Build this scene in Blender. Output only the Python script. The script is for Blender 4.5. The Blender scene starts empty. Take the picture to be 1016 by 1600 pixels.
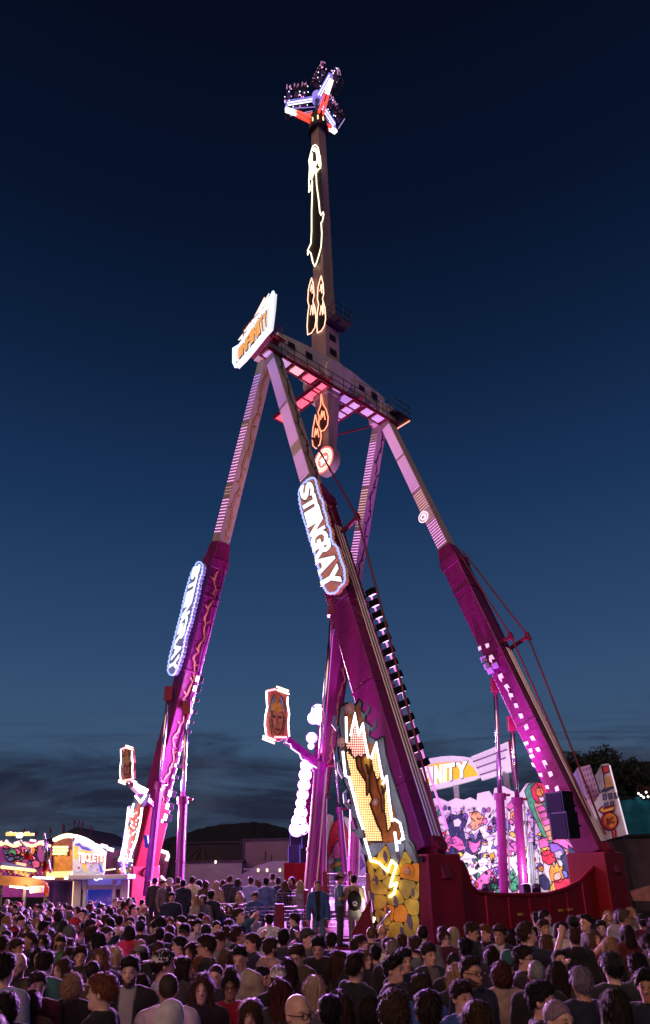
import bpy, bmesh, math, random
import numpy as np
from mathutils import Vector, Matrix, Quaternion
random.seed(7); np.random.seed(7)
scene = bpy.context.scene
R = math.radians

# ------------------------------------------------------------------ camera
F_PX, TH, ROLL, PX0, YH, CAMH = 1087.4, 0.3142, 0.0234, 500.1, 1365.0, 2.52     # in pixels of the 1016 x 1600 photograph
cr, sr = math.cos(ROLL), math.sin(ROLL)
Fw = Vector((0, math.cos(TH), math.sin(TH))); Up = Vector((0, -math.sin(TH), math.cos(TH))); Rt = Vector((1, 0, 0))
R2 = Rt * cr - Up * sr; U2 = Rt * sr + Up * cr
cam_data = bpy.data.cameras.new('camera')
cam = bpy.data.objects.new('camera', cam_data)
scene.collection.objects.link(cam)
cam.matrix_world = Matrix(((R2.x, U2.x, -Fw.x, 0), (R2.y, U2.y, -Fw.y, 0), (R2.z, U2.z, -Fw.z, CAMH), (0, 0, 0, 1)))
cam_data.sensor_fit = 'HORIZONTAL'; cam_data.sensor_width = 36
cam_data.lens = 36 * F_PX / 1016
vp = F_PX * math.tan(TH)
cam_data.shift_x = (508 - (PX0 - sr * vp)) / 1016
cam_data.shift_y = ((YH - cr * vp) - 800) / 1016
cam_data.clip_start = 0.1; cam_data.clip_end = 6000
scene.camera = cam

# ------------------------------------------------------------------ sky
world = bpy.data.worlds.new('World'); scene.world = world; world.use_nodes = True
nt = world.node_tree; nt.nodes.clear()
def N(t, **k):
    n = nt.nodes.new(t)
    for a, v in k.items(): setattr(n, a, v)
    return n
def L(a, b): nt.links.new(a, b)
SUN_EL, SUN_ROT = R(3.0), R(160)
sky = N('ShaderNodeTexSky', sky_type='NISHITA', sun_disc=False)
sky.sun_elevation = SUN_EL; sky.sun_rotation = SUN_ROT; sky.altitude = 200; sky.ozone_density = 3.0; sky.dust_density = 0.6
tc = N('ShaderNodeTexCoord'); sep = N('ShaderNodeSeparateXYZ'); L(tc.outputs['Generated'], sep.inputs[0])
ramp = N('ShaderNodeValToRGB'); L(sep.outputs['Z'], ramp.inputs[0])
cols = [(0.0, (.050, .078, .125)), (.12, (.046, .092, .165)), (.235, (.036, .079, .166)), (.31, (.0255, .062, .148)), (.49, (.0094, .032, .096)), (.65, (.0038, .0140, .045)), (.75, (.0023, .0068, .0245)), (.86, (.0016, .0036, .0140)), (1.0, (.0012, .0025, .011))]
e = ramp.color_ramp.elements
while len(e) > 1: e.remove(e[-1])
e[0].position = cols[0][0]; e[0].color = (*cols[0][1], 1)
for p, c in cols[1:]:
    q = e.new(p); q.color = (*c, 1)
# dusk cloud banks low over the horizon, all the way round
mp = N('ShaderNodeMapping'); mp.inputs['Scale'].default_value = (1.6, 1.6, 9.0); L(tc.outputs['Generated'], mp.inputs[0])
n1 = N('ShaderNodeTexNoise'); n1.inputs['Scale'].default_value = 2.1; n1.inputs['Detail'].default_value = 7; n1.inputs['Roughness'].default_value = .64; n1.inputs['Distortion'].default_value = 1.0
L(mp.outputs[0], n1.inputs[0])
mp2 = N('ShaderNodeMapping'); mp2.inputs['Scale'].default_value = (1.2, 1.2, 2.2); L(tc.outputs['Generated'], mp2.inputs[0])
n2 = N('ShaderNodeTexNoise'); n2.inputs['Scale'].default_value = 3.4; n2.inputs['Detail'].default_value = 8; L(mp2.outputs[0], n2.inputs[0])
def M(op, a, b=None, c=None):
    n = N('ShaderNodeMath', operation=op)
    for i, v in enumerate((a, b, c)):
        if v is None: continue
        if isinstance(v, (int, float)): n.inputs[i].default_value = v
        else: L(v, n.inputs[i])
    return n.outputs[0]
def MR(v, a, b, c, d):
    n = N('ShaderNodeMapRange', interpolation_type='SMOOTHSTEP'); L(v, n.inputs[0])
    for i, x in enumerate((a, b, c, d)): n.inputs[i + 1].default_value = x
    return n.outputs[0]
low = MR(sep.outputs['Z'], .10, .27, 1.0, 0.0)
bank = M('ADD', M('MULTIPLY', low, .80), M('MULTIPLY', M('SUBTRACT', n1.outputs[0], .5), 1.9))
bank = MR(bank, .22, .98, 0.0, .96)
bank = M('MULTIPLY', bank, MR(sep.outputs['Z'], .20, .40, 1.0, 0.0))
wisp = MR(n2.outputs[0], .46, .78, 0.0, .34)
mix1 = N('ShaderNodeMix', data_type='RGBA'); L(bank, mix1.inputs[0]); L(ramp.outputs[0], mix1.inputs[6]); mix1.inputs[7].default_value = (.0140, .0165, .0385, 1)
mix2 = N('ShaderNodeMix', data_type='RGBA'); L(M('MULTIPLY', wisp, low), mix2.inputs[0]); L(mix1.outputs[2], mix2.inputs[6]); mix2.inputs[7].default_value = (.10, .13, .19, 1)
# a share of the physical sky on top of the dusk gradient
add = N('ShaderNodeMix', data_type='RGBA', blend_type='ADD'); add.inputs[0].default_value = .0006
L(mix2.outputs[2], add.inputs[6]); L(sky.outputs[0], add.inputs[7])
bg = N('ShaderNodeBackground'); bg.inputs['Strength'].default_value = 1.0; L(add.outputs[2], bg.inputs[0])
out = N('ShaderNodeOutputWorld'); L(bg.outputs[0], out.inputs[0])

# wide warm fill from behind, standing in for unseen fair lights on faces
sd = bpy.data.lights.new('face_fill', 'SUN'); sd.energy = 1.0; sd.angle = R(45); sd.color = (1.0, .52, .37)
face_fill = bpy.data.objects.new('face_fill', sd); scene.collection.objects.link(face_fill)
face_fill.rotation_euler = (R(58), 0, R(-25))

scene.view_settings.view_transform = 'Standard'; scene.view_settings.look = 'None'
scene.view_settings.exposure = 0.0; scene.view_settings.gamma = 1.0; scene.view_settings.use_curve_mapping = False
scene.render.engine = 'CYCLES'
cy = scene.cycles
cy.use_denoising = True; cy.max_bounces = 5; cy.diffuse_bounces = 2; cy.glossy_bounces = 2; cy.transmission_bounces = 3; cy.transparent_max_bounces = 6
cy.sample_clamp_indirect = 2.0; cy.caustics_reflective = False; cy.caustics_refractive = False
cy.use_light_tree = True

# ------------------------------------------------------------------ photograph geometry
def ray(px, py):
    du, dv = px - PX0, YH - py
    u = cr * du + sr * dv; v = -sr * du + cr * dv - vp
    return Rt * (u / F_PX) + Up * (v / F_PX) + Fw
CAM = Vector((0, 0, CAMH))
def at(px, py, Y):                      # the point of that sight line at distance Y ahead
    d = ray(px, py); return CAM + d * (Y / d.y)
def atz(px, py, z):
    d = ray(px, py); return CAM + d * ((z - CAMH) / d.z)
def onp(px, py, o, n):                  # sight line meets plane
    d = ray(px, py); return CAM + d * ((Vector(o) - CAM).dot(n) / d.dot(n))
def proj(P):
    q = Vector(P) - CAM; dep = q.dot(Fw)
    u = F_PX * q.dot(Rt) / dep; v = F_PX * q.dot(Up) / dep + vp
    return PX0 + cr * u - sr * v, YH - (sr * u + cr * v)

# ------------------------------------------------------------------ mesh helpers
COL = scene.collection
def link(o, parent=None):
    COL.objects.link(o)
    if parent is not None: o.parent = parent
    return o
def tag(o, label=None, cat=None, group=None, kind=None):
    if label: o['label'] = label
    if cat: o['category'] = cat
    if group: o['group'] = group
    if kind: o['kind'] = kind
    return o
def empty(name, loc=(0, 0, 0), rz=0.0, label=None, cat=None, group=None):
    o = bpy.data.objects.new(name, None); o.empty_display_size = .2
    link(o); o.location = loc; o.rotation_euler = (0, 0, rz)
    return tag(o, label, cat, group)
class MB:
    """collects faces in world (or local) coordinates; build() links them as one mesh object"""
    def __init__(s): s.v = []; s.f = []; s.mi = []; s.cur = 0
    def add(s, vs, fs):
        b = len(s.v); s.v += [tuple(x) for x in vs]
        for f in fs: s.f.append([b + i for i in f]); s.mi.append(s.cur)
    def box(s, c, hx, hy, hz, ax=None):
        ax = ax or (Vector((1, 0, 0)), Vector((0, 1, 0)), Vector((0, 0, 1)))
        c = Vector(c); vs = []
        for k in (-1, 1):
            for j in (-1, 1):
                for i in (-1, 1): vs.append(c + ax[0] * (hx * i) + ax[1] * (hy * j) + ax[2] * (hz * k))
        s.add(vs, [(0, 2, 3, 1), (4, 5, 7, 6), (0, 1, 5, 4), (2, 6, 7, 3), (0, 4, 6, 2), (1, 3, 7, 5)])
    def bar(s, p0, p1, w, h, nrm=None, w1=None, h1=None):
        """square bar p0 -> p1; w across, h along nrm"""
        p0 = Vector(p0); p1 = Vector(p1); d = (p1 - p0).normalized()
        n = Vector(nrm) if nrm is not None else (Vector((0, 0, 1)) if abs(d.z) < .9 else Vector((0, 1, 0)))
        n = (n - d * n.dot(d)).normalized(); m = d.cross(n)
        w1 = w if w1 is None else w1; h1 = h if h1 is None else h1
        vs = []
        for p, a, b in ((p0, w, h), (p1, w1, h1)):
            for i, j in ((-1, -1), (1, -1), (1, 1), (-1, 1)): vs.append(p + m * (a / 2 * i) + n * (b / 2 * j))
        s.add(vs, [(3, 2, 1, 0), (4, 5, 6, 7), (0, 1, 5, 4), (1, 2, 6, 5), (2, 3, 7, 6), (3, 0, 4, 7)])
    def tube(s, pts, r, n=8, closed=False, r1=None):
        pts = [Vector(p) for p in pts]; m = len(pts)
        if m < 2: return
        rings = []; prev = None
        for i, p in enumerate(pts):
            if closed: d = pts[(i + 1) % m] - pts[i - 1]
            else: d = pts[min(i + 1, m - 1)] - pts[max(i - 1, 0)]
            d = d.normalized() if d.length > 1e-9 else Vector((0, 0, 1))
            if prev is None: x = d.orthogonal().normalized()
            else:
                x = prev - d * prev.dot(d); x = x.normalized() if x.length > 1e-6 else d.orthogonal().normalized()
            prev = x; y = d.cross(x)
            rr = r if r1 is None else r + (r1 - r) * i / (m - 1)
            rings.append([p + x * (math.cos(2 * math.pi * k / n) * rr) + y * (math.sin(2 * math.pi * k / n) * rr) for k in range(n)])
        vs = [q for g in rings for q in g]; fs = []
        for i in range(m if closed else m - 1):
            a = i * n; b = ((i + 1) % m) * n
            for k in range(n): fs.append((a + k, a + (k + 1) % n, b + (k + 1) % n, b + k))
        if not closed: fs += [tuple(reversed(range(n))), tuple((m - 1) * n + k for k in range(n))]
        s.add(vs, fs)
    def plate(s, poly, nrm, th):
        """flat outline with thickness th, front face at the outline on the nrm side"""
        poly = [Vector(p) for p in poly]; n = Vector(nrm).normalized()
        ar = Vector((0, 0, 0))
        for i in range(len(poly)): ar += poly[i - 1].cross(poly[i])
        if ar.dot(n) < 0: poly.reverse()
        k = len(poly); back = [p - n * th for p in poly]
        from mathutils.geometry import tessellate_polygon
        tr = tessellate_polygon([poly])
        fs = []
        for t in tr:
            a, b, c = [poly[i] for i in t]
            if (b - a).cross(c - a).dot(n) < 0: t = (t[0], t[2], t[1])
            fs.append(tuple(t)); fs.append((t[0] + k, t[2] + k, t[1] + k))
        for i in range(k): j = (i + 1) % k; fs.append((i, i + k, j + k, j))
        s.add(poly + back, fs)
    def dots(s, pts, n, r, dome=.5):
        """small lens shaped lamps on a surface with normal n"""
        n = Vector(n).normalized(); x = n.orthogonal().normalized(); y = n.cross(x)
        for p in pts:
            p = Vector(p); ring = [p + x * (math.cos(k * math.pi / 3) * r) + y * (math.sin(k * math.pi / 3) * r) for k in range(6)]
            s.add(ring + [p + n * (r * dome)], [(k, (k + 1) % 6, 6) for k in range(6)])
    def build(s, name, mats, parent=None, smooth=False, origin=None, bevel=0):
        me = bpy.data.meshes.new(name); vs = s.v
        if origin is not None: o_ = Vector(origin); vs = [tuple(Vector(v) - o_) for v in vs]
        me.from_pydata(vs, [], s.f)
        if not isinstance(mats, (list, tuple)): mats = [mats]
        for m in mats: me.materials.append(m)
        if len(mats) > 1: me.polygons.foreach_set('material_index', s.mi)
        if smooth: me.polygons.foreach_set('use_smooth', [True] * len(me.polygons))
        me.update()
        o = bpy.data.objects.new(name, me); link(o, parent)
        if origin is not None: o.location = origin
        if bevel:
            md = o.modifiers.new('bevel', 'BEVEL'); md.width = bevel; md.segments = 2; md.limit_method = 'ANGLE'
        return o
def part(root, name, mat, fn, smooth=False, bevel=0, label=None, kind=None):
    """a part of a thing; its vertices are given in world coordinates, stored relative to the thing's base"""
    m = MB(); fn(m)
    inv = root_inv(root)
    m.v = [tuple(inv @ Vector(v)) for v in m.v]
    o = m.build(name, mat, root, smooth, bevel=bevel)
    if label: o['label'] = label
    if kind: o['kind'] = kind
    return o
def root_inv(o):
    Mx = Matrix.Identity(4)
    while o is not None:
        Mx = (Matrix.Translation(o.location) @ o.rotation_euler.to_matrix().to_4x4()) @ Mx; o = o.parent
    return Mx.inverted()

# ------------------------------------------------------------------ materials
MATS = {}
def mat(name, col, rough=.6, metal=0.0, var=.18, scale=3.0, bump=.0, emit=None, es=1.0, spec=.4, streak=False, coat=0.0):
    if name in MATS: return MATS[name]
    m = bpy.data.materials.new(name); m.use_nodes = True; t = m.node_tree; b = t.nodes['Principled BSDF']
    b.inputs['Roughness'].default_value = rough; b.inputs['Metallic'].default_value = metal
    b.inputs['Specular IOR Level'].default_value = spec
    if coat: b.inputs['Coat Weight'].default_value = coat; b.inputs['Coat Roughness'].default_value = .15
    co = t.nodes.new('ShaderNodeTexCoord'); mpn = t.nodes.new('ShaderNodeMapping'); t.links.new(co.outputs['Object'], mpn.inputs[0])
    mpn.inputs['Scale'].default_value = (scale, scale, scale * (.15 if streak else 1))
    n = t.nodes.new('ShaderNodeTexNoise'); n.inputs['Scale'].default_value = 1; n.inputs['Detail'].default_value = 6; n.inputs['Roughness'].default_value = .62
    t.links.new(mpn.outputs[0], n.inputs[0])
    rp = t.nodes.new('ShaderNodeValToRGB'); t.links.new(n.outputs[0], rp.inputs[0])
    rp.color_ramp.elements[0].position = .32; rp.color_ramp.elements[1].position = .68
    rp.color_ramp.elements[0].color = (*[c * (1 - var) for c in col], 1); rp.color_ramp.elements[1].color = (*[min(1, c * (1 + var)) for c in col], 1)
    t.links.new(rp.outputs[0], b.inputs['Base Color'])
    rr = t.nodes.new('ShaderNodeMapRange'); t.links.new(n.outputs[0], rr.inputs[0])
    rr.inputs[3].default_value = max(0, rough - .12); rr.inputs[4].default_value = min(1, rough + .12); t.links.new(rr.outputs[0], b.inputs['Roughness'])
    if bump:
        bp = t.nodes.new('ShaderNodeBump'); bp.inputs['Strength'].default_value = bump; bp.inputs['Distance'].default_value = .02
        n3 = t.nodes.new('ShaderNodeTexNoise'); n3.inputs['Scale'].default_value = scale * 6; n3.inputs['Detail'].default_value = 4; t.links.new(co.outputs['Object'], n3.inputs[0])
        t.links.new(n3.outputs[0], bp.inputs['Height']); t.links.new(bp.outputs[0], b.inputs['Normal'])
    if emit:
        b.inputs['Emission Color'].default_value = (*emit, 1); b.inputs['Emission Strength'].default_value = es
        m.cycles.emission_sampling = 'AUTO' if name in ('neon_white', 'bulb_warm', 'bulb_gold', 'bulb_white', 'tube_warm', 'strip_cream', 'lamp_pink_white') else 'NONE'
    MATS[name] = m; return m
def glow(name, col, es, sample=False):
    m = mat(name, (.6, .6, .6), .4, var=.05, emit=col, es=es)
    if sample: m.cycles.emission_sampling = 'AUTO'
    return m
def lamp(name, kind, loc, energy, col, size=.2, target=None, spot=None, blend=.5, parent=None):
    d = bpy.data.lights.new(name, kind); d.energy = energy; d.color = col
    d.shadow_soft_size = size
    if kind == 'SPOT': d.spot_size = R(spot or 60); d.spot_blend = blend
    o = bpy.data.objects.new(name, d); link(o)
    o.location = loc
    if target is not None: o.rotation_euler = (Vector(target) - Vector(loc)).to_track_quat('-Z', 'Y').to_euler()
    if parent is not None:
        o.parent = parent; o.matrix_parent_inverse = root_inv(parent)
    return o
def text_mesh(txt, size=1.0, bold=.0, extrude=.02, shear=0.0, spacing=1.0):
    c = bpy.data.curves.new('txt', 'FONT'); c.body = txt; c.size = size; c.extrude = extrude; c.offset = bold; c.shear = shear; c.space_character = spacing
    c.align_x = 'CENTER'; c.align_y = 'CENTER'; c.resolution_u = 3
    o = bpy.data.objects.new('txt', c); COL.objects.link(o)
    dg = bpy.context.evaluated_depsgraph_get(); me = bpy.data.meshes.new_from_object(o.evaluated_get(dg))
    bpy.data.objects.remove(o); bpy.data.curves.remove(c)
    vs = np.empty(len(me.vertices) * 3); me.vertices.foreach_get('co', vs); vs = vs.reshape(-1, 3)
    fs = [tuple(p.vertices) for p in me.polygons]
    bpy.data.meshes.remove(me)
    return vs, fs
def put_text(m, txt, quad, bold=.0, th=.03, shear=0.0, nrm=None, letters=False):
    """text mapped onto a world quad (bl, br, tr, tl); depth th along nrm"""
    vs, fs = text_mesh(txt, 1, bold, .5, shear)
    lo = vs.min(0); hi = vs.max(0); bl, br, tr, tl = [Vector(q) for q in quad]
    n = nrm if nrm is not None else (br - bl).cross(tl - bl).normalized()
    n = Vector(n)
    o = []
    for x, y, z in vs:
        s = (x - lo[0]) / (hi[0] - lo[0]); t = (y - lo[1]) / (hi[1] - lo[1])
        o.append((bl * (1 - s) + br * s) * (1 - t) + (tl * (1 - s) + tr * s) * t + n * (z * th + th * .5))
    m.add(o, fs)
# ------------------------------------------------------------------ ground
def grid_ground():
    m = MB()
    m.add([(-900, -60, 0), (900, -60, 0), (900, 1800, 0), (-900, 1800, 0)], [(0, 1, 2, 3)])
    o = m.build('ground', mat('asphalt_ground', (.045, .043, .045), .95, var=.35, scale=.6, bump=.3, spec=.05)); tag(o, kind='structure'); return o
grid_ground()

# ------------------------------------------------------------------ ride geometry
PHI = 0.7395; AX = Vector((math.cos(PHI), math.sin(PHI), 0)); BX = Vector((math.sin(PHI), -math.cos(PHI), 0)); ZV = Vector((0, 0, 1))
CTR = Vector((1.454, 39.54, 0)); HL, HE, HS, HH, ZF = 5.195, 1.379, 10.798, 34.34, 3.12
P1 = CTR - AX * HL + ZV * HH; P2 = CTR + AX * HL + ZV * HH
FA = CTR - AX * (HL + HE) - BX * HS + ZV * ZF; FB = CTR - AX * (HL + HE) + BX * HS + ZV * ZF
FC = CTR + AX * (HL + HE) - BX * HS + ZV * ZF; FD = CTR + AX * (HL + HE) + BX * HS + ZV * ZF

m_leg = mat('leg_paint_crimson', (.21, .008, .105), .42, var=.42, scale=.9, spec=.5, streak=True, coat=.25)
m_legup = mat('leg_paint_cream', (.50, .40, .38), .5, var=.14, scale=.8, streak=True)
m_beam = mat('beam_paint_grey', (.62, .57, .56), .55, var=.18, scale=.8, streak=True)
m_red = mat('base_paint_red', (.24, .006, .012), .42, var=.22, scale=.7, spec=.5, streak=True)
m_redrail = mat('rail_paint_red', (.17, .008, .025), .45, var=.15)
m_dark = mat('dark_steel', (.030, .028, .033), .5, metal=.4, var=.3)
m_black = mat('black_plastic', (.010, .010, .012), .55, var=.3, spec=.15)
m_chrome = mat('piston_chrome', (.75, .73, .76), .18, metal=1.0, var=.05)
m_tube = mat('cylinder_paint_magenta', (.20, .012, .14), .35, var=.12, scale=1, coat=.3)
m_steel = mat('galvanised_steel', (.45, .45, .47), .42, metal=.8, var=.15)
m_gold = mat('gold_line_paint', (.62, .33, .10), .5, var=.25, scale=4)
m_vblack = mat('black_line_paint', (.01, .01, .012), .6, var=.2)
g_pink = glow('led_pink', (.90, .36, .95), 2.0)
g_viol = glow('led_violet', (.62, .26, 1.0), 1.5)
g_peach = glow('led_peach', (1.0, .55, .45), 1.3)
g_red = glow('led_red', (1.0, .05, .07), 1.6)
g_white = glow('neon_white', (1.0, .95, .97), 3.2)
g_warm = glow('neon_warm_white', (1.0, .80, .52), 2.6)
g_bulb = glow('bulb_warm', (1.0, .58, .20), 1.5)
g_bulbw = glow('bulb_white', (.95, .95, 1.0), 3.0)
g_orange = glow('neon_orange', (1.0, .30, .13), 1.7)
g_bluew = glow('neon_blue_white', (.62, .66, 1.0), 1.8)
g_flood = glow('flood_lens', (.93, .84, 1.0), 14.0)
g_mag = glow('magenta_strip', (1.0, .22, .85), 1.5)

tower = empty('ride_tower', (CTR.x, CTR.y, 0), 0, 'towering four legged crimson and cream ride frame carrying the swinging arm', 'ride frame')
def leg_axes(foot, top):
    w = (top - foot).normalized(); n1 = (-AX - w * (-AX).dot(w)).normalized(); n2 = w.cross(n1)
    if n2.dot(BX) < 0: n2 = -n2
    return w, n1, n2
LEGS = {}
def squiggle(m, p0, p1, n, side, wid, seed, amp=.16, th=.012):
    """a thorny painted vine: ribbon with barbs lying on a leg face"""
    rnd = random.Random(seed); d = p1 - p0; ln = d.length; d = d.normalized(); k = int(ln / .22); pts = []
    for i in range(k + 1):
        x = amp * (math.sin(i * .55 + seed) * .55 + math.sin(i * 1.7 + seed * 2) * .25 + rnd.uniform(-.3, .3)) * 1.2
        pts.append(p0 + d * (ln * i / k) + side * x + n * th)
    for i in range(k):
        w0 = wid * (.6 + .5 * math.sin(i * .8) ** 2); q = side * w0
        m.add([pts[i] - q, pts[i] + q, pts[i + 1] + q, pts[i + 1] - q], [(0, 1, 2, 3)])
        if i % 4 == 0:
            s = 1 if rnd.random() < .5 else -1; c = pts[i]
            m.add([c + side * s * wid, c + side * s * (wid + .26) + d * rnd.uniform(.1, .3), c + side * s * wid + d * .16], [(0, 1, 2)])
for nm, foot, top in (('A', FA, P1), ('B', FB, P1), ('C', FC, P2), ('D', FD, P2)):
    w, n1, n2 = leg_axes(foot, top); ln = (top - foot).length; J = foot + w * (ln * .57)
    LEGS[nm] = (foot, top, w, n1, n2, ln, J)
    lab = {'A': 'left front leg behind the ticket booth', 'B': 'near centre leg with the comic explosion board at its foot', 'C': 'rear leg beside the floodlight column', 'D': 'right leg with white shapes on its lower half'}[nm]
    lw = {'A': 1.16, 'B': 1.36, 'C': 1.12, 'D': 1.26}[nm]; uw = .84
    root = part(tower, 'leg', m_leg, lambda m: m.bar(foot, J, lw, lw * .96, n1, lw * .98, lw * .94), bevel=.05, label=lab)
    part(root, 'leg_collar', m_leg, lambda m: (m.bar(J - w * .5, J + w * .12, lw + .07, lw + .05, n1), m.bar(J + w * .12, J + w * 1.2, lw * .98, lw * .94, n1, uw + .06, uw + .04)), bevel=.03)
    part(root, 'upper_section', m_legup, lambda m: m.bar(J + w * 1.0, top - w * .2, uw, uw * .96, n1, uw * .9, uw * .88), bevel=.03)
    part(root, 'weld_seam', m_leg, lambda m: [m.bar(foot + w * (ln * t), foot + w * (ln * t + .035), lw + .016, lw * .96 + .016, n1) for t in [.03 + .035 * i for i in range(15)]])['kind'] = 'stuff'
    part(root, 'bolt', m_dark, lambda m: m.dots([foot + w * (ln * t + dz) + n1 * (lw * .48 + .04) + n2 * (lw * .42 * s_) for t in (.08, .22, .36, .50) for dz in (-.16, .16) for s_ in (-1, -.5, 0, .5, 1)], n1, .035, .6))['kind'] = 'stuff'
    part(root, 'cable', m_vblack, lambda m: m.tube([foot + w * (ln * (.02 + .55 * i / 30)) + n2 * (lw * .5 + .03) + n1 * (-.35 + .05 * math.sin(i * 1.3)) for i in range(31)], .025, 5))
    # pads and flanges along the lower section
    for t in (.08, .22, .36, .50):
        p = foot + w * (ln * t); part(root, 'flange', m_leg, lambda m: m.bar(p - w * .05, p + w * .05, lw + .06, lw + .03, n1))
    part(root, 'foot_hinge', m_redrail, lambda m: (m.bar(foot - w * 1.2, foot + w * .4, lw + .3, .5, n1), m.tube([foot - n2 * 1.0, foot + n2 * 1.0], .28, 14)), bevel=.03)
    # lit lamp grid on the face turned to the left
    def grid(m, bands, cols=7):
        U0 = J + w * 1.4; ul = (top - w * 1.2 - U0).length; st = .205; i = 0; y = 0
        while y < ul:
            t = y / ul
            if any(a <= t <= b_ for a, b_ in bands):
                wd = uw * (1 - .1 * t); p = U0 + w * y + n1 * (uw * (.48 - .04 * t) + .012)
                m.dots([p + n2 * ((k - (cols - 1) / 2) * wd * .92 / cols) for k in range(cols)], n1, .038)
            y += st
    pal = {'A': [((.02, .22), g_pink), ((.30, .62), g_pink), ((.66, .93), g_viol)], 'B': [((.02, .20), g_pink), ((.28, .55), g_pink), ((.58, .95), g_viol)],
           'C': [((.02, .35), g_pink), ((.42, .60), g_peach), ((.62, .9), g_pink)], 'D': [((.0, .16), g_pink), ((.26, .40), g_peach), ((.42, .68), g_pink), ((.70, .97), g_pink)]}[nm]
    gaps = []; last = 0.0
    for bd, gm in pal:
        if bd[0] - last > .03: gaps.append((last + .01, bd[0] - .01))
        last = bd[1]
    if last < .93: gaps.append((last + .01, .96))
    for bd in gaps:  # dim glowing dots added to lift the unlit gaps
        part(root, 'glow_grid', glow('gap_fill_tan', (.62, .36, .30), .75), lambda m: grid(m, [bd]))['kind'] = 'stuff'
    for bd, gm in pal:
        o = part(root, 'glow_grid', gm, lambda m: grid(m, [bd])); o['kind'] = 'stuff'
    U0 = J + w * 1.4; U1 = top - w * 1.0
    off = uw / 2 + .02
    if nm in 'ACB':
        part(root, 'painted_vine', m_vblack if nm != 'A' else m_gold, lambda m: squiggle(m, U0, U1, n2, n1, .05, ord(nm), .14, off))
    if nm == 'A':
        part(root, 'vine_shade', m_vblack, lambda m: squiggle(m, U0, U1, n2, n1, .075, ord(nm), .14, off - .012))
    if nm in 'AC':
        part(root, 'painted_vine', m_gold, lambda m: squiggle(m, foot + w * 1.6, J - w * .6, n2, n1, .07, ord(nm) + 3, .2, lw / 2 + .015))
    if nm == 'B':
        part(root, 'painted_vine', m_gold, lambda m: squiggle(m, foot + w * 9, J - w * .8, n2, n1, .035, 41, .12, lw / 2 + .015))

# head of each frame, axle beam, walkways
for P in (P1, P2):
    part(tower, 'frame_head', m_beam, lambda m: m.bar(P - AX * .8 - ZV * .35, P + AX * .8 - ZV * .35, 1.3, 1.5, ZV), bevel=.05)
BZ = ZV * .35
beam = part(tower, 'axle_beam', m_beam, lambda m: (m.bar(P1 + AX * .2 + BZ, P1 + AX * 3.9 + BZ, 1.1, 1.2, ZV, 1.5, 1.8), m.bar(P1 + AX * 3.9 + BZ, P2 - AX * 3.9 + BZ, 1.5, 1.8, ZV), m.bar(P2 - AX * 3.9 + BZ, P2 - AX * .2 + BZ, 1.5, 1.8, ZV, 1.1, 1.2)), bevel=.05)
part(beam, 'hub_drum', m_beam, lambda m: m.tube([CTR + ZV * HH - BX * 1.5, CTR + ZV * HH + BX * .9], 1.15, 24), bevel=.04)
def hatches(m):
    for k, t in enumerate((1.2, 2.7, 7.6, 8.9)):
        p = P1 + AX * t + BX * .70 + BZ; m.bar(p - AX * .28, p + AX * .28, .5 if k % 2 else .35, .05, BX)
part(beam, 'inspection_hatch', m_dark, hatches)
# walkway along the camera side (BX is towards the camera-right; -AX side shows its underside)
def walkway(root, s0, s1, off, z, wid=.75):
    p0 = P1 + AX * s0 + BX * off + ZV * (z); p1 = P1 + AX * s1 + BX * off + ZV * z
    part(root, 'walkway_frame', m_redrail, lambda m: ([m.bar(p0 + BX * q, p1 + BX * q, .09, .22, ZV) for q in (-wid / 2, wid / 2)], [m.bar(p0 + (p1 - p0) * (i / 11) - BX * wid / 2, p0 + (p1 - p0) * (i / 11) + BX * wid / 2, .1, .2, ZV) for i in range(12)]))
    for i in range(11):
        c = p0 + (p1 - p0) * ((i + .5) / 11); gm = [g_viol, g_viol, g_peach, g_red, g_red, g_viol, g_viol, g_viol, g_viol, g_viol, g_viol][i]
        gm = {0: 'v', 1: 'v', 2: 'p', 3: 'r', 4: 'r'}.get(i, 'v')
        mt = {'v': glow('walkway_lamp_violet', (.42, .24, .62), .75), 'p': glow('walkway_lamp_peach', (1.0, .42, .42), .85), 'r': glow('walkway_lamp_red', (1.0, .05, .08), 1.2)}[gm]
        def pan(m, c=c):
            for q in range(4): m.bar(c - AX * .36 + BX * (-.27 + q * .18) - ZV * .02, c + AX * .36 + BX * (-.27 + q * .18) - ZV * .02, .13, .06, ZV)
        part(root, 'light_panel', mt, pan)
    def rail(m):
        for h in (.55, 1.05): m.tube([p0 + BX * wid / 2 + ZV * h, p1 + BX * wid / 2 + ZV * h], .025, 6)
        for i in range(12):
            q = p0 + (p1 - p0) * (i / 11) + BX * wid / 2; m.tube([q, q + ZV * 1.05], .025, 6)
    part(root, 'railing', m_dark, rail)
walk = part(tower, 'walkway', m_redrail, lambda m: m.bar(P1 - AX * 1.2 + BX * .5 - ZV * 1.0, P2 + AX * 1.0 + BX * .5 - ZV * 1.0, .3, .08, ZV))
walkway(walk, -.9, 11.0, .5, -1.15, .8)
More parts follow.
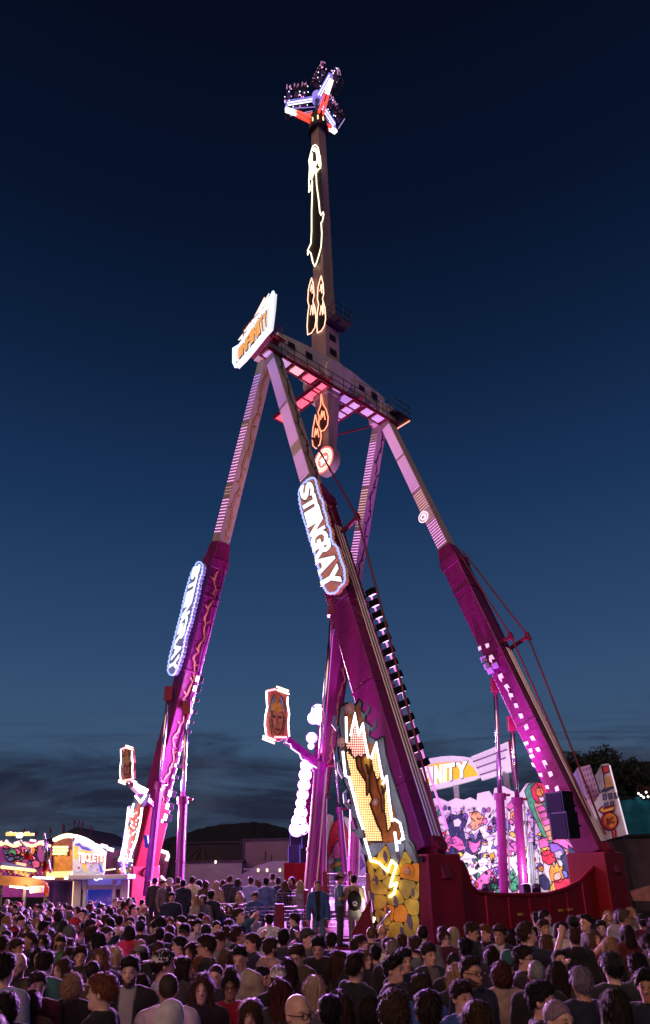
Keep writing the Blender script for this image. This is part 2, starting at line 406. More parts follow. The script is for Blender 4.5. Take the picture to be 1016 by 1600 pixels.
# short cross bridges under the hub
def bridge(root, s, o0, o1, z, mt, nm_):
    p0 = P1 + AX * s + BX * o0 + ZV * z; p1 = P1 + AX * s + BX * o1 + ZV * z
    part(root, 'bridge_frame', m_redrail, lambda m: [m.bar(p0 + AX * q, p1 + AX * q, .1, .24, ZV) for q in (-.45, .45)] + [m.bar(p0 + (p1 - p0) * (i / 5) - AX * .45, p0 + (p1 - p0) * (i / 5) + AX * .45, .08, .2, ZV) for i in range(6)])
    part(root, 'light_panel', mt, lambda m: [m.bar(p0 + AX * (-.3 + q * .2), p1 + AX * (-.3 + q * .2), .14, .06, ZV) for q in range(4)])
cross = part(tower, 'cross_bridge', m_redrail, lambda m: m.bar(P1 + AX * 4.1 + BX * 1.3 - ZV * 1.0, P1 + AX * 4.1 - BX * 4.2 - ZV * 1.0, .2, .1, ZV))
bridge(cross, 4.1, .8, -4.2, -1.2, glow('walkway_lamp_scarlet', (1.0, .03, .06), 1.4), 'r')
cross2 = part(tower, 'cross_bridge', m_redrail, lambda m: m.bar(P1 + AX * 7.0 + BX * 1.3 - ZV * 1.0, P1 + AX * 7.0 - BX * 2.6 - ZV * 1.0, .2, .1, ZV))
bridge(cross2, 7.0, .8, -2.6, -1.2, glow('walkway_lamp_violet', (.42, .24, .62), .75), 'v')
# platform cages at both ends of the axle and up on the arm side
def cage(m, c, hx, hy, h):
    cs = [c + AX * (hx * i) + BX * (hy * j) for i, j in ((-1, -1), (1, -1), (1, 1), (-1, 1))]
    for z in (0, .5, 1.0): m.tube([q + ZV * z for q in cs] + [cs[0] + ZV * z], .03, 6)
    for i in range(4):
        for t in (0, .5):
            q = cs[i] * (1 - t) + cs[(i + 1) % 4] * t; m.tube([q, q + ZV * 1.0], .03, 6)
    m.bar(c - AX * hx, c + AX * hx, hy * 2, .06, ZV)
part(tower, 'platform_cage', m_redrail, lambda m: cage(m, P1 - AX * .9 + BX * .4 - ZV * .3, .9, .8, 1))
part(tower, 'platform_cage', m_dark, lambda m: cage(m, P2 + AX * .9 + BX * .4 - ZV * .3, .9, .8, 1))
part(tower, 'edge_lamp', g_orange, lambda m: (m.tube([P1 - AX * 1.75 + BX * .6 - ZV * .62, P1 - AX * .9 + BX * 1.2 - ZV * .62], .04, 6), m.tube([P2 + AX * 1.8 + BX * 1.1 - ZV * .4, P2 + AX * 1.8 - BX * .1 - ZV * .4], .05, 6)))
# tie rods of the frame heads
def ties(m):
    bc = P1 + AX * 4.1 - BX * 4.0 - ZV * .9
    fB = LEGS['B']; m.tube([fB[1] - fB[2] * 3.2, bc], .05, 6)
    fC = LEGS['C']; m.tube([fC[1] - fC[2] * .8, P1 + AX * 7.0 - BX * 1.5 - ZV * 2.6], .06, 6)
part(tower, 'tie_rod', m_redrail, ties)

# rails, light rail and rods along the near-centre leg and the right leg
def rails_on(nm, t0, t1):
    foot, top, w, n1, n2, ln, J = LEGS[nm]; o = n2 * (.75 if nm == 'B' else .70)
    def f(m):
        for k in (-.18, 0, .18): m.tube([foot + w * (ln * t0) + o + n1 * (k - .1), foot + w * (ln * t1) + o + n1 * (k - .1)], .055, 8)
    part(tower, 'guide_rail', m_steel, f)
rails_on('B', .0, .5); rails_on('D', .0, .36)
def rod(nm, t0, tm, t1, off, n1off=0.0):
    foot, top, w, n1, n2, ln, J = LEGS[nm]
    a_, b_, c_ = [foot + w * (ln * t) for t in (t0, tm, t1)]
    mid = b_ + n2 * off + n1 * n1off
    part(tower, 'tension_rod', m_redrail, lambda m: m.tube([a_ + n2 * .85 + n1 * n1off, mid, c_ + n2 * .75 + n1 * n1off], .05, 6))
    part(tower, 'rod_bracket', m_redrail, lambda m: (m.bar(b_ + n2 * .6 + n1 * n1off, mid, .16, .2, w), m.bar(mid - w * .25, mid + w * .25, .2, .2, n2)), bevel=.02)
rod('B', .02, .49, .71, 1.9, -.3); rod('D', .02, .36, .585, 2.0, -.3); rod('D', .05, .37, .57, 1.35, .3)
# spot lamps in a row on the near-centre leg: black cans; the edge's magenta light is put in as a glowing tube
foot, top, w, n1, n2, ln, J = LEGS['B']
part(tower, 'edge_strip', glow('edge_strip_glow', (1.0, .20, .80), 1.0), lambda m: m.tube([foot + w * .6 + n2 * 1.02 - n1 * .55, foot + w * (ln * .36) + n2 * 1.02 - n1 * .55], .045, 6))
SPOT_B = []
for x, y in ((571, 925), (576, 942), (582, 960), (588, 978), (593, 997), (599, 1017), (604, 1036), (611, 1055), (616, 1077), (622, 1099), (629, 1122), (636, 1145), (643, 1168), (652, 1192)):
    p = onp(x + 9, y, foot + n1 * -.5, n1)
    SPOT_B.append(p)
    d = (-n1 * .35 - ZV * .8 + n2 * .1).normalized()
    sp = part(tower, 'spot_lamp', m_black, lambda m: (m.bar(p + d * -.15, p + d * .15, .34, .44, n2), m.bar(p - n2 * .95, p - n2 * .2, .06, .06, w)), bevel=.02)
    part(sp, 'lens', glow('spot_lens', (1.0, .55, .95), 2.2), lambda m: m.bar(p + d * .15, p + d * .17, .30, .26, n2))

# small lit spots down the inner edge of the left leg
foot, top, w, n1, n2, ln, J = LEGS['A']
for i, (x, y) in enumerate(((309, 1061), (305, 1076), (303, 1093), (300, 1112), (295, 1128), (291, 1142), (287, 1160), (281, 1178), (275, 1196), (271, 1214), (266, 1240), (262, 1260), (259, 1277), (254, 1283))):
    p = onp(x, y, foot + n2 * 1.2, n1)
    r_ = .17 if i in (0, 1, 10, 11, 12) else .09
    sp = part(tower, 'spot_lamp', m_black, lambda m: m.bar(p + n1 * -.3, p, r_ * 2.3, r_ * 2.3, w), bevel=.02)
    part(sp, 'lens', glow('spot_lens_white', (1.0, .88, 1.0), 5.0), lambda m: m.bar(p, p + n1 * .03, r_ * 1.9, r_ * 2.0, w))
    part(sp, 'arm', m_dark, lambda m: m.tube([p - n1 * .2, p - n1 * .3 - n2 * .5], .03, 6))

# hydraulic struts: painted cylinder below, chrome rod above
STRUT = []
def strut(base, topp, t, r, collar=True):
    base = Vector(base); topp = Vector(topp); mid = base + (topp - base) * t; d = (topp - base).normalized()
    s = part(tower, 'hydraulic_strut', m_tube, lambda m: (m.tube([base, mid], r, 16), m.tube([mid - d * .25, mid + d * .12], r * 1.35, 16), m.tube([base + (mid - base) * .3, base + (mid - base) * .3 + d * .12], r * 1.15, 16)), smooth=False)
    part(s, 'piston_rod', m_chrome, lambda m: m.tube([mid, topp], r * .55, 14), smooth=True)
    part(s, 'rod_eye', m_redrail, lambda m: m.bar(topp - d * .5, topp + d * .35, .5, .35), bevel=.03)
    part(s, 'hose_port', m_redrail, lambda m: m.tube([mid + Vector((r * 1.3, 0, 0)), mid + Vector((r * 1.3 + .25, 0, 0))], .07, 8))
    part(s, 'supply_pipe', m_steel, lambda m: m.tube([base + Vector((r * 1.2, -r, .3)), mid + Vector((r * 1.2, -r, -.1))], .035, 6))
    STRUT.append((base, mid, topp)); return s
def legpt(nm, z, o1=0, o2=0):
    foot, top, w, n1, n2, ln, J = LEGS[nm]; return foot + w * ((z - foot.z) / w.z) + n1 * o1 + n2 * o2
pB = onp(521, 948, LEGS['B'][0], LEGS['B'][3]) + LEGS['B'][3] * .8
strut(at(484, 1392, 29.2), at(521, 948, pB.y - .3), .40, .24)
foot, top, w, n1, n2, ln, J = LEGS['A']
pA = onp(264, 1082, foot + n1 * 1.0, n1); strut(at(229, 1400, 40.6), pA, .53, .21)
pA2 = onp(292, 1105, foot, n1); strut(at(280, 1392, 39.4), pA2, .47, .24)
foot, top, w, n1, n2, ln, J = LEGS['D']
pD = onp(774, 1068, foot, n1); strut(at(788, 1400, 39.6), pD, .455, .24)
pD2 = onp(800, 1128, foot - n1 * .5, n1); strut(at(819, 1398, 40.2), pD2, .54, .24)
foot, top, w, n1, n2, ln, J = LEGS['C']
strut(at(541, 1385, 48.5), at(517, 1120, 49.8), .43, .17); strut(at(505, 1385, 49.0), at(507, 1130, 50.2), .52, .17); 
strut(at(551, 1385, 43.0), at(556, 1180, 44.0), .62, .30)

# the red base: end blocks under the legs, corrugated side wall with its scooped top
base = empty('ride_trailer', (FB.x, FB.y, 0), 0, 'dark red corrugated steel base wall with scooped top edge between the right legs', 'base wall')
def block(root, P, hx, hy, h, off=Vector((0, 0, 0))):
    c = Vector((P.x, P.y, h / 2)) + off
    return part(root, 'end_block', m_red, lambda m: m.bar(c - ZV * h / 2, c + ZV * h / 2, hx * 2, hy * 2, AX), bevel=.06)
bb = block(base, FB, 1.0, .95, 3.1); block(base, FD, 1.0, .95, 3.2)
part(bb, 'pin', m_dark, lambda m: (m.tube([FB - BX * .2 - AX * .98 + BX * .3, FB - AX * 1.1 + BX * .3], .16, 14), m.tube([FB - AX * .98 + BX * .75 - ZV * .2, FB - AX * 1.08 + BX * .75 - ZV * .2], .1, 12)))
wallO = FB + BX * .35
def wy(px, py): return onp(px, py, wallO, BX)
prof_px = [(697, 1344), (722, 1348), (729, 1362), (735, 1384), (746, 1394), (775, 1398), (820, 1399), (858, 1397), (884, 1389), (905, 1378), (921, 1362), (940, 1342), (962, 1332)]
prof = [wy(*q) for q in prof_px]
s_of = lambda p: (p - wallO).dot(AX)
S0, S1 = s_of(prof[0]), s_of(prof[-1])
def top_at(s):
    for q0, q1 in zip(prof, prof[1:]):
        a0, a1 = s_of(q0), s_of(q1)
        if a0 <= s <= a1: return q0.z + (q1.z - q0.z) * (s - a0) / (a1 - a0)
    return prof[-1].z
npan = 18
for i in range(npan):
    s0 = S0 + (S1 - S0) * i / npan; s1 = S0 + (S1 - S0) * (i + 1) / npan - .03
    def pan(m, s0=s0, s1=s1, i=i):
        poly = [Vector((wallO.x, wallO.y, .05)) + AX * s0]
        poly.append(Vector((wallO.x, wallO.y, .05)) + AX * s1)
        for k in range(6, -1, -1):
            s = s0 + (s1 - s0) * k / 6; poly.append(Vector((wallO.x, wallO.y, top_at(s) - .06)) + AX * s)
        dz = BX * (.05 if i % 2 else 0.0)
        m.plate([p + dz for p in poly], BX, .1)
    part(base, 'panel', m_red, pan)
part(base, 'top_rail', m_red, lambda m: m.tube([p + BX * .0 for p in prof], .09, 8))
part(base, 'kick_plate', m_dark, lambda m: m.bar(Vector((wallO.x, wallO.y, .14)) + AX * S0 + BX * .1, Vector((wallO.x, wallO.y, .14)) + AX * S1 + BX * .1, .06, .22, ZV))
part(base, 'marker_plate', mat('yellow_plate', (.55, .38, .05), .5), lambda m: [m.bar(Vector((wallO.x, wallO.y, .75)) + AX * s + BX * .09, Vector((wallO.x, wallO.y, .75)) + AX * (s + .35) + BX * .09, .04, .1, ZV) for s in (5.2, 6.3, 8.4, 9.2)])
part(base, 'door_gap', m_black, lambda m: m.bar(wy(703, 1352) + BX * .12, wy(705, 1440) + BX * .12, .12, .05, BX))
part(base, 'gap_lamp', glow('gap_lamp_white', (1, .8, .9), 1.6), lambda m: m.bar(wy(700, 1372) + BX * .2, wy(701, 1384) + BX * .2, .05, .04, BX))
base2 = empty('anchor_block', (FA.x, FA.y, 0), 0, 'bright red base block and cover under the left front leg beside the ticket booth', 'base block')
block(base2, FA, .85, .9, 3.2)
fa = LEGS['A']
part(base2, 'cover', m_red, lambda m: m.bar(FA - fa[2] * .2, FA + fa[2] * 4.0, 1.62, 1.55, fa[3], 1.46, 1.42), bevel=.08)
part(base2, 'trim_line', mat('trim_silver', (.5, .5, .55), .35, metal=.6), lambda m: m.bar(FA + AX * -1.2 + BX * -1.1 + ZV * .6, FA - AX * 1.2 + BX * 1.1 + ZV * .6, .05, .09, ZV))
part(base2, 'blue_cover', mat('blue_tarp', (.04, .10, .40), .5), lambda m: m.bar(at(228, 1305, 41.0), at(231, 1325, 41.0), .35, .25, ZV), bevel=.08)
base3 = empty('anchor_block', (FC.x, FC.y, 0), 0, 'red base block under the rear leg below the floodlight column', 'base block')
block(base3, FC, 1.2, 1.1, 3.3)
part(base3, 'cover', m_red, lambda m: m.bar(FC, FC + LEGS['C'][2] * 3.2, 1.7, 1.6, LEGS['C'][3], 1.5, 1.45), bevel=.08)

# deck between the legs
def deck(m):
    cs = [FA + AX * .5 + BX * 1.5, FB - BX * 1.2 + AX * .6, FD - BX * 1.0 - AX * .5, FC + BX * 1.5 - AX * .5]
    m.plate([Vector((c.x, c.y, 1.0)) for c in cs], ZV, .25)
dk = MB(); deck(dk)
tag(dk.build('ride_deck', mat('deck_plate', (.10, .07, .09), .9, var=.3, scale=1.5, spec=.05)), kind='structure')
# ------------------------------------------------------------------ the swinging arm
arm = empty('pendulum_arm', (CTR.x, CTR.y, HH), 0, 'long tapering swing arm standing upright with glowing neon flame outlines', 'ride arm')
HC = CTR + ZV * HH - AX * .3
m_arm = mat('arm_paint', (.42, .31, .30), .5, var=.2, scale=.7, streak=True)
m_arms = mat('arm_paint_light', (.30, .24, .25), .5, var=.2, scale=.7)
ATOP, ABOT = 24.0, -4.0
ab = part(arm, 'boom', m_arm, lambda m: (m.bar(HC + ZV * 1.0, HC + ZV * ATOP, 1.2, 1.15, AX, .82, .8), m.bar(HC - ZV * 1.6, HC + ZV * 4.0, 1.42, 1.32, AX), m.bar(HC - ZV * 1.5, HC - ZV * 5.6, 1.3, 1.15, AX, .72, .7)), bevel=.05)
part(ab, 'clamp', m_dark, lambda m: [m.bar(HC + ZV * z, HC + ZV * (z + .12), 1.54 - z * .02, 1.44 - z * .02, AX) for z in (3.9, 4.25)])
part(ab, 'service_cage', m_dark, lambda m: cage(m, HC + ZV * 4.1 + BX * 1.2 + AX * .2, .8, .5, 1))
for z in (1.6, 2.8): part(ab, 'service_hatch', m_dark, lambda m: m.bar(HC + BX * .72 + ZV * z, HC + BX * .72 + ZV * (z + .5), .6, .04, BX))
fo = HC - AX * .68                                   # lamp face, turned to the left
def apt(px, py, k=0.0): return onp(px, py, fo - AX * k, -AX)
def neon(name, mt, pts, r=.055, closed=True, k=.06, mid=True):
    q = [apt(x, y, k) for x, y in pts]
    if closed: q = q + [q[0]]
    part(arm, name, mt, lambda m: m.tube(q, r, 6))
def shift(pts, dx): return [(x + dx, y) for x, y in pts]
figure = [(493, 226), (497, 230), (499, 240), (501, 256), (501, 262), (498, 264), (494, 270), (495, 290), (498, 312), (500, 332), (502, 336), (505, 331), (506, 335), (504, 345), (502, 348), (503, 365), (502, 385), (498, 400), (495, 410), (492, 416), (489, 410), (486, 396), (483, 392), (481, 398), (481, 391), (486, 380), (487, 360), (487, 330), (488, 300), (488, 282), (485, 296), (483, 300), (483, 280), (484, 262), (483, 250), (486, 238), (489, 228)]
part(arm, 'dark_panel', m_vblack, lambda m: m.plate([apt(x, y, .02) for x, y in [(486, 228), (499, 228), (503, 330), (503, 380), (496, 412), (488, 410), (484, 390), (486, 330)]], -AX, .02))
neon('neon_outline', g_warm, figure, .045)
for pts in ([(490, 236), (492, 232), (496, 238), (497, 250), (493, 258), (490, 254)], [(486, 252), (489, 262), (494, 264), (489, 272), (486, 280)], [(487, 240), (486, 262), (485, 276)], [(499, 244), (500, 258)], [(486, 266), (493, 266)]):
    neon('neon_filling', g_warm, pts, .11, False)
for dx in (0, 15):
    fl = [(487 + dx, 434), (490 + dx, 446), (491 + dx, 462), (489 + dx, 470), (493 + dx, 484), (494 + dx, 500), (492 + dx, 512), (487 + dx, 520), (481 + dx, 523), (480 + dx, 510), (481 + dx, 492), (483 + dx, 478), (481 + dx, 470), (482 + dx, 452), (485 + dx, 440)]
    fl = [(x, y - (3 if dx else 0)) for x, y in fl]
    part(arm, 'dark_panel', m_vblack, lambda m: m.plate([apt(x, y, .02) for x, y in fl], -AX, .02))
    neon('neon_flame', g_orange if False else glow('neon_salmon', (1.0, .50, .33), 2.2), fl, .038)
    for s in (0, 4): neon('neon_tongue', glow('neon_salmon', (1.0, .50, .33), 2.2), [(485 + dx + s, 455 - s), (487 + dx + s * .6, 444 - s), (488 + dx + s * .6, 458)], .03, False); neon('neon_tongue', glow('neon_salmon', (1.0, .50, .33), 2.2), [(485 + dx + s, 492), (487 + dx + s * .6, 477 - s), (489 + dx + s * .6, 490)], .03, False)
fo_up = fo
fo = HC - AX * .62
for fl in ([(502, 616), (505, 632), (510, 640), (513, 652), (512, 664), (507, 672), (501, 674), (498, 664), (499, 652), (497, 644), (501, 634)], [(493, 648), (496, 662), (501, 672), (502, 682), (500, 694), (494, 701), (489, 696), (488, 684), (489, 670), (491, 660)]):
    part(arm, 'dark_panel', mat('neon_backing_umber', (.10, .03, .015), .7), lambda m: m.plate([apt(x, y, .02) for x, y in fl], -AX, .02))
    neon('neon_flame', g_orange, fl, .04)
    cx_, cy_ = sum(x for x, y in fl) / len(fl), sum(y for x, y in fl) / len(fl)
    neon('neon_tongue', g_orange, [(cx_ - 3, cy_ + 6), (cx_ - 1, cy_ - 8), (cx_, cy_ + 2), (cx_ + 2, cy_ - 7), (cx_ + 4, cy_ + 6)], .04, False)
fo = fo_up
# counterweight disc with its round lamp sign
dc = HC - ZV * 6.45; dn = -AX
disc = part(arm, 'counterweight_disc', m_arms, lambda m: m.tube([dc + AX * .12, dc - AX * .5], .96, 32), bevel=.05)
def ring(m, r0, r1, d, n=36):
    for k in range(n):
        a0, a1 = 2 * math.pi * k / n, 2 * math.pi * (k + 1) / n
        P = lambda r, an: dc - AX * d + (BX * math.cos(an) + ZV * math.sin(an)) * r
        m.add([P(r0, a0), P(r1, a0), P(r1, a1), P(r0, a1)], [(0, 1, 2, 3)])
part(disc, 'lamp_rim', g_red, lambda m: ring(m, .86, .93, .53)); part(disc, 'lamp_ring', glow('disc_cream', (1.0, .62, .30), .85), lambda m: ring(m, .50, .84, .525))
part(disc, 'lamp_ring', g_red, lambda m: ring(m, .40, .49, .53)); part(disc, 'lamp_ring', glow('disc_amber', (1.0, .35, .12), .7), lambda m: ring(m, .02, .39, .522))
part(disc, 'star', g_white, lambda m: m.plate([dc - AX * .56 + (BX * math.cos(k * math.pi / 5 + 1.57) + ZV * math.sin(k * math.pi / 5 + 1.57)) * (.36 if k % 2 == 0 else .15) for k in range(10)], -AX, .03))
part(disc, 'bulb', g_bulbw, lambda m: m.dots([dc - AX * .54 + (BX * math.cos(k * math.pi / 12) + ZV * math.sin(k * math.pi / 12)) * r for k in range(24) for r in (.58, .76)], -AX, .035)).__setitem__('kind', 'stuff')

# ------------------------------------------------------------------ gondola on top of the arm
GH = HC + ZV * (ATOP + .6)
gon = empty('gondola', tuple(GH), 0, 'three armed red and white gondola with seats at the very top of the arm', 'gondola')
m_gonred = glow('gondola_arm_red', (1.0, .05, .012), 1.3); m_gonwhite = glow('gondola_arm_white', (1.0, .93, .78), 1.6)
m_frame = glow('gondola_frame_blue', (.25, .22, 1.0), .7)
part(gon, 'hub', m_dark, lambda m: (m.tube([GH - ZV * 1.0, GH + ZV * .3], .62, 18), m.tube([GH - ZV * 1.3, GH - ZV * .95], .8, 18)))
part(gon, 'spindle', mat('spindle_paint', (.06, .05, .12), .4), lambda m: m.tube([GH, GH + ZV * 2.5], .2, 10))
part(gon, 'hub_lamp', glow('hub_lamp', (1.0, .75, .35), 1.8), lambda m: [m.bar(GH + Vector((math.cos(q) * .64, math.sin(q) * .64, -.9)), GH + Vector((math.cos(q) * .64, math.sin(q) * .64, -.3)), .1, .06) for q in (-2.3, -1.6, -.9)])
H1 = GH + ZV * 2.55
part(gon, 'top_hub', m_frame, lambda m: m.tube([H1 - ZV * .3, H1 + ZV * .3], .42, 14))
SEATS = []
for ang, rr in ((186, 2.55), (-66, 2.6), (47, 2.15)):
    q = R(ang); d = Vector((math.cos(q), math.sin(q), 0)); s = Vector((-d.y, d.x, 0)); tip = GH + d * rr + ZV * .95
    sp = part(gon, 'spoke', m_gonred, lambda m: [m.bar(GH + d * .5 + s * k, GH + (tip - GH) * .66 + s * k * .8, .15, .2, ZV) for k in (-.18, .18)])
    part(sp, 'white_tip', m_gonwhite, lambda m: m.bar(GH + (tip - GH) * .66, tip, .34, .2, ZV))
    part(sp, 'brace', m_gonred, lambda m: m.bar(GH + ZV * .9, GH + (tip - GH) * .45, .16, .14, ZV))
    e1 = tip + ZV * .75 - d * .15
    part(sp, 'hanger', m_frame, lambda m: (m.tube([tip, e1], .09, 8), m.tube([tip + ZV * .1, H1 - ZV * 1.0], .035, 6)))
    fr = part(gon, 'seat_beam', m_frame, lambda m: m.bar(H1, e1, .28, .22, ZV))
    part(fr, 'beam_lamp', glow('beam_lamp_white', (.80, .80, 1.0), 2.2), lambda m: [m.bar(H1 + (e1 - H1) * .1 - ZV * .13 + s * k2, e1 - ZV * .13 + s * k2, .05, .05, ZV) for k2 in (-.1, .1)])
    for k, t in enumerate((.46, .72, .97)):
        for sd in (-1, 1):
            c = H1 + (e1 - H1) * t + s * (sd * .42) + ZV * .12
            st = part(gon, 'seat', mat('seat_shell', (.05, .05, .10), .4), lambda m: (m.bar(c - ZV * .25, c + ZV * .55, .32, .06, s), m.bar(c - ZV * .22, c - ZV * .16 + s * (sd * .36), .32, .08, ZV)), bevel=.02)
            part(st, 'restraint', glow('restraint_pink', (.75, .25, .6), .5), lambda m: [m.tube([c + d * k2 + ZV * .78, c + d * k2 + s * sd * .35 + ZV * .72, c + d * k2 + s * sd * .42 + ZV * .2], .04, 6) for k2 in (-.14, .14)])
            SEATS.append((c.copy(), s * sd))
o = part(gon, 'sparkle_lamp', glow('sparkle_magenta', (1.0, .35, .8), 1.8), lambda m: m.dots([c + Vector((random.uniform(-.3, .3), random.uniform(-.3, .3), random.uniform(-.2, 1.0))) for c, d in SEATS for k in range(4)], (-.2, -.7, -.7), .045)); o['kind'] = 'stuff'
o = part(gon, 'sparkle_lamp', glow('sparkle_white', (.8, .8, 1.0), 2.4), lambda m: m.dots([c + Vector((random.uniform(-.35, .35), random.uniform(-.35, .35), random.uniform(-.3, .9))) for c, d in SEATS for k in range(3)], (-.2, -.7, -.7), .045)); o['kind'] = 'stuff'
# end bars of the seat rows, caught light put in as glow
for p0, p1 in (((-2.2, .6, 1.5), (-.4, .6, 2.0)), ((1.6, -2.5, 2.0), (1.5, -1.6, 1.8)), ((2.2, 1.0, 1.6), (1.7, 1.7, 1.5))):
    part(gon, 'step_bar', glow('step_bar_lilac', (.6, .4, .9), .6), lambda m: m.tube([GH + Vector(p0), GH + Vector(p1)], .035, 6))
# ------------------------------------------------------------------ signs on the frame
def plane_sign(name, label, cat, o, n):
    root = empty(name, tuple(o), 0, label, cat)
    n = Vector(n).normalized()
    def P(x, y, k=0.0): return onp(x, y, Vector(o) + n * k, n)
    return root, n, P
m_back = mat('sign_back', (.10, .05, .09), .6)
# top sign INFINITY, carried by the left end of the axle
root, n, P = plane_sign('roof_sign', 'glowing INFINITY sign with jagged star shape on the left end of the axle', 'sign', P1 - AX * 1.9 - BX * .2 + ZV * .6, -AX)
face = [(365, 545), (375, 539), (384, 525), (393, 508), (402, 496), (414, 483), (420, 469), (427, 456), (425, 480), (423, 497), (421, 512), (410, 524), (395, 543), (380, 561), (368, 573), (365, 566)]
part(root, 'face', glow('sign_face_white', (.92, .90, .88), .8), lambda m: m.plate([P(x, y) for x, y in face], n, .3))
part(root, 'border', glow('sign_border_blue', (.42, .60, 1.0), 2.6), lambda m: m.tube([P(x, y, .04) for x, y in face + face[:1]], .085, 6))
for k, (q, gm) in enumerate((([(372, 531), (384, 515), (395, 501), (398, 494), (420, 458), (414, 472), (400, 497), (388, 514), (378, 527)], 's'), ([(381, 517), (396, 497), (400, 489), (413, 464), (409, 478), (396, 503), (388, 512)], 't'))):
    part(root, 'ray', glow('sign_ray_peach', (1.0, .72, .62), 1.3), lambda m: m.plate([P(x, y, -.12 - .2 * k) for x, y in q], n, .08))
def letters_on_curve(m, txt, lo, hi, bold=.02, th=.05):
    k = len(txt)
    for i, ch in enumerate(txt):
        t0, t1 = i / k + .008, (i + 1) / k - .012
        lp = lambda arr, t: (lambda f: (arr[int(f)][0] + (arr[min(int(f) + 1, len(arr) - 1)][0] - arr[int(f)][0]) * (f % 1), arr[int(f)][1] + (arr[min(int(f) + 1, len(arr) - 1)][1] - arr[int(f)][1]) * (f % 1)))(t * (len(arr) - 1))
        put_text(m, ch, [P(*lp(lo, t0), .03), P(*lp(lo, t1), .03), P(*lp(hi, t1), .03), P(*lp(hi, t0), .03)], bold, th, nrm=n)
lo_ = [(373, 561), (385, 547), (397, 533), (408, 519), (418, 506)]; hi_ = [(373, 545), (385, 528), (396, 512), (405, 499), (417, 483)]
part(root, 'lettering', glow('sign_letter_amber', (1.0, .40, .05), .85), lambda m: letters_on_curve(m, 'INFINITY', lo_, hi_, .03))
part(root, 'letter_shadow', mat('letter_shadow', (.05, .015, .01), .6), lambda m: letters_on_curve(m, 'INFINITY', [(x + .9, y + 1.2) for x, y in lo_], [(x + .9, y + .6) for x, y in hi_], .04, .02))
part(root, 'border_stud', mat('stud_navy', (.02, .03, .12), .5), lambda m: m.dots([P(x, y, .04) for x, y in [(370 + i * 5.4, 566 - i * 6.1) for i in range(9)] + [(397, 505), (404, 497), (409, 491)]], n, .07)).__setitem__('kind', 'stuff')
part(root, 'bracket', m_redrail, lambda m: [m.bar(P(x, y, -.3), P(x, y, -.3) + AX * 1.5, .12, .12, ZV) for x, y in ((395, 537), (415, 515), (405, 520))])
part(root, 'bracket_box', m_redrail, lambda m: m.bar(P(392, 556, -.4), P(421, 522, -.4), .5, .35, ZV))

# vertical signs on the two front legs
def leg_sign(outline, spine, word, nm, label, k0, lw_px, side=0):
    foot, top, w, n1, n2, ln, J = LEGS[nm]
    o = foot + n1 * k0
    sc = []
    for i in range(len(outline)):          # scalloped edge
        (x0, y0), (x1, y1) = outline[i], outline[(i + 1) % len(outline)]; L_ = math.hypot(x1 - x0, y1 - y0); k_ = max(1, round(L_ / 7)); nx, ny = (y1 - y0) / L_, -(x1 - x0) / L_
        for j in range(k_):
            for t in (0, .3, .7): b_ = 0 if t == 0 else 1.3; sc.append((x0 + (x1 - x0) * (j + t) / k_ + nx * b_, y0 + (y1 - y0) * (j + t) / k_ + ny * b_))
    outline = sc
    root = empty('leg_sign', tuple(onp(*spine[0], o, n1)), 0, label, 'sign')
    P = lambda x, y, k=0.0: onp(x, y, o + n1 * k, n1)
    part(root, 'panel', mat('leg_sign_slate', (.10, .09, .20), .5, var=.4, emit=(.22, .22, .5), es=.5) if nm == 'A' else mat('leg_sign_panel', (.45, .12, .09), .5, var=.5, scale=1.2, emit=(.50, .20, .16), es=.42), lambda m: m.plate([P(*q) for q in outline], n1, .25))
    # scalloped bulb border
    pts = []
    for i in range(len(outline)):
        (x0, y0), (x1, y1) = outline[i], outline[(i + 1) % len(outline)]
        L_ = math.hypot(x1 - x0, y1 - y0); c = max(1, int(L_ / 2.2))
        for k in range(c): pts.append(P(x0 + (x1 - x0) * k / c, y0 + (y1 - y0) * k / c, .05))
    part(root, 'border_bulb', glow('border_bulb_white', (.9, .93, 1.0), 1.8), lambda m: m.dots(pts, n1, .036, .9)).__setitem__('kind', 'stuff')
    part(root, 'border_tube', glow('border_blue', (.22, .36, 1.0), 1.6), lambda m: m.tube(pts + pts[:1], .05, 5))
    nL = len(word)
    def sp(t):
        f = t * (len(spine) - 1); i = min(int(f), len(spine) - 2); f -= i
        return (spine[i][0] + (spine[i + 1][0] - spine[i][0]) * f, spine[i][1] + (spine[i + 1][1] - spine[i][1]) * f)
    for pas, (gm, grow, kk) in enumerate(((mat('letter_outline_dark', (.06, .10, .10), .6), 1.12, .02), (glow('leg_letter_white', (.97, .98, .95), 1.15), 1.0, .06))):
        for i, ch in enumerate(word):
            # letters run down the leg, turned on their side and slanted
            c0 = sp((i + .5) / nL); t0 = sp(i / nL); t1 = sp((i + 1) / nL); wdt = lw_px[0] + (lw_px[1] - lw_px[0]) * (i / (nL - 1))
            dx, dy = (t1[0] - t0[0]) * .54 * grow, (t1[1] - t0[1]) * .54 * grow
            ex, ey = wdt * grow * .5, -wdt * grow * .30
            A_ = P(c0[0] - ex - dx, c0[1] - ey - dy, kk); B_ = P(c0[0] - ex + dx, c0[1] - ey + dy, kk); C_ = P(c0[0] + ex + dx, c0[1] + ey + dy, kk); D_ = P(c0[0] + ex - dx, c0[1] + ey - dy, kk)
            part(root, 'letter' if pas else 'letter_outline', gm, lambda m: put_text(m, ch, [A_, B_, C_, D_], .035 if pas else .055, .05, nrm=n1))
    part(root, 'bracket', m_redrail, lambda m: [m.bar(P(*sp(t), -.25), P(*sp(t), -.25) - n1 * (k0 - .2) + n2 * side, .12, .12, w) for t in (.1, .35, .65, .9)])
    return root
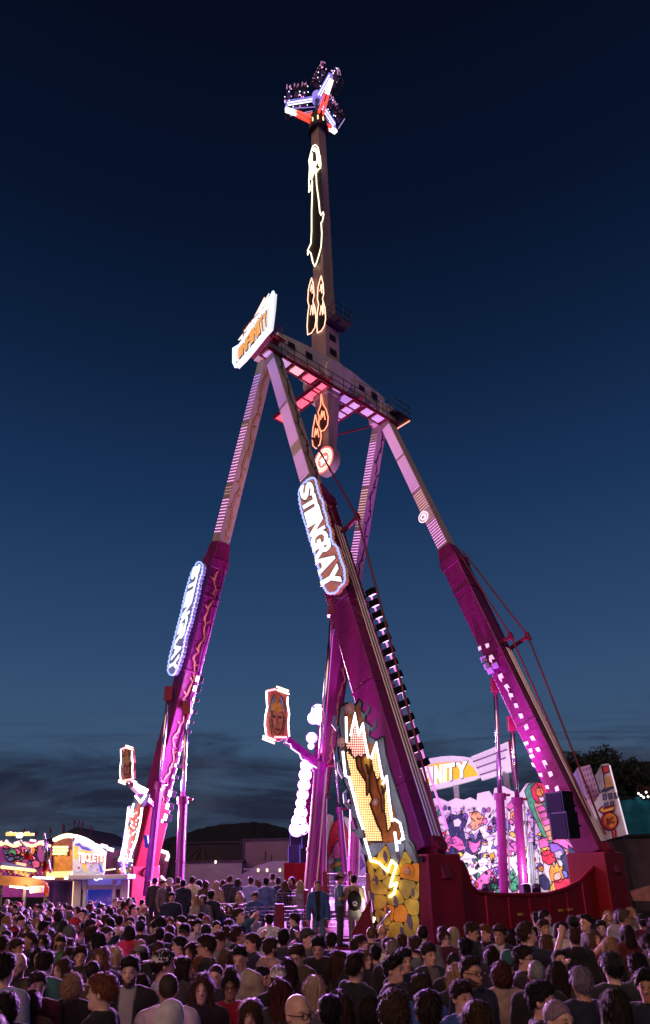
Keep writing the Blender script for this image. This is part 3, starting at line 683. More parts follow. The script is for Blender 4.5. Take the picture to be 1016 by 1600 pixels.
outB = [(468, 768), (474, 757), (483, 749), (491, 747), (494, 757), (497, 770), (500, 778), (504, 784), (505, 796), (509, 806), (511, 820), (516, 829), (516, 842), (520, 850), (526, 855), (529, 866), (533, 878), (537, 888), (538, 899), (538, 909), (530, 917), (525, 925), (514, 927), (508, 920), (504, 908), (500, 896), (497, 880), (494, 868), (490, 857), (487, 848), (483, 836), (480, 823), (476, 812), (472, 798), (469, 784)]
leg_sign(outB, [(478, 757), (484, 784), (491, 808), (497, 832), (504, 856), (511, 882), (520, 917)], 'STINGRAY', 'B', 'long scalloped sign of white letters on the near centre leg', 1.02, (20, 29))
outA = [(310, 878), (316, 882), (315, 893), (311, 905), (308, 920), (305, 935), (301, 950), (297, 968), (293, 980), (289, 992), (287, 1003), (284, 1020), (279, 1035), (275, 1047), (269, 1055), (263, 1050), (264, 1038), (267, 1022), (271, 1008), (275, 992), (279, 976), (284, 958), (287, 943), (291, 925), (296, 908), (301, 892)]
leg_sign(outA, [(309, 884), (302, 910), (296, 936), (290, 962), (283, 990), (276, 1020), (269, 1048)], 'STINGRAY', 'A', 'narrow bright white letter sign standing off the left front leg', 1.25, (12, 13), .5)
# white shapes painted down the lower half of the right leg
foot, top, w, n1, n2, ln, J = LEGS['D']
PD = lambda x, y, k=0.0: onp(x, y, foot + n1 * (.61 + k), n1)
m_wp = mat('glowing_leg_paint', (.80, .66, .82), .5, var=.08, emit=(.95, .62, 1.0), es=.8)  # slight glow put into the paint so the shapes read as lit
wedge = [[(746, 1011), (751, 1008), (753, 1015), (748, 1018)], [(757, 1006), (764, 1004), (765, 1011), (760, 1014)], [(763, 1024), (769, 1021), (774, 1030), (768, 1030), (769, 1038), (764, 1034)], [(777, 1054), (784, 1050), (788, 1059), (783, 1060), (785, 1068), (780, 1063)], [(786, 1071), (792, 1067), (798, 1075), (792, 1074), (797, 1086)], [(793, 1083), (801, 1082), (803, 1089), (797, 1090), (799, 1096)], [(802, 1099), (808, 1098), (811, 1106), (805, 1107)], [(809, 1115), (816, 1114), (819, 1122), (813, 1124)], [(818, 1133), (824, 1130), (827, 1139), (821, 1142)], [(827, 1151), (833, 1148), (838, 1157), (831, 1158)], [(817, 1160), (825, 1157), (827, 1163), (820, 1166)], [(835, 1169), (842, 1166), (846, 1174), (840, 1176)], [(825, 1170), (831, 1168), (833, 1176), (828, 1178)], [(826, 1180), (833, 1177), (837, 1184), (829, 1186)], [(846, 1188), (852, 1186), (857, 1196), (851, 1195), (853, 1203)], [(829, 1191), (834, 1192), (838, 1200), (833, 1199)], [(855, 1206), (862, 1204), (865, 1212), (859, 1216)], [(840, 1208), (847, 1207), (849, 1215), (843, 1214)], [(866, 1230), (872, 1226), (875, 1236), (868, 1238)], [(851, 1227), (857, 1226), (859, 1234), (853, 1233)]]
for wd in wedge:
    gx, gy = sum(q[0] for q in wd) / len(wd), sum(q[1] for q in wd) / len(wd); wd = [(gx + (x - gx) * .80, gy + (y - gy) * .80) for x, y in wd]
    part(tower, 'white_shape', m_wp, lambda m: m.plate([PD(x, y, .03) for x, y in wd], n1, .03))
# a round lamp motif on its upper section
def motif(m, r0, r1):
    c = onp(662, 808, foot + n1 * .43, n1)
    for k in range(20):
        a0, a1 = k * math.pi / 10, (k + 1) * math.pi / 10; Q = lambda r, q: c + n1 * .03 + (n2 * math.cos(q) + w * math.sin(q)) * r
        m.add([Q(r0, a0), Q(r1, a0), Q(r1, a1), Q(r0, a1)], [(0, 1, 2, 3)])
part(tower, 'lamp_motif', glow('motif_pink', (1.0, .62, .72), 1.6), lambda m: (motif(m, .12, .24), motif(m, .32, .40)))
# boxes clamped to the leg (grey lamps seen from behind)
for x, y in ((756, 1030), (761, 1041), (774, 1040), (766, 1048)):
    part(tower, 'spot_lamp', mat('lamp_grey', (.42, .40, .5), .4), lambda m: m.bar(PD(x, y, .0), PD(x, y, .35), .34, .34, w), bevel=.02)

# ------------------------------------------------------------------ floodlight column on the rear leg
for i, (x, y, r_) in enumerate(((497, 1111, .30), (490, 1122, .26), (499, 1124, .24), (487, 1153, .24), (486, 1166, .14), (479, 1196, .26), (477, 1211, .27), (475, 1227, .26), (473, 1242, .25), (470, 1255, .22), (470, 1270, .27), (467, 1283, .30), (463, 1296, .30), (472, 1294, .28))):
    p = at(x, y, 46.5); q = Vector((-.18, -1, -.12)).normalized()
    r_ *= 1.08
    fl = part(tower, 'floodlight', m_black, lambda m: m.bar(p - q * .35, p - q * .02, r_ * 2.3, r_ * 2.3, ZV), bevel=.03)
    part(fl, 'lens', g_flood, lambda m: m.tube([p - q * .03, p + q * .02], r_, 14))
    part(fl, 'halo_ring', glow('halo_violet', (.58, .30, 1.0), .95), lambda m: m.tube([p - q * .05, p - q * .02], r_ * 1.5, 18))  # violet glowing ring added as a halo round the lens
    part(fl, 'yoke', m_dark, lambda m: m.tube([p - q * .3, p - q * .3 + Vector((.5, 1.2, 0))], .04, 6))
    if i in (0, 3, 6, 9, 12):
        lamp('flood_beam', 'SPOT', p + q * .15, 46000, (.66, .24, 1.0), .5, target=p + q * 20 + Vector((-1.5, 0, -5)), spot=150, blend=.6)

for y in (1118, 1205, 1280): lamp('flood_spill', 'POINT', at(478 - (y - 1118) * .12, y, 45.6), 800, (.55, .22, 1.0), .5)
# ------------------------------------------------------------------ comic explosion boards
m_goldrock = mat('board_gold', (.56, .40, .06), .45, var=.45, scale=2.5)
m_goldrock2 = mat('board_ochre', (.40, .30, .08), .45, var=.45, scale=1.6)
m_oran = mat('board_orange', (.78, .28, .03), .45, var=.4, scale=2)
m_rust = mat('board_rust', (.46, .13, .03), .5, var=.5, scale=2)
m_greyb = mat('board_blue_grey', (.16, .20, .30), .5, var=.3, scale=1.5)
m_pinkb = mat('board_dusty_pink', (.50, .28, .30), .5, var=.3, scale=2)
m_ink = mat('board_ink', (.008, .008, .012), .55, var=.2)
def ptin(x, y, poly):
    c = False
    for i in range(len(poly)):
        (x0, y0), (x1, y1) = poly[i - 1], poly[i]
        if (y0 > y) != (y1 > y) and x < (x1 - x0) * (y - y0) / (y1 - y0) + x0: c = not c
    return c
def clip_half(poly, mx, my, nx, ny):
    o = []
    for i in range(len(poly)):
        a_, b_ = poly[i - 1], poly[i]; da = (a_[0] - mx) * nx + (a_[1] - my) * ny; db = (b_[0] - mx) * nx + (b_[1] - my) * ny
        if (da < 0) != (db < 0):
            t = da / (da - db); o.append((a_[0] + (b_[0] - a_[0]) * t, a_[1] + (b_[1] - a_[1]) * t))
        if db < 0: o.append(b_)
    return o
def cells(region, seeds, gap):
    """stone-like cells of a convex region round the given seeds"""
    for i, s in enumerate(seeds):
        c = list(region)
        for j, t in enumerate(seeds):
            if i == j: continue
            mx, my = (s[0] + t[0]) / 2, (s[1] + t[1]) / 2; nx, ny = t[0] - s[0], t[1] - s[1]; l = math.hypot(nx, ny)
            c = clip_half(c, mx - nx / l * gap, my - ny / l * gap, nx, ny)
            if len(c) < 3: break
        if len(c) >= 3: yield i, c
def rounded(c, k=.25):
    o = []
    for i in range(len(c)):
        p, q, r_ = c[i - 1], c[i], c[(i + 1) % len(c)]
        o.append((q[0] + (p[0] - q[0]) * k, q[1] + (p[1] - q[1]) * k)); o.append((q[0] + (r_[0] - q[0]) * k, q[1] + (r_[1] - q[1]) * k))
    return o
root, n, P = plane_sign('explosion_board', 'tall comic board of lightning bolts, bulbs and golden rocks beside the stairs', 'sign board', at(610, 1440, 23.6), (-.42, -.9, 0))
flame = [(531, 1105), (537, 1100), (546, 1098), (552, 1106), (556, 1100), (561, 1092), (566, 1098), (565, 1110), (572, 1116), (571, 1126), (580, 1134), (577, 1150), (588, 1156), (600, 1150), (603, 1175), (612, 1210), (622, 1240), (634, 1275), (640, 1310), (648, 1320), (655, 1350), (655, 1468), (590, 1468), (584, 1420), (575, 1360), (566, 1320), (556, 1290), (548, 1262), (545, 1238), (537, 1222), (535, 1200), (531, 1190), (528, 1170), (532, 1150), (528, 1130)]
part(root, 'backing', m_greyb, lambda m: m.plate([P(*q) for q in flame], n, .12))
part(root, 'ink_edge', m_ink, lambda m: m.tube([P(x, y, .03) for x, y in flame], .035, 5, True))
spx = lambda y: 555 + (y - 1100) * .215
part(root, 'inner_panel', mat('board_umber', (.34, .11, .03), .5, var=.7, scale=1.4), lambda m: m.plate([P(spx(y) + (x - spx(y)) * .70, y + 8, .03) for x, y in flame[:20]] + [P(spx(y) + (x - spx(y)) * .70, y, .03) for x, y in flame[-10:]], n, .03))
bolts = [[(541, 1118), (545, 1160), (551, 1142), (555, 1112), (560, 1150), (565, 1128), (571, 1160), (576, 1182), (573, 1190), (560, 1180), (553, 1186), (546, 1168), (541, 1176)],
         [(539, 1172), (556, 1186), (558, 1200), (574, 1225), (582, 1250), (578, 1256), (590, 1290), (596, 1300), (598, 1315), (572, 1315), (566, 1290), (556, 1262), (550, 1240), (553, 1236), (544, 1215), (547, 1210)],
         [(587, 1158), (591, 1190), (597, 1222), (590, 1224), (582, 1200), (580, 1190)],
         [(602, 1212), (607, 1245), (612, 1290), (606, 1300), (600, 1260), (599, 1222)]]
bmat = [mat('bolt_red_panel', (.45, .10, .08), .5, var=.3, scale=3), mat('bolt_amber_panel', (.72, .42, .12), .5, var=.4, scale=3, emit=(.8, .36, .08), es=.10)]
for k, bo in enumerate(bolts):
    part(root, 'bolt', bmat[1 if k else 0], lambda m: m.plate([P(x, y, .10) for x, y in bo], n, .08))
    part(root, 'bolt_edge', m_ink, lambda m: m.tube([P(x, y, .12) for x, y in bo], .03, 5, True))
    xs = [q[0] for q in bo]; ys = [q[1] for q in bo]; pts = []; y = min(ys)
    while y < max(ys):
        x = min(xs) + ((int(y) % 2) * 1.1)
        while x < max(xs):
            if ptin(x, y, bo): pts.append(P(x, y, .11))
            x += 3.4
        y += 3.8
    up = [p for p in pts if k == 0]
    part(root, 'bulb', g_bulb if k else glow('bulb_salmon', (1.0, .45, .35), 1.5), lambda m: m.dots(pts, n, .034, .9)).__setitem__('kind', 'stuff')
whites = [[(541, 1120), (542, 1160)], [(548, 1150), (555, 1114), (560, 1146)], [(560, 1150), (567, 1130), (571, 1160), (576, 1184)], [(536, 1174), (540, 1212), (546, 1216), (553, 1244), (561, 1276), (568, 1296)], [(580, 1186), (588, 1160), (593, 1192), (598, 1218)], [(598, 1226), (604, 1212), (608, 1250), (613, 1284)], [(616, 1280), (625, 1286), (630, 1306), (626, 1314), (632, 1310)], [(570, 1310), (580, 1345)], [(617, 1300), (621, 1330)], [(618, 1316), (626, 1316)]]
for q in whites:
    part(root, 'neon_edge', g_white, lambda m: m.tube([P(x, y, .34) for x, y in q], .042, 6))
spine = [(580, 1345), (592, 1348), (600, 1356), (606, 1362), (612, 1345), (620, 1352), (614, 1370), (610, 1385), (620, 1380), (616, 1396), (608, 1402)]
part(root, 'bulb_chain', glow('bulb_gold', (1.0, .80, .25), 3.4), lambda m: m.dots([P(spine[i][0] + (spine[i + 1][0] - spine[i][0]) * t, spine[i][1] + (spine[i + 1][1] - spine[i][1]) * t, .2) for i in range(len(spine) - 1) for t in (0, .2, .4, .6, .8)], n, .05, .9)).__setitem__('kind', 'stuff')
rocks = [(566, 1318), (640, 1316), (655, 1352), (655, 1467), (591, 1467), (585, 1420), (575, 1360)]
rnd = random.Random(5); seeds = []
while len(seeds) < 26:
    x, y = rnd.uniform(568, 654), rnd.uniform(1318, 1466)
    if ptin(x, y, rocks) and all(math.hypot((x - a_) * 1.7, y - b_) > 17 for a_, b_ in seeds): seeds.append((x, y))
for i, c in cells(rocks, seeds, .38):
    gm = m_goldrock if y and i % 5 not in (1, 3) else (m_goldrock2 if i % 5 == 1 else (m_greyb if seeds[i][1] < 1380 else m_goldrock))
    if i % 11 == 0: gm = m_oran
    part(root, 'rock', gm, lambda m: m.plate([P(x, y, .07 + .02 * (i % 3)) for x, y in rounded(c, .2)], n, .1))
part(root, 'ink_ground', m_ink, lambda m: m.plate([P(x, y, .02) for x, y in rocks], n, .02))
for cx, cy, s in ((602, 1338, 7), (588, 1375, 6), (640, 1440, 9), (596, 1440, 7), (622, 1338, 6), (618, 1408, 7), (606, 1424, 6), (645, 1395, 5), (582, 1400, 5), (628, 1456, 6), (600, 1362, 5)):
    part(root, 'rock_crack', mat('board_violet', (.10, .07, .18), .5), lambda m: m.plate([P(cx + dx * s / 8, cy + dy * s / 6, .16) for dx, dy in ((-3, -8), (2, -5), (4, 2), (3, 9), (-1, 6), (-4, 0))], n, .03))
for cx, cy, r_ in ((547, 1107, 9), (534, 1160, 8), (586, 1253, 6)):
    part(root, 'burst', m_pinkb, lambda m: m.plate([P(cx + math.cos(k * math.pi / 9) * r_ * (1 if k % 2 else .72), cy + math.sin(k * math.pi / 9) * r_ * 1.15 * (1 if k % 2 else .72), .09) for k in range(18)], n, .06))
    part(root, 'burst_core', mat('board_pale_pink', (.62, .42, .40), .5), lambda m: m.plate([P(cx + math.cos(k * math.pi / 6) * r_ * .45 * (1 if k % 2 else .7), cy + math.sin(k * math.pi / 6) * r_ * .5 * (1 if k % 2 else .7), .12) for k in range(12)], n, .03))
for cx, cy, s in ((573, 1192, 1.0), (597, 1226, .85)):
    body = [(cx - 9 * s, cy - 2), (cx - 8 * s, cy - 9 * s), (cx - 3 * s, cy - 14 * s), (cx + 3 * s, cy - 12 * s), (cx + 7 * s, cy - 6 * s), (cx + 7 * s, cy + 6 * s), (cx + 4 * s, cy + 16 * s), (cx + 4 * s, cy + 46 * s), (cx, cy + 52 * s), (cx - 2 * s, cy + 20 * s), (cx - 7 * s, cy + 10 * s)]
    fb = part(root, 'flame_figure', m_rust, lambda m: m.plate([P(x, y, .18) for x, y in body], n, .08))
    part(fb, 'glow_patch', m_oran, lambda m: m.plate([P(cx + (x - cx) * .62, cy + (y - cy) * .6 - 1, .2) for x, y in body[:8]], n, .03))
    part(fb, 'mask', mat('board_yellow', (.72, .46, .05), .45), lambda m: m.plate([P(cx + dx * s, cy + dy * s, .23) for dx, dy in ((-4, -7), (0, -9), (4, -6), (3, -1), (4, 5), (0, 2), (-3, 6), (-4, 0))], n, .03))
    part(fb, 'ink_line', m_ink, lambda m: (m.tube([P(x, y, .2) for x, y in body], .025, 5, True), m.tube([P(cx - 1 * s, cy + 2, .26), P(cx + s, cy + 9 * s, .26), P(cx + 2 * s, cy + 18 * s, .26)], .04, 5)))
for pts in ([(538, 1215), (531, 1205), (529, 1192), (534, 1186)], [(548, 1262), (540, 1254), (538, 1240), (545, 1232)], [(572, 1118), (578, 1108), (573, 1098)], [(580, 1140), (588, 1136), (586, 1124)], [(528, 1140), (521, 1132), (523, 1120), (530, 1118)], [(560, 1300), (550, 1296), (548, 1284)]):
    part(root, 'flame_curl', m_greyb, lambda m: m.tube([P(x, y, .02) for x, y in pts], .10, 8, r1=.03))
part(root, 'smoke_curl', m_greyb, lambda m: [m.plate([P(cx + math.cos(k * .63) * r_, cy + math.sin(k * .63) * r_, .13) for k in range(10)], n, .05) for cx, cy, r_ in ((556, 1272, 7), (563, 1302, 8), (570, 1330, 6), (553, 1262, 5))])
part(root, 'back_frame', m_dark, lambda m: (m.bar(P(600, 1468, -.25), P(575, 1180, -.25), .12, .12), m.bar(P(640, 1468, -.25), P(610, 1260, -.25), .12, .12)))
part(root, 'rose', m_oran, lambda m: [m.plate([P(636 + math.cos(k * .52 + r_) * r_, 1361 + math.sin(k * .52 + r_) * r_, .2 + (11 - r_) * .012) for k in range(12)], n, .03) for r_ in (11, 8, 5.5)])
part(root, 'rose_centre', m_pinkb, lambda m: m.plate([P(636 + math.cos(k * .52) * 4, 1361 + math.sin(k * .52) * 5, .34) for k in range(12)], n, .03))

# its twin beside the left front leg, seen edge-on
foot = LEGS['A'][0]
root, n, P = plane_sign('explosion_board', 'brilliant bulb lined board seen edge on beside the ticket booth', 'sign board', at(208, 1370, 38.6), (-.80, -.60, 0))
fl2 = [(213, 1240), (219, 1236), (222, 1243), (232, 1240), (228, 1252), (221, 1262), (219, 1280), (213, 1310), (207, 1330), (204, 1352), (202, 1372), (182, 1372), (184, 1345), (190, 1325), (192, 1310), (196, 1290), (199, 1275), (201, 1258), (206, 1262), (210, 1248)]
part(root, 'backing', m_greyb, lambda m: m.plate([P(*q) for q in fl2], n, .12))
for bo in ([(208, 1268), (214, 1262), (212, 1290), (204, 1330), (196, 1350), (192, 1345), (200, 1310), (204, 1285)], [(216, 1250), (221, 1248), (216, 1275), (212, 1300), (209, 1305), (213, 1275)]):
    part(root, 'bolt', m_rust, lambda m: m.plate([P(x, y, .1) for x, y in bo], n, .06))
for i, bo in enumerate(([(206, 1262), (210, 1266), (205, 1285), (201, 1283)], [(198, 1290), (203, 1292), (199, 1306), (195, 1308)], [(208, 1300), (211, 1302), (207, 1318), (204, 1316)])):
    part(root, 'bolt', m_oran, lambda m: m.plate([P(x, y, .13) for x, y in bo], n, .04))
for q in ([(209, 1256), (204, 1275), (201, 1262), (198, 1290), (194, 1318), (189, 1340)], [(222, 1262), (219, 1285), (213, 1312), (206, 1330), (202, 1346)], [(212, 1244), (220, 1254), (228, 1242)], [(200, 1300), (197, 1325), (186, 1345)]):
    part(root, 'neon_edge', g_white, lambda m: m.tube([P(x, y, .2) for x, y in q], .065, 6))
seeds = [(187, 1350), (194, 1345), (199, 1352), (188, 1362), (196, 1366), (202, 1360), (192, 1356), (185, 1370)]
for i, c in cells([(183, 1340), (205, 1340), (202, 1372), (182, 1372)], seeds, .4):
    part(root, 'rock', m_goldrock if i % 2 else m_greyb, lambda m: m.plate([P(x, y, .12) for x, y in rounded(c)], n, .06))
part(root, 'bulb', g_bulbw, lambda m: m.dots([P(205 + random.uniform(-9, 9) - (y - 1300) * .14, y, .17) for y in range(1270, 1365, 2)], n, .06, .9)).__setitem__('kind', 'stuff')
part(root, 'stand', m_dark, lambda m: m.bar(Vector((P(192, 1372).x, P(192, 1372).y, 0)) - n * .3, P(205, 1330, -.3), .14, .14))

# ------------------------------------------------------------------ portrait signs on brackets
m_skin = mat('portrait_skin', (.66, .30, .16), .5, var=.3, scale=5); m_skin2 = mat('portrait_shade', (.42, .13, .08), .5, var=.3, scale=5)
m_hood = mat('portrait_hood', (.24, .30, .42), .5, var=.3, scale=4); m_band = mat('portrait_band', (.80, .45, .06), .45, var=.4, scale=5)
def portrait(root, n, P, sx, q0, detail=True):
    """q0: maps unit coordinates (x 0..1, y 0..1 down) on the board to pixels"""
    Q = lambda x, y, k=0.0: P(*q0(x, y), k)
    edge = [(.10, .07), (.35, .02), (.62, .06), (.92, .04), (.94, .25), (1.0, .45), (.96, .62), (1.0, .84), (.80, .90), (.55, .97), (.22, .95), (.08, .90), (.0, .72), (.02, .52), (.10, .36), (.06, .2)]
    pn = part(root, 'panel', mat('portrait_panel', (.42, .08, .07), .5, var=.3, scale=3), lambda m: m.plate([Q(*e_) for e_ in edge], n, .15))
    part(root, 'hair', m_skin2, lambda m: m.plate([Q(x, y, .02) for x, y in ((.2, .4), (.3, .2), (.5, .12), (.7, .18), (.82, .38), (.9, .6), (.85, .82), (.6, .9), (.3, .88), (.14, .75), (.16, .55))], n, .02))
    part(root, 'hood', m_hood, lambda m: m.plate([Q(x, y, .05) for x, y in ((.2, .45), (.22, .3), (.35, .17), (.52, .12), (.7, .17), (.82, .3), (.84, .45), (.52, .40))], n, .03))
    part(root, 'headband', m_band, lambda m: m.plate([Q(x, y, .08) for x, y in ((.24, .42), (.3, .33), (.42, .28), (.52, .24), (.62, .28), (.72, .33), (.78, .42), (.66, .43), (.52, .47), (.38, .43))], n, .03))
    part(root, 'headband_gem', m_oran, lambda m: m.plate([Q(x, y, .1) for x, y in ((.44, .16), (.52, .10), (.6, .16), (.58, .27), (.52, .31), (.46, .27))], n, .03))
    fc = part(root, 'face', m_skin, lambda m: m.plate([Q(x, y, .06) for x, y in ((.30, .46), (.52, .45), (.74, .46), (.77, .58), (.72, .72), (.62, .82), (.52, .86), (.42, .82), (.33, .72), (.28, .58))], n, .03))
    part(fc, 'nose', m_skin2, lambda m: m.plate([Q(x, y, .09) for x, y in ((.49, .5), (.54, .5), (.58, .66), (.52, .69), (.46, .66))], n, .03))
    for x0 in (.38, .63): part(fc, 'eye', m_ink, lambda m: m.plate([Q(x0 + dx, .535 + dy, .09) for dx, dy in ((-.07, 0), (-.02, -.018), (.06, -.005), (.03, .018), (-.03, .018))], n, .03))
    part(fc, 'mouth', mat('portrait_lip', (.30, .03, .04), .5), lambda m: m.plate([Q(x, y, .09) for x, y in ((.41, .745), (.52, .735), (.63, .745), (.57, .775), (.47, .775))], n, .03))
    part(root, 'ink_line', m_ink, lambda m: [m.tube([Q(x, y, .1) for x, y in s_], .018, 4) for s_ in (((.2, .45), (.22, .3), (.35, .17), (.52, .12), (.7, .17), (.82, .3), (.84, .45)), ((.3, .46), (.28, .58), (.33, .72), (.42, .82), (.52, .86), (.62, .82), (.72, .72), (.77, .58), (.74, .46)), ((.16, .55), (.22, .7), (.3, .88)), ((.82, .5), (.8, .68), (.72, .86)))])
    for s_ in (((.06, .1), (.08, .3), (.10, .38), (.02, .54), (.0, .7), (.06, .9)), ((.94, .16), (.93, .28), (1.0, .46), (.96, .62), (1.0, .86))):
        part(root, 'neon_edge', g_white, lambda m: m.tube([Q(x, y, .12) for x, y in s_], .036, 6))
    for s_, gm in ((((.48, .0), (.98, .055)), 'w'), (((.5, .055), (1.0, .11)), 'w'), (((.05, .10), (.45, .045)), 'r'), (((-.08, .90), (.42, .955)), 'w'), (((-.1, .95), (.4, 1.01)), 'w'), (((.4, .90), (.9, .88)), 'r')):
        part(root, 'end_tube', glow('tube_warm', (1.0, .86, .62), 2.4) if gm == 'w' else glow('tube_rose', (1.0, .40, .38), 2.0), lambda m: m.tube([Q(x, y, .12) for x, y in s_], .04, 6))
root, n, P = plane_sign('portrait_sign', 'wavy lit sign with a hooded face held out beside the floodlights', 'sign', at(433, 1118, 28.4), (-.25, -.97, 0))
portrait(root, n, P, 1, lambda x, y: (414 + 38 * x + 3 * (1 - x) * 0, 1073 + 88 * y + 4 * x - 2))
col = STRUT[0][1]
part(root, 'bracket', m_tube, lambda m: m.bar(P(448, 1156, -.2), col, .24, .3, ZV), bevel=.03)
part(root, 'bracket_neon', g_bluew, lambda m: m.tube([P(447, 1160, -.1), at(454, 1163, 28.5), at(456, 1170, 28.6), at(468, 1178, 28.7), at(471, 1186, 28.8), at(495, 1200, 29)], .03, 5))
root, n, P = plane_sign('portrait_sign', 'narrow lit sign above the ticket booth board, turned almost edge on', 'sign', at(197, 1196, 38.0), (-.93, -.36, 0))
portrait(root, n, P, 1, lambda x, y: (187.5 + 20 * x, 1167 + 60 * y - 2))
part(root, 'bracket', m_tube, lambda m: m.bar(P(205, 1226, -.2), at(238, 1258, 40.2), .24, .3, ZV), bevel=.03)
part(root, 'bracket_lamp', g_bulbw, lambda m: [m.bar(at(x, y, 38.8), at(x + 7, y + 4, 38.8), .35, .3) for x, y in ((204, 1221), (212, 1228), (222, 1233), (224, 1243))])

# ------------------------------------------------------------------ loudspeakers
def speaker(c, n, label, wd=1.05, ht=1.25):
    c = Vector(c); n = Vector(n).normalized(); s = n.cross(ZV).normalized()
    r_ = empty('loudspeaker', tuple(c), 0, label, 'loudspeaker')
    part(r_, 'cabinet', m_black, lambda m: m.bar(c - ZV * ht / 2, c + ZV * ht / 2, wd, .8, n), bevel=.04)
    part(r_, 'grille', mat('speaker_grille', (.012, .014, .02), .9, bump=.4, scale=8, spec=.05), lambda m: m.bar(c - ZV * (ht / 2 - .08) + n * .41, c + ZV * (ht / 2 - .08) + n * .41, wd - .14, .03, n))
    part(r_, 'edge_trim', mat('speaker_trim', (.10, .16, .35), .5), lambda m: [m.tube([c + n * .42 + s * (wd / 2 * k) - ZV * ht / 2, c + n * .42 + s * (wd / 2 * k) + ZV * ht / 2], .025, 5) for k in (-1, 1)])
    part(r_, 'bracket', m_dark, lambda m: m.tube([c - n * .35, c - n * 1.1], .05, 6))
nD = Vector((-.85, -.5, 0))
speaker(at(876, 1258, 34.9), nD, 'upper black loudspeaker on the foot of the right leg'); speaker(at(883, 1290, 34.7), nD, 'lower black loudspeaker on the foot of the right leg')
speaker(at(468, 1313, 47.5), (-.5, -.86, 0), 'upper blue lit loudspeaker below the floodlight column', .9, 1.1); speaker(at(465, 1335, 47.5), (-.5, -.86, 0), 'lower blue lit loudspeaker below the floodlight column', .9, 1.1)
# ------------------------------------------------------------------ painted back wall
MO = at(900, 1380, 40.5); MD = (at(668, 1380, 51.0) - MO); MD.z = 0; MD.normalize()         # the wall runs away to the left
MN = Vector((-MD.y, MD.x, 0))
if MN.y > 0: MN = -MN
def mp_(x, y, k=0.0): return onp(x, y, MO + MN * k, MN)
m_mw = mat('mural_white', (.74, .70, .74), .5, var=.06, scale=1.0)
INKS = {'ink': m_ink, 'violet': mat('mural_violet', (.20, .10, .42), .5, var=.4, scale=2), 'lilac': mat('mural_lilac', (.50, .36, .70), .5, var=.3, scale=2), 'blue': mat('mural_blue', (.12, .16, .45), .5, var=.4, scale=2), 'pink': mat('mural_pink', (.75, .16, .42), .5, var=.35, scale=2),
        'tan': mat('mural_tan', (.66, .36, .16), .5, var=.35, scale=2), 'yellow': mat('mural_yellow', (.80, .58, .10), .5, var=.3, scale=2), 'green': mat('mural_green', (.06, .38, .18), .5, var=.5, scale=3), 'red': mat('mural_red', (.62, .04, .07), .5, var=.4, scale=2), 'orange': mat('mural_orange', (.80, .30, .04), .5, var=.4, scale=2), 'grey': mat('mural_grey', (.36, .36, .44), .5, var=.3, scale=2), 'dkblue': mat('mural_dark_blue', (.03, .04, .10), .5, var=.4, scale=3), 'white': m_mw, 'skin': mat('mural_skin', (.66, .38, .28), .5, var=.3, scale=2)}
wall = empty('mural_wall', tuple(Vector((MO.x, MO.y, 0))), 0, 'floodlit white comic mural wall behind the right pair of struts', 'mural')
skyl = [(663, 1262), (672, 1250), (684, 1246), (700, 1253), (712, 1247), (725, 1250), (735, 1246), (745, 1251), (746, 1240), (764, 1236), (771, 1246), (772, 1232), (786, 1228), (800, 1236), (812, 1240), (822, 1225), (835, 1222), (852, 1228), (862, 1240), (905, 1300), (925, 1400), (925, 1412), (663, 1408)]
# the wall is made of upright panels
cuts = [663, 700, 737, 772, 806, 840, 880, 926]
def top_y(x):
    for (x0, y0), (x1, y1) in zip(skyl, skyl[1:]):
        if x0 <= x <= x1 and x1 > x0: return y0 + (y1 - y0) * (x - x0) / (x1 - x0)
    return 1300
for x0, x1 in zip(cuts, cuts[1:]):
    tops = [(x0 + .25, top_y(x0 + .25))] + [q for q in skyl[:-2] if x0 + .5 < q[0] < x1 - .5 and q[1] < 1395] + [(x1 - .25, top_y(x1 - .25))]
    part(wall, 'panel', m_mw, lambda m: m.plate([mp_(*q) for q in tops] + [mp_(x1 - .25, 1412), mp_(x0 + .25, 1410)], MN, .08))
part(wall, 'seam', INKS['grey'], lambda m: m.tube([mp_(690, 1347, .02), mp_(925, 1321, .02)], .03, 5))
DEP = [0]
def shape(root, poly, col, line=True, P=mp_, N_=MN, name='painted_shape', base=.02):
    DEP[0] = (DEP[0] + 1) % 40; k = base + DEP[0] * .0016
    o = part(root, name, INKS[col] if isinstance(col, str) else col, lambda m: m.plate([P(x, y, k) for x, y in poly], N_, .02))
    if line: part(o, 'ink_line', m_ink, lambda m: m.tube([P(x, y, k + .004) for x, y in poly], .028, 4, True))
    return o
def blobp(cx, cy, rx, ry, k=9, j=.22, rot=0.0, rnd=random.Random(3)):
    o = []
    for i in range(k):
        q = 2 * math.pi * i / k + rot; r_ = 1 + rnd.uniform(-j, j); o.append((cx + math.cos(q) * rx * r_, cy + math.sin(q) * ry * r_))
    return o
rnd = random.Random(11)
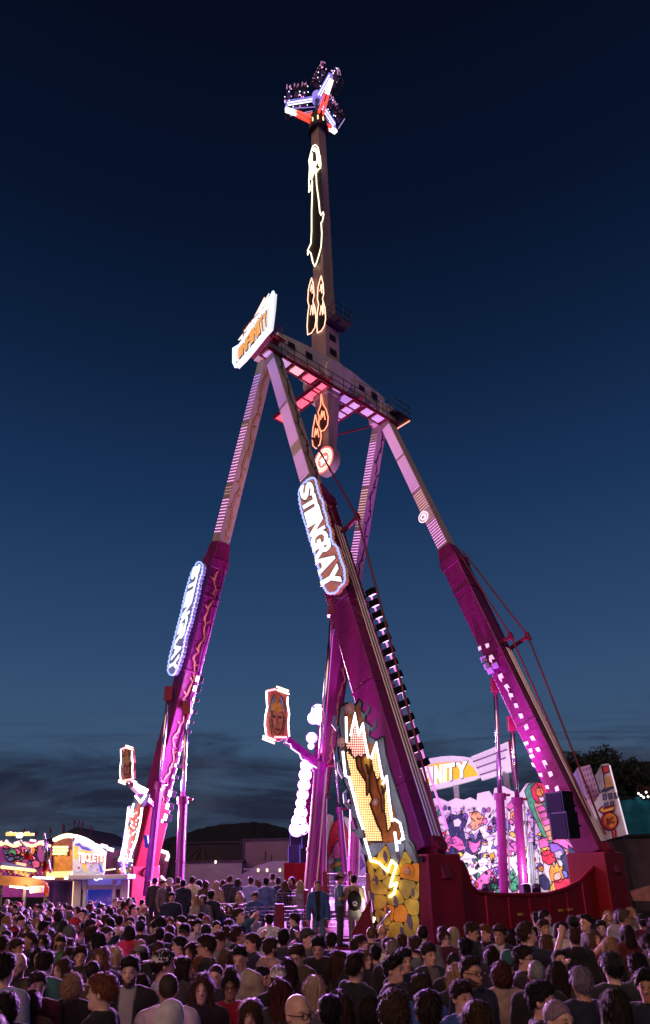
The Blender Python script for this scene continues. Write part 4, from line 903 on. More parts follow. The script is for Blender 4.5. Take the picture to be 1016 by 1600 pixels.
# a dark crouching giant at the left of the mural
shape(wall, [(697, 1280), (706, 1272), (714, 1275), (722, 1270), (730, 1284), (724, 1296), (728, 1312), (742, 1310), (750, 1298), (756, 1312), (750, 1330), (738, 1336), (728, 1330), (720, 1340), (704, 1344), (694, 1338), (698, 1320), (706, 1310), (700, 1296)], 'dkblue')
shape(wall, [(700, 1312), (712, 1306), (722, 1312), (728, 1326), (718, 1330), (706, 1322), (700, 1330), (696, 1322)], 'pink'); shape(wall, [(732, 1314), (744, 1318), (752, 1312), (748, 1328), (740, 1334), (734, 1326)], 'pink')
shape(wall, [(733, 1270), (746, 1268), (757, 1276), (752, 1290), (742, 1298), (730, 1292), (738, 1284)], 'tan'); shape(wall, [(708, 1282), (716, 1278), (722, 1284), (718, 1292), (710, 1292)], 'white'); shape(wall, [(726, 1300), (740, 1306), (750, 1296), (744, 1312), (732, 1312)], 'lilac')
shape(wall, [(692, 1318), (700, 1304), (706, 1308), (696, 1328), (694, 1340), (688, 1336)], 'pink', True)
# shards, rubble and falling shapes across the middle
palette = ['lilac', 'grey', 'violet', 'violet', 'yellow', 'blue', 'dkblue', 'white', 'pink', 'tan', 'orange', 'dkblue', 'green', 'red', 'ink', 'violet', 'green']
for i in range(250):
    x, y = rnd.uniform(676, 846), rnd.uniform(1262, 1396)
    if 695 < x < 757 and 1270 < y < 1342 and rnd.random() < .8: continue
    r_ = rnd.uniform(1.6, 6.0); k = rnd.choice((3, 4, 5, 5, 6))
    if not top_y(x) + r_ + 3 < y: continue
    shape(wall, blobp(x, y, r_ * .9, r_, k, .35, rnd.uniform(0, 3), rnd), rnd.choice(palette))
# fallen figure, lower left, and a second one thrown back near the struts
shape(wall, [(732, 1392), (744, 1376), (758, 1362), (772, 1356), (780, 1352), (776, 1366), (764, 1380), (750, 1394), (740, 1400)], 'pink'); shape(wall, [(768, 1358), (780, 1354), (784, 1364), (774, 1372)], 'lilac'); shape(wall, [(756, 1390), (770, 1376), (782, 1374), (778, 1388), (766, 1396)], 'dkblue')
for i in range(4): part(wall, 'grid_bar', m_ink, lambda m: (m.tube([mp_(760 + i * 5, 1392, .1), mp_(768 + i * 4, 1372, .1)], .03, 4), m.tube([mp_(758 + i * 2, 1391 - i * 5, .1), mp_(780 + i * 1, 1388 - i * 5, .1)], .03, 4)))
shape(wall, [(796, 1382), (804, 1372), (812, 1366), (816, 1380), (808, 1392), (800, 1394)], 'green'); shape(wall, [(794, 1366), (802, 1358), (806, 1366), (800, 1376)], 'green')
shape(wall, [(786, 1318), (800, 1312), (808, 1318), (812, 1330), (804, 1338), (790, 1336), (784, 1328)], 'pink'); shape(wall, [(762, 1290), (772, 1276), (782, 1284), (776, 1298), (766, 1304)], 'lilac'); shape(wall, [(772, 1284), (784, 1274), (796, 1284), (798, 1296), (786, 1302)], 'blue'); shape(wall, [(798, 1270), (806, 1266), (810, 1276), (804, 1284), (798, 1280)], 'orange')
shape(wall, [(790, 1262), (802, 1248), (812, 1246), (806, 1258), (796, 1268)], 'pink')
# painted street fronts
for x0, y0, x1, y1 in ((824, 1268, 834, 1318), (836, 1270, 846, 1322)):
    shape(wall, [(x0, y0 + 4), (x1, y0), (x1, y1 - 2), (x0, y1)], 'lilac')
    for j in range(7): shape(wall, [(x0 + 2, y0 + 8 + j * 6), (x0 + 4.5, y0 + 7.5 + j * 6), (x0 + 4.5, y0 + 10.5 + j * 6), (x0 + 2, y0 + 11 + j * 6)], 'tan', False); 
for x in (826, 829, 832): part(wall, 'pole', INKS['grey'], lambda m: m.tube([mp_(x, 1318, .12), mp_(x + 6, 1402, .12)], .05, 6))
# armoured warrior figure in green and rose, cut out and standing proud of the wall
DEP[0] = 0
war = empty('warrior_cutout', tuple(Vector((mp_(870, 1390).x, mp_(870, 1390).y, 1.0))), 0, 'painted cutout of an armoured warrior in green and rose beside the loudspeakers', 'cutout')
for poly, c in (([(820, 1236), (826, 1226), (836, 1222), (843, 1230), (851, 1250), (856, 1268), (866, 1300), (868, 1314), (858, 1318), (848, 1306), (838, 1284), (826, 1258)], 'green'),
                ([(834, 1256), (844, 1252), (852, 1262), (862, 1286), (866, 1302), (858, 1308), (850, 1296), (840, 1274)], 'skin'), ([(838, 1262), (850, 1258), (854, 1266), (842, 1270)], 'pink'), ([(842, 1272), (855, 1268), (858, 1276), (846, 1280)], 'pink'), ([(846, 1283), (860, 1278), (863, 1286), (851, 1291)], 'pink'),
                ([(830, 1232), (838, 1222), (848, 1224), (854, 1232), (856, 1244), (850, 1254), (840, 1256), (832, 1246)], 'red'), ([(838, 1232), (846, 1230), (850, 1238), (846, 1246), (838, 1242)], 'orange'), ([(842, 1246), (850, 1244), (852, 1250), (845, 1254)], 'white'),
                ([(852, 1240), (858, 1250), (862, 1272), (856, 1270), (852, 1256)], 'green'), ([(852, 1300), (864, 1296), (874, 1300), (868, 1312), (856, 1314)], 'tan'), ([(842, 1312), (856, 1308), (860, 1322), (852, 1330), (844, 1326)], 'pink'), ([(846, 1326), (860, 1322), (862, 1334), (852, 1338), (845, 1334)], 'yellow'),
                ([(862, 1302), (876, 1306), (892, 1318), (898, 1328), (888, 1328), (874, 1320), (864, 1316)], 'pink'), ([(888, 1320), (898, 1328), (908, 1348), (902, 1350), (890, 1334)], 'dkblue'), ([(856, 1318), (872, 1318), (882, 1330), (878, 1342), (864, 1340)], 'violet'),
                ([(846, 1332), (858, 1328), (868, 1336), (868, 1346), (858, 1352), (848, 1346)], 'red'), ([(866, 1332), (876, 1328), (882, 1336), (876, 1344), (868, 1342)], 'grey'), ([(876, 1338), (884, 1332), (892, 1350), (892, 1362), (884, 1364), (880, 1352)], 'dkblue'), ([(884, 1330), (892, 1334), (896, 1342), (888, 1346)], 'orange')):
    shape(war, poly, c, base=.14)
part(war, 'stand', m_dark, lambda m: m.tube([mp_(872, 1400, .1), mp_(866, 1310, .1)], .05, 6))
# crouching figure with fiery hair at its feet
fire = empty('fiery_haired_cutout', tuple(Vector((mp_(862, 1385).x, mp_(862, 1385).y, 1.0))), 0, 'painted cutout of a crouching figure with flame orange hair under the warrior', 'cutout')
for poly, c in (([(858, 1362), (862, 1350), (866, 1356), (870, 1346), (874, 1356), (880, 1352), (878, 1364), (884, 1370), (876, 1380), (862, 1378)], 'orange'), ([(866, 1366), (874, 1362), (878, 1370), (872, 1378), (865, 1374)], 'skin'), ([(862, 1378), (876, 1374), (892, 1372), (894, 1386), (880, 1394), (864, 1394)], 'red'), ([(842, 1370), (850, 1366), (858, 1376), (860, 1390), (850, 1390), (843, 1382)], 'dkblue'), ([(878, 1360), (886, 1362), (888, 1370), (882, 1374)], 'blue'), ([(860, 1384), (866, 1378), (868, 1392), (860, 1394)], 'yellow')):
    shape(fire, poly, c, base=.16)
part(fire, 'stand', m_dark, lambda m: m.tube([mp_(868, 1402, .1), mp_(868, 1372, .1)], .05, 6))

# arch sign INFINITY over the mural, floodlit look partly put in as glow
sg = empty('arch_sign', tuple(Vector((mp_(720, 1240).x, mp_(720, 1240).y, 1.0))), 0, 'floodlit arched INFINITY sign with a striped wing above the mural', 'sign')
def sp_(x, y, k=0.0): return mp_(x, y, -.6 + k)
arch = [(640, 1196), (655, 1190), (672, 1185), (690, 1182), (706, 1181), (722, 1182), (734, 1184), (742, 1192), (748, 1204), (751, 1214), (740, 1219), (700, 1230), (655, 1240), (640, 1244)]
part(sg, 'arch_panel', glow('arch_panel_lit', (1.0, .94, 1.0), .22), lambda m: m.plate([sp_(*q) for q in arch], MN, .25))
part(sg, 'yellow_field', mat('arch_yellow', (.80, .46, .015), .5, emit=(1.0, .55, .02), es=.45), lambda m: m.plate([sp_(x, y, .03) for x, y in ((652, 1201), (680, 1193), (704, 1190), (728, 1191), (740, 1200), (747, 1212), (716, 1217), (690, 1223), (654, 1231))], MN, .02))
part(sg, 'letter', mat('arch_letter_cream', (.85, .78, .80), .5, emit=(1, .93, 1), es=.6), lambda m: [put_text(m, ch, [sp_(x0, y0, .05), sp_(x0 + wd, y0 - wd * .24, .05), sp_(x0 + wd, y1 - wd * .16, .05), sp_(x0, y1, .05)], .06, .05, nrm=MN) for ch, x0, wd, y0, y1 in (('I', 640, 6, 1236, 1206), ('N', 647, 13, 1233, 1203), ('F', 661, 9, 1230, 1199), ('I', 672, 5, 1228, 1198), ('N', 679, 12, 1226, 1196), ('I', 693, 5, 1223, 1194), ('T', 699, 12, 1221, 1193), ('Y', 713, 18, 1218, 1192))])
for ch, x0, wd, y0, y1 in (('N', 647, 13, 1233, 1203), ('I', 672, 5, 1228, 1198), ('T', 699, 12, 1221, 1193), ('Y', 713, 18, 1218, 1192)):
    part(sg, 'letter_shadow', m_ink, lambda m: put_text(m, ch, [sp_(x0 - .3, y0 + 1.2, .045), sp_(x0 + wd + 1.6, y0 - wd * .24 + 1.2, .045), sp_(x0 + wd + 1.6, y1 - wd * .16 - .6, .045), sp_(x0 - .3, y1 - .6, .045)], .08, .01, nrm=MN))
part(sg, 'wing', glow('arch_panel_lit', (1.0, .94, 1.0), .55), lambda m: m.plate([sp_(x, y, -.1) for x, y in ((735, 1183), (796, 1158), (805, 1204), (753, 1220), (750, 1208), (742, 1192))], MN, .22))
part(sg, 'wing_stripe', mat('stripe_violet', (.20, .06, .22), .5), lambda m: [m.tube([sp_(x0, y0, .02), sp_(x1, y1, .02)], .05, 5) for x0, y0, x1, y1 in ((740, 1190, 792, 1171), (745, 1200, 790, 1184), (750, 1211, 784, 1200))])
part(sg, 'post', m_steel, lambda m: [m.bar(sp_(x, y, -.2), Vector((sp_(x, y, -.2).x, sp_(x, y, -.2).y, 1.0)), .35, .25) for x, y in ((712, 1226), (668, 1236), (790, 1206))])
part(sg, 'wing_post', m_redrail, lambda m: m.bar(sp_(796, 1156, .0), sp_(804, 1228, .0), .12, .16))

# the mural's second stretch, seen between the rear and the near centre legs
MO2 = at(530, 1380, 54.0); MN2 = Vector((-.25, -.97, 0)).normalized()
def m2(x, y, k=0.0): return onp(x, y, MO2 + MN2 * k, MN2)
w2 = empty('mural_wall', tuple(Vector((MO2.x, MO2.y, 0))), 0, 'painted mural stretch with a long red haired figure behind the rear struts', 'mural')
for i, (x0, x1, y0) in enumerate(((497, 508, 1282), (508, 521, 1272), (521, 532, 1290), (532, 546, 1276), (546, 572, 1268))):
    part(w2, 'panel', m_mw if i % 2 else INKS['lilac'], lambda m: m.plate([m2(x0 + .2, y0 + 3), m2((x0 + x1) / 2, y0), m2(x1 - .2, y0 + 3), m2(x1 - .2, 1412), m2(x0 + .2, 1412)], MN2, .08))
for poly, c in (([(512, 1320), (516, 1298), (522, 1284), (530, 1279), (538, 1284), (544, 1300), (548, 1330), (542, 1345), (534, 1330), (528, 1312), (520, 1326), (514, 1340), (508, 1350)], 'red'), ([(528, 1296), (536, 1294), (539, 1304), (535, 1312), (529, 1308)], 'skin'), ([(518, 1326), (528, 1314), (538, 1316), (540, 1332), (532, 1344), (522, 1342)], 'pink'), ([(522, 1344), (534, 1340), (540, 1352), (536, 1362), (524, 1362)], 'green'), ([(516, 1352), (528, 1346), (538, 1348), (530, 1354), (520, 1358)], 'yellow'), ([(512, 1346), (520, 1338), (524, 1346), (516, 1356)], 'white'), ([(546, 1320), (556, 1312), (562, 1330), (552, 1340)], 'lilac'), ([(554, 1348), (564, 1338), (570, 1352), (560, 1362)], 'violet'), ([(502, 1330), (508, 1322), (512, 1336), (506, 1346)], 'blue')):
    shape(w2, poly, c, P=m2, N_=MN2)

# painted city fronts at the right end
root = empty('city_cutout', tuple(Vector((at(965, 1320, 40).x, 40, 2.0))), 0, 'leaning white painted corner building with a round sign painted on it', 'cutout')
NB = Vector((-.45, -.89, 0)).normalized(); OB = at(955, 1300, 39.8)
def cb(x, y, k=0.0): return onp(x, y, OB + NB * k, NB)
m_cb = mat('cutout_pale', (.62, .60, .66), .5, var=.15, scale=1.0)
part(root, 'panel', m_cb, lambda m: m.plate([cb(*q) for q in ((929, 1212), (941, 1194), (951, 1193), (954, 1197), (981, 1304), (943, 1314), (936, 1296), (924, 1262), (938, 1240))], NB, .1))
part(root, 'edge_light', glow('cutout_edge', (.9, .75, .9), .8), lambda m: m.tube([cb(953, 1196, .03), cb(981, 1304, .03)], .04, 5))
def cbs(poly, c, nm='painted_shape', k=.02, line=True): shape(root, poly, c, line, cb, NB, nm, k)
cbs([(929, 1212), (941, 1196), (946, 1230), (938, 1240)], 'grey'); cbs([(940, 1199), (951, 1196), (953, 1206), (943, 1209)], 'red'); cbs([(943, 1216), (955, 1212), (958, 1228), (946, 1232)], 'tan', line=False)
for x, y in ((942, 1241), (951, 1240), (960, 1239), (945, 1255), (954, 1253)): cbs([(x, y), (x + 5, y - 1), (x + 6, y + 8), (x + 1, y + 9)], 'blue', 'painted_window', .05)
cbs([(937, 1236), (959, 1229), (960, 1231), (938, 1239)], 'blue', 'cornice', .05)
cbs([(935, 1266), (942, 1259), (943, 1263), (960, 1258), (961, 1266), (944, 1271), (944, 1274)], 'red', 'arrow', .07); cbs([(938, 1266), (942, 1262), (944, 1266), (959, 1261), (959, 1265), (943, 1269)], 'yellow', 'arrow_field', .08, False)
cbs([(953 + 13 * math.cos(k * .5236), 1283 + 14 * math.sin(k * .5236)) for k in range(12)], 'red', 'round_sign', .07); cbs([(954 + 10 * math.cos(k * .5236), 1282 + 11 * math.sin(k * .5236)) for k in range(12)], 'orange', 'round_sign_field', .09, False)
part(root, 'lettering', mat('sign_maroon', (.20, .01, .03), .5), lambda m: put_text(m, 'BC', [cb(949, 1289, .17), cb(961, 1286, .17), cb(959, 1276, .17), cb(947, 1279, .17)], .04, .02, nrm=NB))
cbs([(956, 1297), (962, 1296), (963, 1309), (958, 1310)], 'red', 'sign_post', .05)
part(root, 'stand', m_dark, lambda m: [m.tube([cb(x, y, -.2), Vector((cb(x, y, -.2).x, cb(x, y, -.2).y, 0))], .07, 6) for x, y in ((948, 1308), (974, 1300))])
root = empty('tower_cutout', tuple(Vector((at(920, 1320, 42).x, 42, 2.0))), 0, 'leaning pink painted tower block with rows of windows behind the right leg', 'cutout')
OB2 = at(915, 1300, 42.0)
def ct(x, y, k=0.0): return onp(x, y, OB2 + NB * k, NB)
part(root, 'panel', mat('cutout_pink', (.55, .34, .48), .5, var=.15), lambda m: m.plate([ct(*q) for q in ((895, 1212), (902, 1200), (922, 1195), (942, 1255), (945, 1315), (925, 1318), (910, 1270))], NB, .1))
part(root, 'shaded_side', mat('cutout_violet', (.24, .16, .46), .5, var=.2), lambda m: m.plate([ct(*q, .02) for q in ((895, 1212), (902, 1200), (920, 1262), (926, 1316), (912, 1272))], NB, .02))
for i in range(4):
    for j in range(6):
        x, y = 906 + i * 4.6 + j * 2.6, 1203 - i * 1.3 + j * 8.5
        shape(root, [(x, y), (x + 2, y - .5), (x + 2.8, y + 3.5), (x + .8, y + 4)], 'violet', False, ct, NB, 'painted_window', .03)
part(root, 'stand', m_dark, lambda m: m.tube([ct(930, 1316, -.2), Vector((ct(930, 1316).x, ct(930, 1316).y + .2, 0))], .07, 6))

# lamps of the show: magenta uplights at the feet, white floods on the mural
def uplight(c, target, e_, col, label, spot=46, lens=(1.0, .3, .9)):
    c = Vector(c); d = (Vector(target) - c).normalized()
    r_ = empty('uplight', tuple(c), 0, label, 'spotlight')
    part(r_, 'housing', m_black, lambda m: m.tube([c, c + d * .4], .22, 12))
    part(r_, 'lens', glow('uplight_lens', lens, 5.0), lambda m: m.tube([c + d * .4, c + d * .42], .19, 12))
    part(r_, 'yoke', m_dark, lambda m: m.tube([Vector((c.x, c.y, c.z - .35)), c + d * .1], .06, 6))
    lamp('uplight_beam', 'SPOT', c + d * .5, e_, col, .2, target=target, spot=spot, blend=.8)
MAG = (.66, .08, 1.0)
for nm, e_ in (('A', 9500), ('B', 5000), ('C', 9000), ('D', 20000)):
    foot, top, w, n1, n2, ln, J = LEGS[nm]
    lab = {'A': 'left front leg', 'B': 'near centre leg', 'C': 'rear leg', 'D': 'right leg'}[nm]
    bpos = foot + n1 * 3.2 + n2 * (2.6 if nm in 'AC' else -2.2); bpos.z = 1.4
    uplight(bpos, legpt(nm, 17), e_, MAG, 'magenta spotlight on the deck at the foot of the %s' % lab, 44 if nm != 'C' else 28)
for k, (x, Y) in enumerate(((690, 43.0), (760, 40.5), (840, 37.6))):
    p = at(x, 1405, Y); p.z = 1.4
    uplight(p, mp_(x + 10 - 20 * k * .3, 1300), 1000, (1.0, .88, .95), 'white spotlight on the deck lighting the %s of the mural' % ('left part', 'middle', 'right part')[k], 110, (1, .9, 1))
for p in (SPOT_B[3], SPOT_B[8], SPOT_B[12]):
    lamp('spot_beam', 'SPOT', p + Vector((.2, .3, -.35)), 2600, (1.0, .62, 1.0), .2, target=mp_(720, 1300), spot=70, blend=.7)

# added deck spotlight, put in to brighten the axle and the arm
uplight(Vector((CTR.x - 4.5, CTR.y - 4.0, 1.4)), CTR + ZV * (HH + 4), 20000, (1.0, .55, .62), 'added pale spotlight on the deck brightening the axle and arm', 34, (1, .8, .85))
# spots of the left leg wash over the crowd by the booth
for x, y, e_ in ((266, 1240, 26000), (259, 1277, 26000), (309, 1061, 16000)):
    p = onp(x, y, LEGS['A'][0] + LEGS['A'][4] * 1.2, LEGS['A'][3]) + LEGS['A'][3] * .3
    lamp('spot_beam', 'SPOT', p, e_, (1.0, .42, .92), .3, target=(-5 + (x - 266) * .1, 12, 1), spot=110, blend=.8)
# ink strokes over the mural
def strokes(m, k0, cnt, seed):
    r2 = random.Random(seed)
    for i in range(cnt):
        x, y = r2.uniform(672, 850), r2.uniform(1262, 1396)
        if y < top_y(x) + 6: continue
        q = r2.uniform(0, 6.28); l = r2.uniform(3, 9); b = r2.uniform(-.5, .5)
        pts = [mp_(x + math.cos(q + b * t) * l * t, y + math.sin(q + b * t) * l * t, .1) for t in (0, .5, 1)]
        m.tube(pts, r2.uniform(.012, .035), 4)
o = part(wall, 'ink_stroke', m_ink, lambda m: strokes(m, 0, 210, 8)); o['kind'] = 'stuff'
o = part(wall, 'violet_stroke', INKS['violet'], lambda m: strokes(m, 0, 160, 9)); o['kind'] = 'stuff'
# ------------------------------------------------------------------ ticket booth
NF = Vector((.12, -.99, 0)).normalized()
BO = at(160, 1400, 33.5)
def bp(x, y, k=0.0): return onp(x, y, BO + NF * k, NF)
SX = Vector((NF.y * -1, NF.x, 0)); 
m_bw = mat('booth_white', (.42, .41, .46), .45, var=.1, scale=1.2); m_bb = mat('booth_blue_inside', (.03, .05, .32), .5, var=.3, scale=1.5, emit=(.05, .08, .6), es=.35)
booth = empty('ticket_booth', tuple(Vector((BO.x, BO.y, 0))), 0, 'white framed ticket booth with blue lit window left of the red leg base', 'booth')
part(booth, 'back_wall', m_bb, lambda m: m.plate([Vector((bp(119, 1375, -1.6).x, bp(119, 1375, -1.6).y, .1)), Vector((bp(200, 1375, -1.6).x, bp(200, 1375, -1.6).y, .1)), bp(200, 1374, -1.6), bp(119, 1374, -1.6)], NF, .1))
def down(p, z=.05): return Vector((p.x, p.y, z))
for x in (122.5, 134.5, 179.5, 195.5):
    wd = .34 if x in (122.5, 195.5) else .16
    part(booth, 'post', m_bw, lambda m: m.bar(down(bp(x, 1400, 0)), bp(x, 1375, 0), wd, .3, NF), bevel=.02)
part(booth, 'roof', m_bw, lambda m: m.bar(bp(116, 1371, -.5), bp(206, 1370, -.5), 2.6, .2, ZV), bevel=.03)
part(booth, 'header', mat('booth_violet', (.28, .22, .62), .4, emit=(.28, .22, .9), es=.35), lambda m: m.plate([bp(124, 1375.5, -.1), bp(190, 1375.5, -.1), bp(184, 1384.5, -.1), bp(127, 1385.5, -.1)], NF, .06))  # violet glow put into the header colour, no lamp behind it
part(booth, 'window_frame', m_bw, lambda m: m.bar(bp(125, 1387, .02), bp(190, 1386, .02), .2, .1, NF), bevel=.02)
part(booth, 'window', mat('booth_glass', (.02, .04, .22), .08, spec=.8, emit=(.02, .04, .5), es=.35), lambda m: m.plate([bp(138, 1389.5, -.06), bp(177, 1389.5, -.06), down(bp(177, 1420, -.06), .9), down(bp(138, 1420, -.06), .9)], NF, .03))
part(booth, 'side_window', mat('side_glass', (.03, .02, .05), .1, spec=.8), lambda m: [m.plate([bp(x0, 1389, -.05), bp(x1, 1389, -.05), down(bp(x1, 1420, -.05), .9), down(bp(x0, 1420, -.05), .9)], NF, .03) for x0, x1 in ((126.5, 132.5), (181.5, 190))])
part(booth, 'counter', m_bw, lambda m: m.bar(down(bp(126, 1400, .1), .95), down(bp(190, 1400, .1), .95), .25, .1, ZV), bevel=.02)
part(booth, 'apron', m_bb, lambda m: m.plate([down(bp(126, 1400, -.02), .05), down(bp(190, 1400, -.02), .05), down(bp(190, 1400, -.02), .9), down(bp(126, 1400, -.02), .9)], NF, .04))
part(booth, 'corner_lamp', glow('strip_amber', (1.0, .62, .20), 1.4), lambda m: [m.bar(down(bp(x, 1400, .08), .4), bp(x, 1377, .08), .12, .06, NF) for x in (116.5, 199.5)])
part(booth, 'scribble', g_bluew, lambda m: m.tube([bp(147, 1374, .9), bp(151, 1376, .9), bp(156, 1373, .9), bp(160, 1374, .9)], .03, 5))
lamp('booth_light', 'POINT', bp(155, 1380, -.7), 60, (.4, .45, 1.0), .2)
tb = empty('ticket_board', tuple(bp(140, 1370, -.9)), 0, 'pale blue and amber board lettered TICKETS on the booth roof', 'sign board')
def tp(x, y, k=0.0): return onp(x, y, BO - NF * .9 + NF * k, NF)
part(tb, 'panel', mat('ticket_panel', (.60, .68, .80), .45, var=.25, scale=2.5, emit=(.55, .65, 1.0), es=.16), lambda m: m.plate([tp(*q) for q in ((113.5, 1368), (113.5, 1318), (118, 1308), (128, 1309), (138, 1316), (150, 1322), (165, 1334), (163, 1362), (161, 1368))], NF, .12))
part(tb, 'amber_field', mat('ticket_amber', (.80, .45, .05), .45, var=.3, scale=3, emit=(1.0, .55, .08), es=.45), lambda m: (m.plate([tp(*q, .03) for q in ((116, 1322), (121, 1322), (122, 1340), (116, 1342))], NF, .03), m.plate([tp(*q, .03) for q in ((126, 1328), (136, 1330), (150, 1334), (160, 1338), (156, 1346), (140, 1344), (126, 1342))], NF, .03), m.plate([tp(*q, .03) for q in ((128, 1350), (134, 1348), (136, 1362), (131, 1360))], NF, .03)))
part(tb, 'lettering', mat('ticket_letter', (.85, .75, .80), .45, emit=(1, .88, .95), es=.7), lambda m: [put_text(m, ch, [tp(122 + i * 5.7, 1347 + (i % 2) * 1.5, .12), tp(127.4 + i * 5.7, 1347.5 + (i % 2) * 1.5, .12), tp(127.4 + i * 5.7, 1332 + i * .5, .12), tp(122 + i * 5.7, 1331.5 + i * .5, .12)], .05, .06, nrm=NF) for i, ch in enumerate('TICKETS')])
part(tb, 'letter_shadow', mat('ticket_red', (.45, .03, .05), .5), lambda m: [put_text(m, ch, [tp(122.8 + i * 5.7, 1348.2 + (i % 2) * 1.5, .09), tp(128.6 + i * 5.7, 1348.7 + (i % 2) * 1.5, .09), tp(128.2 + i * 5.7, 1333 + i * .5, .09), tp(122.8 + i * 5.7, 1332.5 + i * .5, .09)], .08, .04, nrm=NF) for i, ch in enumerate('TICKETS')])
part(tb, 'blue_zigzag', mat('ticket_blue', (.05, .06, .50), .5, emit=(.1, .1, .8), es=.3), lambda m: (m.plate([tp(*q, .05) for q in ((117, 1319), (124, 1317), (128, 1322), (136, 1324), (144, 1329), (136, 1329), (128, 1327), (124, 1322), (118, 1322))], NF, .03), m.plate([tp(*q, .05) for q in ((154, 1350), (157, 1352), (162, 1364), (157, 1362))], NF, .03)))
for cx, cy, r_ in ((121, 1356, 7), (140, 1354, 5.5), (150, 1359, 5)):
    part(tb, 'painted_ball', mat('ticket_lilac', (.58, .58, .85), .5, var=.3, scale=4, emit=(.6, .6, .95), es=.3), lambda m: m.plate([tp(cx + math.cos(k * .6) * r_, cy + math.sin(k * .6) * r_, .06) for k in range(10)], NF, .03))
    part(tb, 'painted_spot', mat('ticket_red', (.45, .03, .05), .5), lambda m: m.plate([tp(cx + 2 + math.cos(k * .8) * r_ * .25, cy + math.sin(k * .8) * r_ * .25, .10) for k in range(8)], NF, .02))
part(tb, 'bulb', g_bulbw, lambda m: m.dots([tp(113.5 + 51 * t, 1306 + 27 * t ** 1.3 - (3 * math.sin(t * 3.1)), .16) for t in [i / 25 for i in range(26)]], NF, .075, .9)).__setitem__('kind', 'stuff')
part(tb, 'yellow_edge', glow('strip_yellow', (1.0, .75, .1), 1.1), lambda m: (m.bar(tp(164, 1336, .1), tp(162.5, 1360, .1), .1, .05, NF), m.bar(tp(164, 1360, .1), tp(180, 1358, .1), .12, .06, ZV)))
part(tb, 'stay', m_dark, lambda m: m.bar(tp(140, 1368, -.2), tp(138, 1330, -.2), .1, .1))

# ------------------------------------------------------------------ neighbouring attraction at the left
def facing(Y, x, y=1400): 
    o = at(x, y, Y); return (lambda px, py, k=0.0: onp(px, py, o + NF * k, NF)), o
fp, fo_ = facing(35.0, 96)
org = empty('organ_front', tuple(down(fo_, 0)), 0, 'brown and gold ornate front with pale scallop bulbs left of the TICKETS board', 'fairground front')
part(org, 'panel', mat('organ_brown', (.16, .05, .03), .5, var=.6, scale=3), lambda m: m.plate([fp(*q) for q in ((83, 1370), (83, 1318), (88, 1310), (96, 1306), (113, 1305), (113, 1370))], NF, .15))
for k in range(6): part(org, 'pilaster', mat('organ_gold', (.50, .26, .05), .4, metal=.3, var=.4, scale=5), lambda m: m.bar(fp(87 + k * 5, 1368, .06), fp(87 + k * 5 + 1, 1338 - (k % 2) * 10, .06), .18, .14, NF), bevel=.02)
part(org, 'scallop_bulb', glow('bulb_cream', (1.0, .70, .40), 1.9), lambda m: m.dots([fp(85 + t * 28, 1312 - 7 * math.sin(t * 2.0) + (1.5 if i % 2 else 0), .15) for i, t in enumerate([j / 17 for j in range(18)])], NF, .10, .9)).__setitem__('kind', 'stuff')
part(org, 'gold_bulb', glow('bulb_amber', (1.0, .62, .18), 1.8), lambda m: m.dots([fp(84 + (i % 9) * 2.6, 1324 + (i // 9) * 5.0, .16) for i in range(26)], NF, .07, .9)).__setitem__('kind', 'stuff')
part(org, 'gold_beam', glow('beam_gold', (1.0, .52, .05), 1.2), lambda m: m.bar(fp(73, 1367, .2), fp(113, 1366, .2), .28, .2, NF))
for k in range(9): part(org, 'curtain_strip', mat('curtain_%d' % (k % 3), ((.10, .03, .14), (.20, .08, .12), (.05, .03, .09))[k % 3], .7), lambda m: m.bar(down(fp(78 + k * 4.2, 1400, -.5), .2), fp(78 + k * 4.2, 1377, -.5), .42, .06, NF))
part(org, 'lamp_row', g_bulbw, lambda m: m.dots([fp(52 + k * 2.9, 1371.5 + .1 * k, .35) for k in range(12)] + [fp(102 + k * 3, 1372.5, .35) for k in range(4)], NF, .06, .9)).__setitem__('kind', 'stuff')
part(org, 'eave', mat('eave_brown', (.14, .06, .04), .6), lambda m: m.bar(fp(50, 1374, .1), fp(113, 1374, .1), .5, .12, ZV))
ln_ = empty('ghost_front', tuple(down(at(40, 1400, 36.5), 0)), 0, 'purple painted attraction front with green and blue figures at the left edge', 'fairground front')
lp_, _o = facing(36.5, 40)
part(ln_, 'panel', mat('front_purple', (.30, .05, .36), .5, var=.5, scale=1.6, emit=(.5, .06, .4), es=.06), lambda m: m.plate([lp_(*q) for q in ((-12, 1402), (-12, 1322), (8, 1314), (20, 1318), (34, 1315), (72, 1314), (80, 1320), (80, 1402))], NF, .15))  # faint glow put into the purple so the front reads as lit
for i in range(26):
    r_ = rnd.uniform(2, 6); x, y = rnd.uniform(8, 74), rnd.uniform(1322, 1352)
    cl = rnd.choice(('green', 'blue', 'pink', 'lilac', 'violet', 'orange', 'blue', 'pink'))
    shape(ln_, blobp(x, y, r_ * 1.3, r_, 7, .3, rnd.uniform(0, 3), rnd), cl, True, lp_, NF)
shape(ln_, [(11, 1336), (15, 1328), (21, 1326), (26, 1331), (24, 1337), (18, 1333)], 'green', True, lp_, NF, base=.1); shape(ln_, [(44, 1326), (50, 1322), (56, 1326), (54, 1334), (48, 1338), (43, 1333)], 'orange', True, lp_, NF, base=.1)
